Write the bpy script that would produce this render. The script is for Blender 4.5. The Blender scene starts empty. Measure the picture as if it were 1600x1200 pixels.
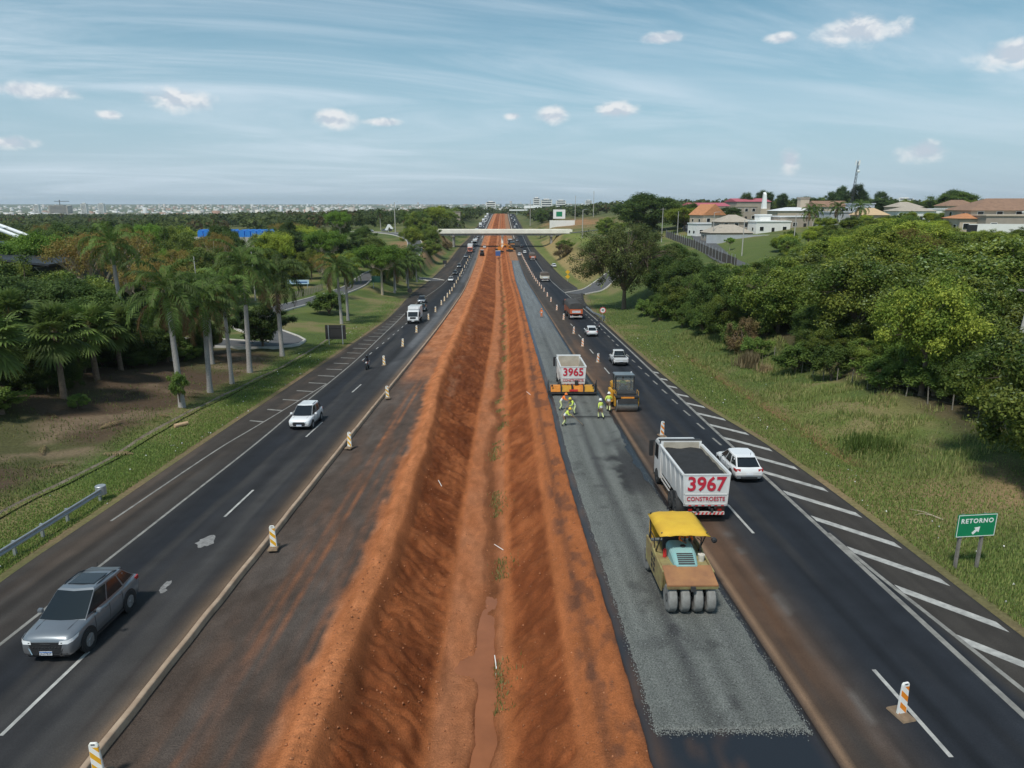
import bpy, bmesh, math, random
import numpy as np
from mathutils import Vector, Matrix, Euler
R = math.radians
scene = bpy.context.scene
COL = scene.collection

# ------------------------------------------------------------------ camera
PITCH, YAW, CAM_Z = 14.073, 0.672, 14.9
cam_data = bpy.data.cameras.new('camera')
cam_data.sensor_fit = 'HORIZONTAL'; cam_data.sensor_width = 36.0
cam_data.lens = 36.0 * 1109.0 / 1600.0
cam_data.clip_start = 0.5; cam_data.clip_end = 60000
cam = bpy.data.objects.new('camera', cam_data); COL.objects.link(cam)
cam.location = (0, 0, CAM_Z)
cam.rotation_euler = (R(90 - PITCH), 0, R(-YAW))
scene.camera = cam

# ------------------------------------------------------------------ sky and sun
SUN_EL, SUN_AZ = 58.0, -150.0          # degrees; azimuth measured from +Y towards +X
world = bpy.data.worlds.new('World'); scene.world = world; world.use_nodes = True
wn, wl = world.node_tree.nodes, world.node_tree.links
wn.clear()
def wnode(t, **k):
    n = wn.new(t)
    for a, b in k.items(): setattr(n, a, b)
    return n
def wmath(op, a, b=None, c=None):
    n = wn.new('ShaderNodeMath'); n.operation = op
    for i, x in enumerate((a, b, c)):
        if x is None: continue
        if isinstance(x, (int, float)): n.inputs[i].default_value = x
        else: wl.new(x, n.inputs[i])
    return n.outputs[0]
def wmix(fac, a, b):
    n = wn.new('ShaderNodeMix'); n.data_type = 'RGBA'
    for s, x in ((n.inputs[0], fac), (n.inputs[6], a), (n.inputs[7], b)):
        if isinstance(x, (int, float)): s.default_value = x
        elif isinstance(x, tuple): s.default_value = (*x, 1)
        else: wl.new(x, s)
    return n.outputs[2]
def wsmooth(x, lo, hi):
    n = wn.new('ShaderNodeMapRange'); n.interpolation_type = 'SMOOTHSTEP'
    wl.new(x, n.inputs[0]); n.inputs[1].default_value = lo; n.inputs[2].default_value = hi
    return n.outputs[0]
sky = wnode('ShaderNodeTexSky', sky_type='NISHITA', sun_disc=False, sun_elevation=R(SUN_EL), sun_rotation=R(SUN_AZ),
            altitude=600.0, air_density=1.0, dust_density=1.6, ozone_density=1.6)
tc = wnode('ShaderNodeTexCoord')
sep = wnode('ShaderNodeSeparateXYZ'); wl.new(tc.outputs['Generated'], sep.inputs[0])
dx, dy, dz = sep.outputs
AZ = wmath('ARCTAN2', dx, dy); EL = wmath('ARCSINE', dz)
# thin high cirrus on a flat layer
inv = wmath('DIVIDE', 1.0, wmath('MAXIMUM', wmath('ADD', dz, 0.10), 0.06))
comb = wnode('ShaderNodeCombineXYZ')
cx_, cy_ = wmath('MULTIPLY', dx, inv), wmath('MULTIPLY', dy, inv)
wl.new(wmath('ADD', wmath('MULTIPLY', cx_, 0.42), wmath('MULTIPLY', cy_, 0.25)), comb.inputs[0])
wl.new(wmath('SUBTRACT', wmath('MULTIPLY', cy_, 1.15), wmath('MULTIPLY', cx_, 0.45)), comb.inputs[1])
def wnoise(vec, scale, detail, rough, dist=0.0):
    n = wnode('ShaderNodeTexNoise'); wl.new(vec, n.inputs['Vector'])
    n.inputs['Scale'].default_value = scale; n.inputs['Detail'].default_value = detail
    n.inputs['Roughness'].default_value = rough; n.inputs['Distortion'].default_value = dist
    return n.outputs['Fac']
cir = wsmooth(wnoise(comb.outputs[0], 0.8, 7, 0.62, 1.3), 0.34, 0.76)
cir2 = wsmooth(wnoise(comb.outputs[0], 0.3, 3, 0.5, 0.8), 0.30, 0.66)
cirrus = wmath('MULTIPLY', wmath('ADD', wmath('MULTIPLY', cir, 0.95), 0.08), wmath('ADD', wmath('MULTIPLY', cir2, 0.90), 0.05))
hz = wsmooth(EL, 0.28, -0.02)
tint = wnode('ShaderNodeMix', data_type='RGBA', blend_type='MULTIPLY'); tint.inputs[0].default_value = 1.0
wl.new(sky.outputs[0], tint.inputs[6]); tint.inputs[7].default_value = (0.82, 1.26, 1.16, 1)
base = wmix(wmath('MULTIPLY', hz, 0.84), tint.outputs[2], (5.5, 6.8, 8.4))
base = wmix(cirrus, base, (8.2, 9.4, 10.5))
# small fair-weather cumulus: azimuth, elevation, half width, half height (degrees)
CLOUDS = [(-23.0,7.1,3.4,1.25),(-31.6,7.1,4.2,.8),(-12.6,6.3,2.7,1.15),(-9.2,6.1,2.4,.5),(3.7,6.7,1.9,1.1),(8.5,7.0,2.3,.95),
          (-33.5,3.9,2.4,.7),(24.8,11.3,4.6,1.5),(19.8,11.3,1.7,.55),(34.5,9.1,4.6,1.3),(38.5,8.2,4.4,1.9),(21.2,3.1,1.3,1.3),(29.6,3.5,2.3,1.1),
          (36.6,3.6,2.6,.8),(-27.5,5.9,1.4,.5),(0.6,6.6,1.1,.45),(11.6,11.7,2.4,.6),(-0.5,15.6,4.6,1.2)]
cn = wnode('ShaderNodeCombineXYZ'); wl.new(AZ, cn.inputs[0]); wl.new(EL, cn.inputs[1])
acc = None
for (a, e, wa, we) in CLOUDS:
    mp = wnode('ShaderNodeMapping', vector_type='POINT'); wl.new(cn.outputs[0], mp.inputs[0])
    mp.inputs['Location'].default_value = (-a/wa, -e/we, 0); mp.inputs['Scale'].default_value = (1/R(wa), 1/R(we), 1)
    gr = wnode('ShaderNodeTexGradient', gradient_type='SPHERICAL'); wl.new(mp.outputs[0], gr.inputs[0])
    acc = gr.outputs['Fac'] if acc is None else wmath('MAXIMUM', acc, gr.outputs['Fac'])
mp = wnode('ShaderNodeMapping', vector_type='POINT'); wl.new(cn.outputs[0], mp.inputs[0]); mp.inputs['Scale'].default_value = (1, 1.5, 1)
puff = wnoise(mp.outputs[0], 30.0, 6, 0.55, 0.3)
mp2 = wnode('ShaderNodeMapping', vector_type='POINT'); wl.new(mp.outputs[0], mp2.inputs[0]); mp2.inputs['Location'].default_value = (0, 0.012, 0)
puff_up = wnoise(mp2.outputs[0], 30.0, 3, 0.5, 0.3)
mask = wsmooth(wmath('ADD', wmath('MULTIPLY', acc, 1.5), wmath('MULTIPLY', wmath('SUBTRACT', puff, 0.5), 1.7)), 0.30, 1.15)
mask = wmath('MULTIPLY', wmath('MULTIPLY', mask, wsmooth(acc, 0.0, 0.25)), 0.92)
lit = wsmooth(wmath('SUBTRACT', puff, puff_up), -0.10, 0.10)
final = wmix(mask, base, wmix(lit, (6.4, 7.2, 8.2), (9.6, 9.8, 10.0)))
bg = wnode('ShaderNodeBackground'); bg.inputs[1].default_value = 0.072
wl.new(final, bg.inputs[0])
wo = wnode('ShaderNodeOutputWorld'); wl.new(bg.outputs[0], wo.inputs[0])
world.cycles.sampling_method = 'MANUAL'; world.cycles.sample_map_resolution = 512

sun_data = bpy.data.lights.new('sun', 'SUN'); sun_data.energy = 2.7; sun_data.angle = R(7.0); sun_data.color = (1.0, 0.95, 0.87)
sun = bpy.data.objects.new('sun', sun_data); COL.objects.link(sun)
_d = Vector((math.sin(R(SUN_AZ)) * math.cos(R(SUN_EL)), math.cos(R(SUN_AZ)) * math.cos(R(SUN_EL)), math.sin(R(SUN_EL))))
sun.rotation_euler = (-_d).to_track_quat('-Z', 'Y').to_euler()
sun.location = (-40, -20, 80)

scene.view_settings.view_transform = 'Standard'; scene.view_settings.look = 'None'
scene.view_settings.gamma = 1.0; scene.view_settings.use_curve_mapping = False
scene.view_settings.exposure = 0.30
scene.render.engine = 'CYCLES'
scene.cycles.use_denoising = True
scene.cycles.max_bounces = 6; scene.cycles.diffuse_bounces = 3; scene.cycles.glossy_bounces = 3
scene.cycles.transparent_max_bounces = 8; scene.cycles.volume_bounces = 1
scene.cycles.sample_clamp_indirect = 6.0

# ------------------------------------------------------------------ the lie of the land
def pchip(xs, ys):
    xs = np.array(xs, float); ys = np.array(ys, float); h = np.diff(xs); d = np.diff(ys) / h; m = np.zeros_like(ys)
    for i in range(1, len(xs) - 1):
        if d[i-1] * d[i] > 0:
            w1 = 2*h[i] + h[i-1]; w2 = h[i] + 2*h[i-1]; m[i] = (w1 + w2) / (w1/d[i-1] + w2/d[i])
    m[0] = d[0]; m[-1] = d[-1]
    def g(x):
        x = np.clip(x, xs[0], xs[-1]); i = np.clip(np.searchsorted(xs, x) - 1, 0, len(xs) - 2); t = (x - xs[i]) / h[i]
        return (2*t**3 - 3*t**2 + 1)*ys[i] + (t**3 - 2*t*t + t)*h[i]*m[i] + (-2*t**3 + 3*t*t)*ys[i+1] + (t**3 - t*t)*h[i]*m[i+1]
    return g
P = pchip([-80,0,16,35.5,46,69,128,156,209,244,280,319,389,414,600,860,955,1050,1200,1500,2500],
          [2.8,.55,0,-.95,-1.45,-2.55,-5.1,-6.25,-8.15,-8.95,-9.2,-9.1,-8.0,-7.45,-3,1.7,3.4,3.9,3.0,0,-6])   # highway grade
C = pchip([-80,0,46,128,180,244,319,414,900,2500], [0,0,.05,.6,.5,-.2,-.8,-1.6,-2.3,-2.3])                    # highway axis
def sst(t):
    t = np.clip(t, 0, 1); return t*t*(3 - 2*t)
NLY = pchip([-200,-80,30,60,85,110,170,230,300,380,450,900,1500,2600,3600,6000,9000,15000], [4,3.5,1.8,.3,-2.4,-3.4,-5.0,-4.2,-1,1,1,3,-2,-14,-18,0,34,60])
NRX = pchip([-50,30,45,62,120,200,500,1500,6000], [-1,-.3,.9,2.9,9.0,11,9,2,-10])
FRY = pchip([-200,400,900,1500,2600,3600,6000,9000,15000], [0,0,1.5,0,-8,-12,4,36,60])
def G(X, Y):                                                # natural ground, highway corridor cut into it
    X = np.asarray(X, float); Y = np.asarray(Y, float)
    s = X - C(Y); p = P(Y)
    wl_ = sst((-26.5 - s) / np.where(Y < 90, 16, 13)); nl = NLY(Y) - np.clip((-X - 70)*.025, 0, 9)
    wr_ = sst((s - 23.0) / 16); far = sst((Y - 500)/1500.)
    nr = NRX(X)*(1 - far) + FRY(Y)
    return p + wl_*(nl - p) + wr_*(nr - p)
def gz(x, y): return float(G(x, y))
def on_road(s, y, dz=0.0): return (s + float(C(y)), y, float(P(y)) + dz)
def road_pitch(y): return math.atan((float(P(y + 1)) - float(P(y - 1))) / 2)
def road_yaw(y): return -math.atan((float(C(y + 2)) - float(C(y - 2))) / 4)

def _hash(i, j, seed):
    n = (i.astype(np.int64)*374761393 + j.astype(np.int64)*668265263 + seed*1442695041) & 0x7fffffff
    n = ((n ^ (n >> 13)) * 1274126177) & 0x7fffffff
    return ((n ^ (n >> 16)) & 0xffff) / 65535.0
def vn(x, y, seed=0):
    x = np.asarray(x, float); y = np.asarray(y, float)
    xi = np.floor(x); yi = np.floor(y); fx = x - xi; fy = y - yi
    fx = fx*fx*(3 - 2*fx); fy = fy*fy*(3 - 2*fy)
    a = _hash(xi, yi, seed); b = _hash(xi+1, yi, seed); c = _hash(xi, yi+1, seed); d = _hash(xi+1, yi+1, seed)
    return a + (b-a)*fx + (c-a)*fy + (a-b-c+d)*fx*fy
def fbm(x, y, seed=0, o=4):
    r = 0; a = .5; t = 0
    for k in range(o):
        r = r + a*vn(x*2**k + 17.3*k, y*2**k - 9.1*k, seed + k); t += a; a *= .5
    return r / t

# ------------------------------------------------------------------ materials
MATS = {}
def M(name, col, rough=.6, metal=0.0, var=.12, scale=3.0, bump=0.0, coat=0.0, col2=None, emit=None, spec=.5, trans=0.0):
    if name in MATS: return MATS[name]
    m = bpy.data.materials.new(name); m.use_nodes = True; nt = m.node_tree; b = nt.nodes['Principled BSDF']
    b.inputs['Roughness'].default_value = rough; b.inputs['Metallic'].default_value = metal
    b.inputs['Specular IOR Level'].default_value = spec
    if coat: b.inputs['Coat Weight'].default_value = coat; b.inputs['Coat Roughness'].default_value = .08
    if var or col2:
        t = nt.nodes.new('ShaderNodeTexCoord'); n = nt.nodes.new('ShaderNodeTexNoise')
        nt.links.new(t.outputs['Object'], n.inputs['Vector']); n.inputs['Scale'].default_value = scale; n.inputs['Detail'].default_value = 5
        n.inputs['Roughness'].default_value = .65
        mr = nt.nodes.new('ShaderNodeMapRange'); nt.links.new(n.outputs['Fac'], mr.inputs[0]); mr.inputs[1].default_value = .3; mr.inputs[2].default_value = .7
        mx = nt.nodes.new('ShaderNodeMix'); mx.data_type = 'RGBA'; nt.links.new(mr.outputs[0], mx.inputs[0])
        c2 = col2 if col2 else tuple(c*(1-var) for c in col); c1 = col if col2 else tuple(min(1, c*(1+var)) for c in col)
        mx.inputs[6].default_value = (*c1, 1); mx.inputs[7].default_value = (*c2, 1)
        nt.links.new(mx.outputs[2], b.inputs['Base Color'])
        if bump:
            bp = nt.nodes.new('ShaderNodeBump'); bp.inputs['Strength'].default_value = bump; bp.inputs['Distance'].default_value = .02
            nt.links.new(n.outputs['Fac'], bp.inputs['Height']); nt.links.new(bp.outputs[0], b.inputs['Normal'])
    else: b.inputs['Base Color'].default_value = (*col, 1)
    if trans: b.inputs['Transmission Weight'].default_value = trans
    MATS[name] = m; return m
def MV(name, rough=.9, grain=.25, gscale=30.0, bump=.3, bdist=.02, spec=.3, obj_rand=0.0, sheen=0.0, transl=0.0):
    """colour comes from the mesh's own 'Col' attribute (soil, paint, dust, leaf colours); grain and relief are procedural"""
    if name in MATS: return MATS[name]
    m = bpy.data.materials.new(name); m.use_nodes = True; nt = m.node_tree; L = nt.links; b = nt.nodes['Principled BSDF']
    b.inputs['Roughness'].default_value = rough; b.inputs['Specular IOR Level'].default_value = spec
    a = nt.nodes.new('ShaderNodeAttribute'); a.attribute_name = 'Col'
    col = a.outputs['Color']
    if grain:
        t = nt.nodes.new('ShaderNodeNewGeometry'); n = nt.nodes.new('ShaderNodeTexNoise'); L.new(t.outputs['Position'], n.inputs['Vector'])
        n.inputs['Scale'].default_value = gscale; n.inputs['Detail'].default_value = 4; n.inputs['Roughness'].default_value = .75
        mr = nt.nodes.new('ShaderNodeMapRange'); L.new(n.outputs['Fac'], mr.inputs[0]); mr.inputs[1].default_value = .25; mr.inputs[2].default_value = .75
        mr.inputs[3].default_value = 1 - grain; mr.inputs[4].default_value = 1 + grain
        mx = nt.nodes.new('ShaderNodeVectorMath'); mx.operation = 'SCALE'; L.new(col, mx.inputs[0]); L.new(mr.outputs[0], mx.inputs['Scale'])
        col = mx.outputs[0]
        if bump:
            bp = nt.nodes.new('ShaderNodeBump'); bp.inputs['Strength'].default_value = bump; bp.inputs['Distance'].default_value = bdist
            L.new(n.outputs['Fac'], bp.inputs['Height']); L.new(bp.outputs[0], b.inputs['Normal'])
    if obj_rand:
        oi = nt.nodes.new('ShaderNodeObjectInfo'); mr = nt.nodes.new('ShaderNodeMapRange'); L.new(oi.outputs['Random'], mr.inputs[0])
        mr.inputs[3].default_value = 1 - obj_rand; mr.inputs[4].default_value = 1 + obj_rand
        mx = nt.nodes.new('ShaderNodeVectorMath'); mx.operation = 'SCALE'; L.new(col, mx.inputs[0]); L.new(mr.outputs[0], mx.inputs['Scale']); col = mx.outputs[0]
    L.new(col, b.inputs['Base Color'])
    if transl:
        tr = nt.nodes.new('ShaderNodeBsdfTranslucent'); L.new(col, tr.inputs[0]); ms = nt.nodes.new('ShaderNodeMixShader'); ms.inputs[0].default_value = transl
        L.new(b.outputs[0], ms.inputs[1]); L.new(tr.outputs[0], ms.inputs[2]); L.new(ms.outputs[0], nt.nodes['Material Output'].inputs[0])
    MATS[name] = m; return m

# ------------------------------------------------------------------ object helpers
def link(o, parent=None):
    COL.objects.link(o)
    if parent is not None: o.parent = parent
    return o
def tag(o, label=None, cat=None, group=None, kind=None):
    for k, v in (('label', label), ('category', cat), ('group', group), ('kind', kind)):
        if v is not None: o[k] = v
    return o
def thing(name, label, cat, loc=(0,0,0), rot=(0,0,0), group=None):
    o = bpy.data.objects.new(name, None); o.empty_display_size = .3; link(o)
    o.location = loc; o.rotation_euler = rot
    return tag(o, label, cat, group)
def copy_tree(o, parent=None):
    c = o.copy(); COL.objects.link(c); c.parent = parent
    for ch in list(o.children): copy_tree(ch, c)
    return c
def mesh_np(name, verts, faces, mat=None, cols=None, smooth=False, colname='Col'):
    me = bpy.data.meshes.new(name)
    verts = np.asarray(verts, np.float32); faces = np.asarray(faces, np.int32)
    nf, k = faces.shape
    me.vertices.add(len(verts)); me.vertices.foreach_set('co', verts.ravel())
    me.loops.add(nf*k); me.loops.foreach_set('vertex_index', faces.ravel())
    me.polygons.add(nf); me.polygons.foreach_set('loop_start', np.arange(0, nf*k, k, dtype=np.int32))
    try: me.polygons.foreach_set('loop_total', np.full(nf, k, np.int32))
    except Exception: pass
    me.update(calc_edges=True)
    if cols is not None:
        a = me.attributes.new(colname, 'FLOAT_COLOR', 'POINT'); c = np.ones((len(verts), 4), np.float32); c[:, :3] = cols; a.data.foreach_set('color', c.ravel())
    if smooth: me.polygons.foreach_set('use_smooth', np.ones(nf, bool))
    if mat: me.materials.append(mat)
    me.validate()
    return me
def grid_faces(nr, nc):
    i = np.arange(nr-1)[:, None]*nc + np.arange(nc-1)[None, :]
    return np.stack([i, i+1, i+nc+1, i+nc], -1).reshape(-1, 4)

class MB:
    """collects shapes; build() links them as ONE mesh object"""
    def __init__(self): self.v = []; self.f = []
    def add(self, vs, fs):
        o = len(self.v); self.v += [tuple(p) for p in vs]; self.f += [tuple(i + o for i in q) for q in fs]; return self
    def box(self, x0, x1, y0, y1, z0, z1):
        return self.add([(x0,y0,z0),(x1,y0,z0),(x1,y1,z0),(x0,y1,z0),(x0,y0,z1),(x1,y0,z1),(x1,y1,z1),(x0,y1,z1)],
                        [(0,3,2,1),(4,5,6,7),(0,1,5,4),(1,2,6,5),(2,3,7,6),(3,0,4,7)])
    def hexa(self, lo, hi):                       # two quads (lists of 4 points), bottom and top
        return self.add(list(lo) + list(hi), [(0,3,2,1),(4,5,6,7),(0,1,5,4),(1,2,6,5),(2,3,7,6),(3,0,4,7)])
    def cyl(self, p0, p1, r0, r1=None, n=10, cap=True):
        r1 = r0 if r1 is None else r1; p0 = Vector(p0); p1 = Vector(p1); d = (p1 - p0).normalized()
        a = d.orthogonal().normalized(); b = d.cross(a); vs = []
        for p, r in ((p0, r0), (p1, r1)):
            for k in range(n):
                t = 2*math.pi*k/n; vs.append(p + (a*math.cos(t) + b*math.sin(t))*r)
        fs = [(k, (k+1) % n, n + (k+1) % n, n + k) for k in range(n)]
        if cap: fs += [tuple(reversed(range(n))), tuple(range(n, 2*n))]
        return self.add(vs, fs)
    def tube(self, pts, rs, n=6):
        pts = [Vector(p) for p in pts]
        if isinstance(rs, (int, float)): rs = [rs]*len(pts)
        vs = []; a = None
        for i, p in enumerate(pts):
            d = (pts[min(i+1, len(pts)-1)] - pts[max(i-1, 0)]).normalized()
            a = d.orthogonal().normalized() if a is None else (a - d*a.dot(d)).normalized()
            b = d.cross(a)
            for k in range(n):
                t = 2*math.pi*k/n; vs.append(p + (a*math.cos(t) + b*math.sin(t))*rs[i])
        fs = [(i*n + k, i*n + (k+1) % n, (i+1)*n + (k+1) % n, (i+1)*n + k) for i in range(len(pts)-1) for k in range(n)]
        fs += [tuple(reversed(range(n))), tuple(range((len(pts)-1)*n, len(pts)*n))]
        return self.add(vs, fs)
    def prism(self, poly, x0, x1):                # polygon in (y, z), extruded along x
        n = len(poly); vs = [(x0, y, z) for y, z in poly] + [(x1, y, z) for y, z in poly]
        return self.add(vs, [(k, (k+1) % n, n + (k+1) % n, n + k) for k in range(n)] + [tuple(reversed(range(n))), tuple(range(n, 2*n))])
    def lathe(self, prof, c=(0,0,0), axis='z', n=16):
        vs = []
        for r, h in prof:
            for k in range(n):
                t = 2*math.pi*k/n; a, b = r*math.cos(t), r*math.sin(t)
                p = (a, b, h) if axis == 'z' else ((h, a, b) if axis == 'x' else (a, h, b))
                vs.append((p[0]+c[0], p[1]+c[1], p[2]+c[2]))
        fs = [(i*n+k, i*n+(k+1) % n, (i+1)*n+(k+1) % n, (i+1)*n+k) for i in range(len(prof)-1) for k in range(n)]
        fs += [tuple(reversed(range(n))), tuple(range((len(prof)-1)*n, len(prof)*n))]
        return self.add(vs, fs)
    def loft(self, secs, close=True, caps=True):  # list of rings with equal point counts
        n = len(secs[0]); vs = [p for s in secs for p in s]; m = n if close else n-1
        fs = [(i*n+k, i*n+(k+1) % n, (i+1)*n+(k+1) % n, (i+1)*n+k) for i in range(len(secs)-1) for k in range(m)]
        if caps: fs += [tuple(reversed(range(n))), tuple(range((len(secs)-1)*n, len(secs)*n))]
        return self.add(vs, fs)
    def quad(self, a, b, c, d): return self.add([a, b, c, d], [(0,1,2,3)])
    def mesh(self, name, mat=None, bevel=0, seg=2, smooth=None):
        me = bpy.data.meshes.new(name); me.from_pydata(self.v, [], self.f)
        bm = bmesh.new(); bm.from_mesh(me); bmesh.ops.recalc_face_normals(bm, faces=bm.faces)
        if bevel:
            es = [e for e in bm.edges if len(e.link_faces) == 2 and e.calc_face_angle(0) > R(35)]
            bmesh.ops.bevel(bm, geom=es, offset=bevel, segments=seg, affect='EDGES', clamp_overlap=True)
        bm.to_mesh(me); bm.free()
        if smooth is not None:
            me.polygons.foreach_set('use_smooth', np.ones(len(me.polygons), bool)); me.set_sharp_from_angle(angle=R(smooth))
        if mat: me.materials.append(mat)
        return me
    def build(self, name, mat, parent=None, bevel=0, seg=2, smooth=None):
        return link(bpy.data.objects.new(name, self.mesh(name, mat, bevel, seg, smooth)), parent)
def box(name, mat, parent, x0, x1, y0, y1, z0, z1, bevel=0.0):
    return MB().box(x0, x1, y0, y1, z0, z1).build(name, mat, parent, bevel)
def obj(name, me, parent=None, loc=None, rot=None):
    o = link(bpy.data.objects.new(name, me), parent)
    if loc is not None: o.location = loc
    if rot is not None: o.rotation_euler = rot
    return o
def lettering(name, text, size, mat, parent, loc, rot, bold=0.0, sx=1.0, extrude=.004, align='CENTER', space=1.0):
    cu = bpy.data.curves.new(name, 'FONT'); cu.body = text; cu.size = size; cu.align_x = align; cu.align_y = 'CENTER'
    cu.offset = bold; cu.extrude = extrude; cu.space_character = space; cu.resolution_u = 3
    t = bpy.data.objects.new(name, cu); COL.objects.link(t); dg = bpy.context.evaluated_depsgraph_get()
    me = bpy.data.meshes.new_from_object(t.evaluated_get(dg)); bpy.data.objects.remove(t); me.materials.clear(); me.materials.append(mat)
    o = obj(name, me, parent, loc, rot); o.scale = (sx, 1, 1); return o

# ------------------------------------------------------------------ ground
def mixc(a, b, t): return a*(1 - t[..., None]) + np.asarray(b, float)*t[..., None]
PER = pchip([-40,22,35,47,63,90,127,160,200,240,320,414,500,1200], [19,18.8,18.9,18.6,17.2,16.8,17.0,18.0,21.0,20.6,20.3,18.6,18,18])
PEL = pchip([-40,20,30,120,195,240,414,500,1200], [-21,-20.9,-21.4,-21.7,-24.6,-24.2,-23,-21,-20])
AGL = pchip([-40,17,45,60,120,200,330], [4.45,4.45,4.25,4.4,4.0,4.2,4.9])
AGR = pchip([-40,17,45,60,85,122,230,330,1200], [8.9,8.9,8.7,8.75,8.2,7.7,7.3,7.4,7.4])
CREST = pchip([-40,16,45,85,205,350,1200], [-5.45,-5.35,-5.5,-7.2,-8.0,-7.4,-7.4])
DEPTH = pchip([-40,200,330,375,400,1200], [1.9,1.9,1.7,.7,.15,.15])
ACCESS = [  # side roads: centre line points (x, y), width
    ('access_road', [(-21.5,233),(-26,240),(-33,238),(-38.5,222),(-38.8,200),(-38.2,180),(-40.5,158),(-43,140),(-43.5,124),(-40,111),(-34,103.5),(-30.5,99),(-31.5,95),(-37,93.5),(-46,95),(-58,98)], 4.6),
    ('ramp_road', [(-38.6,210),(-36,240),(-35.5,268),(-37,300),(-41,328),(-50,358),(-62,385),(-82,412),(-120,430)], 6.0),
    ('bridge_road', [(-62,385),(-52,402),(-40,409)], 8.0),
    ('exit_road', [(18.5,186),(24,196),(30,204),(40,208),(60,206)], 5.5),
    ('bridge_approach', [(36,409),(60,409),(95,404),(160,395),(260,400)], 8.0),
    ('street', [(53,160),(56,185),(62,215),(68,245),(74,275),(80,310),(88,345)], 6.0)]
def smooth_line(pts, step=2.0):
    pts = [Vector((*p, 0)) for p in pts]; out = []
    for i in range(len(pts)-1):
        p0 = pts[max(i-1, 0)]; p1 = pts[i]; p2 = pts[i+1]; p3 = pts[min(i+2, len(pts)-1)]
        n = max(2, int((p2-p1).length/step))
        for k in range(n):
            t = k/n
            out.append(.5*((2*p1) + (-p0+p2)*t + (2*p0-5*p1+4*p2-p3)*t*t + (-p0+3*p1-3*p2+p3)*t**3))
    out.append(pts[-1]); return [(v.x, v.y) for v in out]
LINES = {n: (smooth_line(p), w) for n, p, w in ACCESS}
_all = np.concatenate([np.array(l) for l, w in LINES.values()])
def near_access(x, y, d): return bool(((_all[:, 0]-x)**2 + (_all[:, 1]-y)**2 < d*d).any())

def axis(dense0, dense1, step, out, grow=1.18):
    a = list(np.arange(dense0, dense1 + 1e-6, step)); st = step; x = dense1
    while x < out: st *= grow; x += st; a.append(x)
    st = step; x = dense0; b = []
    while x > -out: st *= grow; x -= st; b.append(x)
    return np.array(b[::-1] + a)
gs = axis(-62, 62, 1.0, 14000)
gy = np.concatenate([np.arange(-40, 130, 1.0), np.arange(130, 260, 2.0), np.arange(260, 460, 4.0)])
st = 5.0; y = 460.0; ext = []
while y < 15000: ext.append(y); st *= 1.06; y += st
gy = np.concatenate([gy, ext])
S, Yg = np.meshgrid(gs, gy); Xg = S + C(Yg)
Z = G(Xg, Yg)
n1 = fbm(Xg/9, Yg/9, 3, 4); n2 = fbm(Xg/2.3, Yg/2.3, 8, 3); n3 = fbm(Xg/40, Yg/40, 21, 3)
off = sst((-22 - S)/8) + sst((S - 20)/6)
Z = Z + off*((n1-.5)*.9 + (n2-.5)*.28)*np.where(np.abs(S) < 400, 1, 2)
Z = Z + sst((S-23.5)/2)*sst((36-S)/4)*sst((Yg-38)/6)*sst((120-Yg)/20)*(fbm(Xg/3.5, Yg/3.5, 66, 3)-.45)*1.1
Z = Z - .55*np.exp(-((S-22.9)/.9)**2)*sst((Yg-40)/5)*sst((100-Yg)/14)
Z = Z + np.where(np.hypot(Xg, Yg) > 900, (n3-.5)*10*sst((np.hypot(Xg, Yg)-900)/2000), 0)
per, pel = PER(Yg), PEL(Yg)
inside = (S > pel + .5) & (S < per - .5)
Z = np.where(inside, P(Yg) - .35, Z)
Z = np.where((S > -10.4) & (S < 3.6), P(Yg) - 4.0, Z)
for nm, (ln, w) in LINES.items():                      # press the side roads into the ground
    a = np.array(ln); zz = G(a[:, 0], a[:, 1])
    sel = np.argwhere((Xg > a[:, 0].min()-9) & (Xg < a[:, 0].max()+9) & (Yg > a[:, 1].min()-9) & (Yg < a[:, 1].max()+9))
    for i, j in sel:
        if inside[i, j]: continue
        d2 = (a[:, 0]-Xg[i, j])**2 + (a[:, 1]-Yg[i, j])**2; k = int(d2.argmin()); d = math.sqrt(d2[k])
        if d < w/2 + 5: t = float(sst((d - w/2 - .6)/4.4)); Z[i, j] = (zz[k]-.12)*(1-t) + Z[i, j]*t
grass = np.array([.078,.108,.030]); colr = np.zeros(Z.shape + (3,)) + grass
colr = mixc(colr, [.125,.150,.042], sst((n1-.45)*5))
colr = mixc(colr, [.20,.155,.080], sst((n2*.5+n1*.5-.52)*8)*.7)                   # dry patches
leftbank = sst((-26.8-S)/2.5)*sst((96-Yg)/10)*sst((Yg+60)/20)
colr = mixc(colr, [.085,.058,.038], leftbank*(.55+.45*sst((n1-.33)*5)))
colr = mixc(colr, [.20,.145,.095], leftbank*sst((n2-.60)*9)*sst((-S-26)/2)*sst((38+S)/6)*.8)
edge = np.exp(-((S-pel+.5)/.7)**2) + np.exp(-((S-per-.5)/.6)**2)
colr = mixc(colr, [.20,.135,.085], np.clip(edge*(.4+n2), 0, 1)*.85)                 # bare strip along the asphalt
tan = np.exp(-((S-26)/7.0)**2)*np.exp(-((Yg-37)/4.2)**2)
colr = mixc(colr, [.26,.185,.10], np.clip(tan*(.3+1.3*n2), 0, 1))
colr = mixc(colr, [.20,.10,.055], np.exp(-((S-22.9)/.8)**2)*sst((Yg-40)/5)*sst((100-Yg)/14)*.8)
slopeR = sst((S-23.5)/2)*sst((46-S)/8)*sst((Yg-205)/30)*sst((470-Yg)/60)
colr = mixc(colr, [.33,.235,.105], slopeR*sst((36-S)/6)*(.55+.45*n2)); colr = mixc(colr, [.16,.19,.04], slopeR*sst((S-33)/5)*.8)
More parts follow.
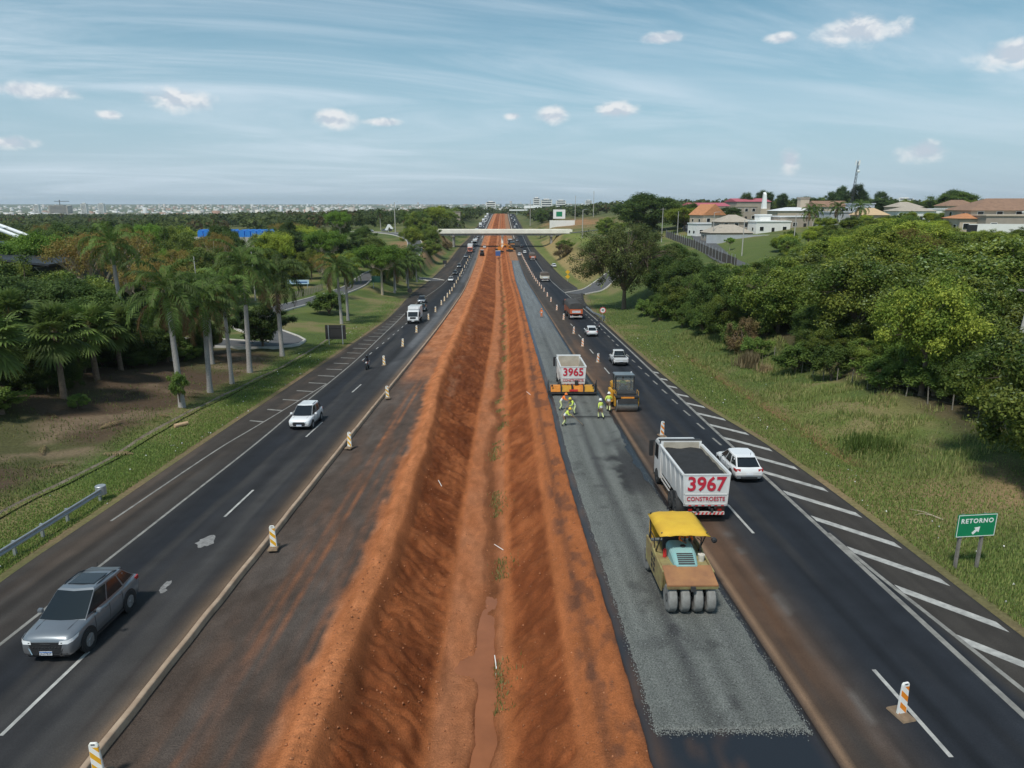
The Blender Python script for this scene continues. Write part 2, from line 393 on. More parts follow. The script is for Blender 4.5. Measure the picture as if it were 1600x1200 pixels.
slopeL = sst((-27-S)/2)*sst((52+S)/10)*sst((Yg-255)/30)*sst((470-Yg)/60)
colr = mixc(colr, [.26,.16,.085], slopeL*sst((n1-.42)*6)*.9)
vergeR = sst((S-18)/2)*sst((25-S)/2)*sst((Yg-190)/30); colr = mixc(colr, [.15,.17,.045], vergeR*.6)
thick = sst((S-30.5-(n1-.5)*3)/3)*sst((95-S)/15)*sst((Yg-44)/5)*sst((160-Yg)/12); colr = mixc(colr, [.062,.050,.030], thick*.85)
dist = np.hypot(Xg, Yg)
farwood = sst((dist-420)/300)
colr = mixc(colr, [.075,.085,.032], farwood*.6); colr = mixc(colr, [.16,.15,.06], farwood*sst((n3-.55)*8)*.6)
cleared = np.exp(-((Xg-55)/22)**2)*np.exp(-((Yg-560)/90)**2); colr = mixc(colr, [.34,.17,.085], np.clip(cleared*1.4*n1*1.6, 0, 1)*.8)
yard = sst((Xg-58)/3)*sst((100-Xg)/8)*sst((Yg-170)/10)*sst((232-Yg)/6); colr = mixc(colr, [.095,.125,.035], yard*.85)
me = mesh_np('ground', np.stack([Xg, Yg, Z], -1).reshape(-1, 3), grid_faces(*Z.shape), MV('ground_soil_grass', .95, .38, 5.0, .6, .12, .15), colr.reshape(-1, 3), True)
ground = tag(obj('ground', me), 'grassy verges and banks on both sides of the highway', 'ground', kind='structure')
_gx = gs; _gY = gy; _Z = Z
def tz(x, y):                                          # height of the built ground mesh
    s = x - float(C(y)); j = min(max(int(np.searchsorted(gs, s))-1, 0), len(gs)-2); i = min(max(int(np.searchsorted(gy, y))-1, 0), len(gy)-2)
    a = (s-gs[j])/(gs[j+1]-gs[j]); b = (y-gy[i])/(gy[i+1]-gy[i])
    return float((1-b)*((1-a)*_Z[i, j]+a*_Z[i, j+1]) + b*((1-a)*_Z[i+1, j]+a*_Z[i+1, j+1]))

# ------------------------------------------------------------------ carriageways
def rows(y0, y1, k=.008, mn=.25):
    out = [y0]
    while out[-1] < y1: out.append(out[-1] + max(mn, out[-1]*k))
    out[-1] = y1; return np.array(out)
def sheet(name, s0, s1, y0, y1, ncol, dz, colfun, mat, kind='structure', label=None, cat=None, skirt=.3, zfun=None, k=.008, mn=.25):
    ys = rows(y0, y1, k, mn); t = np.linspace(0, 1, ncol); a = s0(ys) if callable(s0) else np.full_like(ys, s0); b = s1(ys) if callable(s1) else np.full_like(ys, s1)
    SS = a[:, None] + (b-a)[:, None]*t[None, :]; YY = np.repeat(ys[:, None], ncol, 1)
    ZZ = P(YY) + dz + (zfun(SS, YY) if zfun else 0)
    c = colfun(SS, YY)
    if skirt:
        SS = np.concatenate([SS[:, :1]-.02, SS, SS[:, -1:]+.02], 1); YY = np.concatenate([YY[:, :1], YY, YY[:, -1:]], 1)
        ZZ = np.concatenate([ZZ[:, :1]-skirt, ZZ, ZZ[:, -1:]-skirt], 1); c = np.concatenate([c[:, :1], c, c[:, -1:]], 1)
    me = mesh_np(name, np.stack([SS + C(YY), YY, ZZ], -1).reshape(-1, 3), grid_faces(*SS.shape), mat, c.reshape(-1, 3), True)
    return tag(obj(name, me), label, cat, kind=kind)
ASPH = MV('asphalt', .88, .34, 26.0, .3, .015, .18)
def bump1(s, c, w): return np.exp(-((s-c)/w)**2)
def col_left(S, Y):
    n = fbm(S/1.2, Y/9, 5, 4); m = fbm(S/.5, Y/30, 6, 3); q = fbm(S*1.3, Y*1.3, 61, 3)
    c = np.zeros(S.shape+(3,)) + [.046,.045,.047]
    c = mixc(c, [.058,.049,.043], sst((-17.6-S)/.6))
    dark = bump1(S, -16.3, 1.35); c = mixc(c, [.024,.027,.034], dark*.85)
    c = mixc(c, [.036,.036,.039], bump1(S, -13.1, 1.0)*.6)
    closed = sst((S+14.6)/1.2)*sst((Y-62)/45); c = mixc(c, [.15,.152,.16], closed*(.5+.5*m))
    c = mixc(c, [.12,.085,.06], np.clip(sst((S+13.2)/1.7)*(.25+.9*(n-.3))*sst((90-Y)/40), 0, 1))
    c = mixc(c, [.22,.15,.10], np.clip(bump1(S, -11.7, .35)*(.5+n)*.8, 0, 1))
    c = mixc(c, [.10,.075,.058], sst((n-.55)*7)*sst((-18-S)/1.5)*.6)
    tr = sum(bump1(S, c0, .28) for c0 in (-17.1,-15.6,-13.9,-12.4)); c = c*(1-.22*tr*(.4+n))[..., None]
    pt = sst((vn(S*.28+3, Y*.045, 19)-.70)*12)*sst((Y-20)/10); c = mixc(c, [.030,.030,.033], pt*.5); c = mixc(c, [.075,.07,.066], sst((fbm(S*.9, Y*.05, 29, 3)-.62)*9)*.5)
    return c*(.60+.66*m)[..., None]*(.80+.4*q)[..., None]*.86
left_road = sheet('left_carriageway', PEL, -11.5, -35, 1150, 44, .03, col_left, ASPH, label='dark asphalt carriageway left of the red median', cat='road')
def col_right(S, Y):
    n = fbm(S/1.1, Y/8, 15, 4); m = fbm(S/.45, Y/26, 16, 3); q = fbm(S*1.3, Y*1.3, 62, 3)
    c = np.zeros(S.shape+(3,)) + [.026,.030,.038]
    c = mixc(c, [.055,.049,.044], sst((S-15.9)/.5))
    dust = sst((12.6-S)/2.6)
    c = mixc(c, [.085,.066,.053], dust*(.65+.35*n)); c = mixc(c, [.17,.092,.054], np.clip(bump1(S, 9.9, .9)*(n-.25)*1.9, 0, 1)*sst((130-Y)/60))
    c = mixc(c, [.30,.19,.12], np.clip(bump1(S, AGR(Y)+.50, .12)*1.2, 0, 1)*.8)
    c = mixc(c, [.14,.125,.115], np.clip(bump1(S, 11.0, .22)*sst((vn(S*3, Y*1.1, 4)-.5)*4)*.7, 0, 1)*sst((50-Y)/20))
    c = mixc(c, [.07,.062,.056], sst((Y-130)/60)*sst((11.2-S)/2)*.6)
    tr = sum(bump1(S, c0, .30) for c0 in (13.0,14.6)); c = c*(1-.20*tr*(.4+n))[..., None]; c = mixc(c, [.060,.058,.058], sst((fbm(S*.9, Y*.05, 39, 3)-.62)*9)*.5)
    return c*(.60+.66*m)[..., None]*(.80+.4*q)[..., None]*.86
right_road = sheet('right_carriageway', lambda y: AGR(y)+.28, PER, -35, 1150, 44, .03, col_right, ASPH, label='dark asphalt carriageway right of the work strip', cat='road')

# ------------------------------------------------------------------ median earthworks
ys = rows(9.0, 1150, .0062, .10)
sc = np.concatenate([np.arange(-11.36, -6.6, .2), np.arange(-6.6, 2.4, .085), np.arange(2.4, 4.7, .12), np.arange(4.7, 9.31, .4)])
SS, YY = np.meshgrid(sc, ys)
prof = np.zeros_like(SS); wob = (fbm(ys*.16, ys*0+2, 101, 3)-.5)*1.1 + (fbm(ys*.7, ys*0+4, 102, 2)-.5)*.22; wc = (fbm(ys*.22, ys*0+7, 103, 3)-.5)*.55; cwid = .75 + .6*fbm(ys*.4, ys*0+8, 104, 2); inbot = np.interp(sc, [-3.2,-2.3,.4,1.6], [0,1,1,0])
for i, yv in enumerate(ys):
    c = float(CREST(yv)) + wc[i]; d = float(DEPTH(yv)); h = min(1.0, d/1.2); cd = .27*h*float(np.interp(yv, [25.5, 28, 60, 200], [1, .45, .3, .2])); k_ = cwid[i]
    prof[i] = np.interp(sc - wob[i]*inbot, [-11.4, c-1.15, c-.5, c, c+.4, -2.55, -1.7, -.8-.46*k_, -.8-.24*k_, -.8+.22*k_, -.8+.44*k_, .15, 2.2, 2.9, 4.2, 9.3],
                            [-.13, -.08, .2*h, .10*h, -.45*h, -d+.15, -d+.02, -d, -d-cd, -d-cd, -d+.06, -d+.2, -.42*h, -.18, -.09, -.09])
crest = CREST(YY) + wc[:, None]; dep = DEPTH(YY); WB = wob[:, None]*inbot[None, :]
onL = sst((SS-crest-.2)/.4)*sst((-2.4-SS)/.5); onR = sst((SS-.1)/.4)*sst((2.3-SS)/.4); bottom = sst((SS+2.6)/.4)*sst((.1-SS)/.3)
work = 1 - sst((SS-crest+1.3)/.5); berm = np.exp(-((SS-crest+.45)/.5)**2); track = sst((SS-2.2)/.5)*sst((4.4-SS)/.3)
warp = fbm(SS*.5, YY*.35, 31, 3)
ridge = np.sin((YY*1.0 + SS*.62 + warp*3.2)*2*math.pi/.60); ridge2 = np.sin((YY*.9 - SS*.5 + warp*2.5)*2*math.pi/.74)
amp = sst((160-YY)/90)
rill = (1-np.abs(2*vn((YY + SS*.62)*1.7 + warp*2, SS*.35, 55)-1))**3; rill2 = (1-np.abs(2*vn((YY*.95 - SS*.55)*1.5 + warp*2, SS*.4, 57)-1))**3; fine = fbm(SS*6, YY*6, 58, 3)-.5
clod = fbm(SS*2.2, YY*2.2, 33, 4) - .5; lump = fbm(SS*.55, YY*.4, 35, 3) - .5
prof += amp*onL*(ridge*.05*(.2 + 1.5*fbm(SS*.6, YY*.5, 12, 2)) + clod*.30) + lump*(onL+onR)*.42*sst((380-YY)/60) + amp*onR*(ridge2*.03 + clod*.24)
prof -= amp*(onL*rill*.13 + onR*rill2*.11)
prof += sst((60-YY)/30)*fine*.10*(onL + onR + .6*bottom + .7*berm + .8*track)
prof += amp*(bottom*clod*.12 + berm*(clod*.10 + .03*np.sin(YY*2*math.pi/.42)) + track*clod*.11) + amp*np.where(track > .2, -.06*np.exp(-((SS-2.95+.25*lump)/.16)**2), 0)
prof -= .17*np.exp(-((YY-23.9)/1.3)**2)*sst((SS+2.5)/.35)*sst((-.3-SS)/.2)
earth = np.array([.40,.135,.050]); e = np.zeros(SS.shape+(3,)) + earth
f1 = fbm(SS*.9, YY*.45, 41, 4); f2 = fbm(SS*3.1, YY*1.0, 43, 3); f3 = fbm(SS*.35, YY*.12, 45, 3)
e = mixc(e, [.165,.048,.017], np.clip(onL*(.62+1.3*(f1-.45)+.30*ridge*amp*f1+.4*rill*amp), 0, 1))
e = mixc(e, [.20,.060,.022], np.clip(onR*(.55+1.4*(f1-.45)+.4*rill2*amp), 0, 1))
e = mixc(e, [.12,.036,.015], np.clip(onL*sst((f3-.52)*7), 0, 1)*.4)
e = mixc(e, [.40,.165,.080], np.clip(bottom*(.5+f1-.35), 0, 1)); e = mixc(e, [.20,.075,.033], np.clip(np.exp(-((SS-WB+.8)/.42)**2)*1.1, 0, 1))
e = mixc(e, [.50,.19,.08], np.clip(berm*(.65+.6*(f2-.3)), 0, 1))
e = mixc(e, [.105,.040,.019], np.clip(np.exp(-((SS-crest-.28)/.26)**2)*(.3+f1)*.45, 0, 1)*sst((90-YY)/40))  # dark band beside the berm crest: shade painted into the earth colour
e = mixc(e, [.145,.062,.036], np.clip(track*sst((f2*.6+f1*.4-.5)*7)*.75 + track*np.exp(-((SS-2.95)/.2)**2)*.6, 0, 1))
e = mixc(e, [.07,.045,.033], np.clip(sst((SS-3.7)/.6)*(.55+.5*f2)*sst((130-YY)/60), 0, 1))
e = mixc(e, [.31,.14,.075], np.clip(bottom*0 + np.exp(-((SS-crest-1.1)/.5)**2)*sst((YY-55)/20)*sst((200-YY)/60)*sst((f1-.5)*6)*.7, 0, 1))
ec = np.array([.092,.070,.058]); wk = np.zeros(SS.shape+(3,)) + ec
wk = mixc(wk, [.118,.098,.086], sst((fbm(SS*.8, YY*.16, 51, 3)-.42)*4)*.7)
streak = sum(np.exp(-((SS - c0 - .12*np.sin(YY*.11+c0))/w0)**2)*a0 for c0, w0, a0 in ((-9.0,.09,1.),(-8.45,.06,1.),(-7.75,.07,.5),(-7.1,.12,.6),(-9.35,.05,.5),(-8.75,.05,.4)))
wk = mixc(wk, [.33,.125,.055], np.clip(streak*(.25+1.2*(f2-.2)), 0, 1)*.85)
wk = mixc(wk, [.17,.085,.050], sst((fbm(SS*1.4, YY*.25, 53, 4)-.48)*6)*.30*sst((SS+10.9)/1.2))
red = sst((YY + (f3-.5)*40 - 58)/34)*sst((SS+11.2 + (YY-60)*.02)/1.2)
red = np.maximum(red, sst((SS-crest+1.55+(f2-.5)*.5+(f1-.5)*.5)/.45))
red = np.maximum(red, sst((YY-400)/60)*sst((SS+9.5)/2)*.9 + 0*SS)
wkred = mixc(np.zeros(SS.shape+(3,)) + [.42,.175,.085], [.33,.125,.056], sst((f1-.45)*5))
wk = wk*(1-red[..., None]) + wkred*red[..., None]
e = e*(1-work[..., None]) + wk*work[..., None]
lane2 = sst((SS-3.6)/.7)*sst((YY-318)/12); e = mixc(e, [.25,.155,.095], lane2*.8)
e = e*(.72+.56*f2)[..., None]*(.88+.24*fbm(SS*7, YY*7, 59, 2))[..., None]
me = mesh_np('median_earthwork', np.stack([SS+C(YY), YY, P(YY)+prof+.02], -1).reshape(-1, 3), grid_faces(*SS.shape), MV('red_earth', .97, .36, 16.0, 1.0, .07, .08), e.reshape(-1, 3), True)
tag(obj('median_earthwork', me), 'red earth median with a deep drainage ditch between the carriageways', 'ground', kind='structure')
def med_z(s, y): return float(P(y)) + .02 + float(np.interp(s, sc, prof[min(int(np.searchsorted(ys, y)), len(ys)-1)]))

# muddy water lying in the ditch channel
mw = M('muddy_water', (.27,.10,.042), .30, var=.15, scale=.8, spec=.25)
yy = np.arange(9, 30, .5); zz = P(yy) - DEPTH(yy) - .10
v = np.stack([np.stack([0*yy-2.7+C(yy), yy, zz], -1), np.stack([0*yy+.25+C(yy), yy, zz], -1)], 1).reshape(-1, 3)
tag(obj('puddle_water', mesh_np('puddle_water', v, grid_faces(len(yy), 2), mw)), 'brown muddy water standing in the ditch channel', 'water', kind='structure')

# kerb between the left lanes and the work strip
def ribbon(name, prof_sz, y0, y1, mat, parent=None, k=.01, mn=.4, wob=0.0, soff=0.0):
    yy = rows(y0, y1, k, mn); n = len(prof_sz); v = []
    j = (fbm(yy*.7, yy*0+3, 77, 3)-.5)*wob
    for i, yv in enumerate(yy):
        for s, z in prof_sz: v.append((s + soff + j[i] + float(C(yv)), yv, float(P(yv)) + z))
    return obj(name, mesh_np(name, v, grid_faces(len(yy), n), mat), parent)
kerbm = M('dusty_concrete_kerb', (.44,.33,.235), .9, var=.22, scale=1.3, bump=.2, col2=(.27,.18,.12))
tag(ribbon('kerb', [(-11.56,-.05),(-11.55,.13),(-11.52,.16),(-11.38,.16),(-11.35,.13),(-11.34,-.2)], 8, 520, kerbm, wob=.05), 'long tan concrete kerb beside the left carriageway', 'kerb', kind='structure')
tag(ribbon('kerb', [(-13.9,-.05),(-13.9,.5),(-13.6,.5),(-13.6,-.05)], 470, 1000, M('pale_barrier', (.55,.50,.44), .85), soff=1.4), 'far pale median kerb beyond the bridge', 'kerb', kind='structure')
tag(ribbon('kerb', [(8.6,-.05),(8.6,.5),(8.9,.5),(8.9,-.05)], 470, 1000, MATS['pale_barrier']), 'far pale kerb right of the red median beyond the bridge', 'kerb', kind='structure')

# ------------------------------------------------------------------ fresh work strip: tack coat and spread aggregate
tackm = MV('tack_coat', .42, .22, 20.0, .25, .02, .5)
def col_tack(S, Y):
    n = fbm(S*1.2, Y*.5, 81, 4); c = np.zeros(S.shape+(3,)) + [.015,.017,.022]
    c = mixc(c, [.075,.042,.026], np.clip(sst((S-8.75)/.3)*.25 + sst((n-.66)*8)*.5 + bump1(S, 4.3, .25)*(n-.2)*1.6, 0, 1))
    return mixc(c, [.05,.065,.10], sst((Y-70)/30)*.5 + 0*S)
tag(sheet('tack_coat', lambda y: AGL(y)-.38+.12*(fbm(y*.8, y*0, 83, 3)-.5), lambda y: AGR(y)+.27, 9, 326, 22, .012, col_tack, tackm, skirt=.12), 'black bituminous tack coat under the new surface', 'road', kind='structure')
aggm = MV('aggregate', .95, 1.0, 20.0, 1.0, .06, .2)
def col_agg(S, Y):
    a = AGL(Y); t = (S-a)/(AGR(Y)-a); n = fbm(S*2.2, Y*.12, 91, 4); m = fbm(S*1.1, Y*.9, 92, 3)
    c = np.zeros(S.shape+(3,)) + [.225,.235,.218]
    st = bump1(t, .38, .07)*1.1 + bump1(t, .62, .06)*.6 + bump1(t, .20, .05)*.35 + bump1(t, .82, .07)*.5
    c = mixc(c, [.085,.085,.086], np.clip(st*(.35+1.1*(n-.25)) + sst((m-.6)*6)*.45, 0, 1)*sst((Y-17)/3+.35))
    c = mixc(c, [.055,.055,.058], np.clip(sst((Y-34)/6)*sst((51.5-Y)/8)*sst((t-.62+(m-.5)*.5)/.16), 0, 1)*.9)
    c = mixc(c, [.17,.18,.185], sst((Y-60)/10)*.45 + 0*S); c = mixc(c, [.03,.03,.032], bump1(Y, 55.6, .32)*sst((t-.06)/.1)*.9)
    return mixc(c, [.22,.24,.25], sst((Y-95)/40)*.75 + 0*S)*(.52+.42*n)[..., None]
ya = rows(17.75, 324, .006, .07); nc = 46; t = np.linspace(0, 1, nc)
al = AGL(ya) + (fbm(ya*3, ya*0, 95, 3)-.5)*.12; ar = AGR(ya) + (fbm(ya*3, ya*0+9, 96, 3)-.5)*.14 - .95*sst((ya-36)/5)*sst((51-ya)/3)*fbm(ya*.9, ya*0, 97, 3)*.5
Sa = al[:, None] + (ar-al)[:, None]*t; Ya = np.repeat(ya[:, None], nc, 1); Ya[0] += (fbm(t*14, t*0, 98, 3)-.5)*.22; Ya[0] = np.minimum(Ya[0], ya[1]-.005)
Za = P(Ya) + .05 + (fbm(Sa*5, Ya*5, 99, 2)-.5)*.03; Za[:, 0] -= .035; Za[:, -1] -= .035; Za[0] -= .035
Za = Za + .09*np.exp(-((Ya-55.6)/.25)**2)
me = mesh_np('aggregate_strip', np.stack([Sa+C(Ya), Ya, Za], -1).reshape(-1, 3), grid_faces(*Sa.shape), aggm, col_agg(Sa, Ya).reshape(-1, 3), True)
tag(obj('aggregate_strip', me), 'fresh pale grey aggregate spread along the work strip', 'road', kind='structure')
rng = np.random.default_rng(5)
def chips(name, pts, sz, colr, label, cat, mat=None):
    pts = np.asarray(pts); n = len(pts); base_ = np.array([(1,0,-.4),(-.5,.87,-.4),(-.5,-.87,-.4),(0,0,.8)])
    ang = rng.uniform(0, 6.28, n); sc_ = rng.uniform(.5, 1.3, n)*sz
    v = np.zeros((n, 4, 3)); ca, sa = np.cos(ang), np.sin(ang)
    v[:, :, 0] = (base_[None, :, 0]*ca[:, None] - base_[None, :, 1]*sa[:, None])*sc_[:, None] + pts[:, None, 0]
    v[:, :, 1] = (base_[None, :, 0]*sa[:, None] + base_[None, :, 1]*ca[:, None])*sc_[:, None] + pts[:, None, 1]
    v[:, :, 2] = base_[None, :, 2]*sc_[:, None]*.8 + pts[:, None, 2] + sz*.25
    f = (np.arange(n)*4)[:, None, None] + np.array([(0,1,3),(1,2,3),(2,0,3),(0,2,1)])[None]
    cc = np.repeat(np.asarray(colr)[None]*rng.uniform(.55, 1.3, (n, 1)), 4, 0)
    return tag(obj(name, mesh_np(name, v.reshape(-1, 3), f.reshape(-1, 3), mat or MV('loose_stone', .9, 0), cc)), label, cat, kind='stuff')
pp = []
for _ in range(5200):
    r = rng.random()
    if r < .42: s_ = rng.uniform(4.4, 8.95); y_ = 17.75 + rng.normal(0, .14)
    elif r < .7: y_ = 17.5 + rng.exponential(12); s_ = float(AGL(y_)) + rng.normal(0, .08)
    elif r < .9: y_ = 17.5 + rng.exponential(12); s_ = float(AGR(y_)) + rng.normal(0, .09)
    else: y_ = rng.uniform(17.8, 24); s_ = rng.uniform(4.5, 8.8)
    pp.append((s_ + float(C(y_)), y_, float(P(y_)) + (.02 if r < .9 else .055)))
chips('loose_gravel', pp, .026, (.21,.22,.21), 'loose grey stone chips at the ragged edge of the aggregate', 'gravel')
pp = []
for _ in range(1500):
    y_ = 10 + rng.exponential(16); s_ = rng.choice([rng.uniform(-5.3,-2.4), rng.uniform(-2.6,.2), rng.uniform(0,4.2), rng.uniform(-6.5,-5.3)])
    pp.append((s_ + float(C(y_)), y_, med_z(s_, y_)))
chips('earth_clods', pp, .055, (.36,.15,.07), 'loose red earth clods scattered over the ditch slopes', 'soil')

# ------------------------------------------------------------------ painted markings
paint = M('worn_road_paint', (.50,.49,.46), .75, var=.2, scale=2.5, col2=(.24,.235,.225))
paint_old = M('faded_road_paint', (.30,.29,.265), .8, var=.2, scale=1.7, col2=(.13,.125,.115))
def mark(name, quad, mat, parent, dz=.038):
    n = 6; v = []
    (a, b, c, d) = quad
    for i in range(n+1):
        t = i/n
        for p, q in ((a, d), (b, c)):
            s = p[0] + (q[0]-p[0])*t; y = p[1] + (q[1]-p[1])*t; v.append((s + float(C(y)), y, float(P(y)) + dz))
    o = obj(name, mesh_np(name, v, grid_faces(n+1, 2), mat)); o.parent = parent; return o
def line(name, fs, w, y0, y1, mat, parent, dz=.038):
    yy = rows(y0, y1, .012, .6); s = fs(yy) if callable(fs) else np.full_like(yy, fs)
    v = np.stack([np.stack([s-w/2+C(yy), yy, P(yy)+dz], -1), np.stack([s+w/2+C(yy), yy, P(yy)+dz], -1)], 1).reshape(-1, 3)
    o = obj(name, mesh_np(name, v, grid_faces(len(yy), 2), mat)); o.parent = parent; return o
for y0, y1 in [(17.7,22.0),(34.5,38.6),(50.0,54.4),(65.8,69.6)]: mark('lane_dash', [(-14.73,y0),(-14.6,y0),(-14.52,y1),(-14.65,y1)], paint, left_road)
for k in range(12): mark('lane_dash', [(-17.5,84+k*4.6),(-17.38,84+k*4.6),(-17.38,85.6+k*4.6),(-17.5,85.6+k*4.6)], paint, left_road)
for k in range(10): y0 = 250+k*13; mark('lane_dash', [(-14.6,y0),(-14.45,y0),(-14.45,y0+5),(-14.6,y0+5)], paint, left_road)
line('edge_line', pchip([5,22,35,48,61,78,114,159,230,300,414,900], [-18.05,-18.0,-17.9,-17.75,-17.95,-18.1,-19.2,-20.2,-18.6,-18.3,-18.2,-18.2]), .15, 5, 900, paint_old, left_road)
line('edge_line', pchip([34,47,53,70], [-20.3,-19.9,-19.4,-18.15]), .13, 34, 70, paint_old, left_road)
for k in range(22):
    y0 = 55 + k*3.9; si = float(np.interp(y0, [55,70,114,159], [-19.25,-18.2,-19.3,-20.3])); so = max(float(PEL(y0))+.35, si - float(np.interp(y0, [55,70,100,140], [1.3,1.9,1.9,1.0])))
    mark('hatch_stripe', [(so,y0-.2),(so,y0+.12),(si,y0-.35),(si,y0-.67)], paint_old, left_road, .034)
for y0, y1, s in [(16.5,20.6,12.42),(32.0,35.9,12.25),(48.4,50.3,11.9),(62.5,64.8,11.6),(75.0,78.8,11.25),(89,92.5,11.1),(104,107,11.0),(118,121,11.0)]:
    mark('lane_dash', [(s-.07,y0),(s+.07,y0),(s-.0,y1),(s-.14,y1)], paint, right_road)
for k in range(21):
    y0 = 47.4 + k*4.35; mark('lane_dash', [(15.2,y0),(15.36,y0),(15.3,y0+1.9),(15.14,y0+1.9)], paint_old, right_road)
line('edge_line', pchip([5,18,25,35,46,66,90,127,144,217,322,900], [15.7,15.7,15.75,15.85,15.95,16.1,16.2,16.15,16.1,15.6,15.3,14.9]), .23, 5, 900, paint_old, right_road)
line('edge_line', pchip([14,19,24,28,32], [17.0,16.6,16.3,16.05,15.95]), .19, 14, 32, paint_old, right_road)
for k in range(17):
    y0 = 14.3 + k*3.85; si = 16.05 if y0 > 30 else 16.1 + (30-y0)*.045; so = float(PER(y0-3)) - .28
    if so - si < .4: continue
    dy = (so-si)*1.35
    mark('hatch_stripe', [(si,y0),(si,y0+.74),(so,y0-dy+.74),(so,y0-dy)], paint, right_road, .034)
for k in range(7):
    y0 = 172+k*4.5; so = float(PER(y0-3))-.5; mark('hatch_stripe', [(16.2,y0),(16.2,y0+.5),(so,y0-2.2),(so,y0-2.7)], paint_old, right_road, .034)
patchm = M('pale_patch', (.21,.205,.20), .9, var=.35, scale=6)
def blotch(cs, cy, rs, ry, seed, parent):
    n = 22; v = [(cs + float(C(cy)), cy, float(P(cy))+.036)]
    for k in range(n):
        t = 2*math.pi*k/n; r = .75 + .5*float(vn(np.array(k*.9), np.array(seed*1.0), seed)); s = cs + rs*r*math.cos(t); y = cy + ry*r*math.sin(t); v.append((s + float(C(y)), y, float(P(y))+.036))
    o = obj('road_patch', mesh_np('road_patch', v, [(0, 1+k, 1+(k+1) % n) for k in range(n)], patchm)); o.parent = parent
blotch(-14.35, 31.4, .42, .75, 3, left_road); blotch(-14.2, 26.9, .14, .42, 7, left_road); blotch(-14.05, 26.4, .12, .2, 9, left_road)

# ------------------------------------------------------------------ side roads, drain
asph2 = M('old_asphalt', (.085,.085,.088), .9, var=.18, scale=.6); pal = M('white_kerb_paint', (.46,.44,.40), .8, var=.15, scale=1)
def side_road(name, label, kerbs=True):
    ln, w = LINES[name]; a = np.array(ln); d = np.gradient(a, axis=0); d /= np.linalg.norm(d, axis=1)[:, None]; nrm = np.stack([d[:, 1], -d[:, 0]], -1)
    zc = G(a[:, 0], a[:, 1])
    def strip(o0, o1, dz): 
        v = []
        for o_ in (o0, o1):
            q = a + nrm*o_; v.append(np.stack([q[:, 0], q[:, 1], zc + dz], -1))
        return np.stack(v, 1).reshape(-1, 3)
    r = tag(obj(name, mesh_np(name, strip(-w/2, w/2, .05), grid_faces(len(a), 2), asph2)), label, 'road', kind='structure')
    if kerbs:
        for sg in (-1, 1):
            e0 = sg*(w/2-.02); e1 = sg*(w/2+.22); v = np.stack([np.stack([(a+nrm*o_)[:, 0], (a+nrm*o_)[:, 1], zc+z], -1) for o_, z in ((e0,.0),(e0,.2),(e1,.2),(e1,-.25))], 1).reshape(-1, 3)
            obj('side_kerb', mesh_np('side_kerb', v, grid_faces(len(a), 4), pal), r)
    return r
side_road('access_road', 'curving side road with white kerbs left of the highway')
side_road('ramp_road', 'ramp road climbing to the left end of the bridge')
side_road('bridge_road', 'short road joining the ramp to the bridge', False)
side_road('exit_road', 'exit road leaving the right carriageway behind the trees')
side_road('bridge_approach', 'road running right from the bridge', False)
side_road('street', 'residential street beside the dark fence', False)
dm = M('broken_drain_concrete', (.27,.22,.17), .95, var=.3, scale=1.2, bump=.4, col2=(.12,.085,.06))
yy = np.arange(28, 104, .8); v = []
for yv in yy:
    s = -25.9 + .35*math.sin(yv*.09) - .5*float(sst((45-yv)/15)); k = .5 + float(fbm(np.array(yv*.25), np.array(2.0), 9, 3)-.5)*.5
    for o_, z in ((-.42*k-.15, .10), (-.16, -.04), (.16, -.04), (.42*k+.1, .10)):
        x = s + o_ + float(C(yv)); v.append((x, yv, tz(x, yv) + z))
tag(obj('drain_channel', mesh_np('drain_channel', v, grid_faces(len(yy), 4), dm)), 'narrow broken concrete drain along the left verge', 'drain', kind='structure')

# ------------------------------------------------------------------ vegetation
LEAF = MV('leaves', .62, .0, obj_rand=.34, spec=.25, transl=.4)
BARK = M('bark', (.17,.125,.09), .95, var=.35, scale=6, bump=.4); PALEBARK = M('pale_bark', (.36,.30,.22), .9, var=.25, scale=5, bump=.2)
PALMBARK = M('palm_trunk', (.33,.31,.29), .9, var=.25, scale=9, bump=.2)
def leaf_quads(cen, nrm, size, cols, rg, asp=.55):
    """diamond-shaped leaf faces at cen, facing nrm"""
    n = len(cen); r = rg.normal(size=(n, 3)); u = np.cross(nrm, r); u /= np.linalg.norm(u, axis=1)[:, None] + 1e-9; w = np.cross(nrm, u); w /= np.linalg.norm(w, axis=1)[:, None] + 1e-9
    size = np.asarray(size).reshape(-1, 1) if np.ndim(size) else np.full((n, 1), size)
    v = np.stack([cen - u*size, cen + w*size*asp, cen + u*size, cen - w*size*asp], 1).reshape(-1, 3)
    return v, np.arange(4*n).reshape(-1, 4), np.repeat(cols, 4, 0)
LK, LS = 2.3, .54
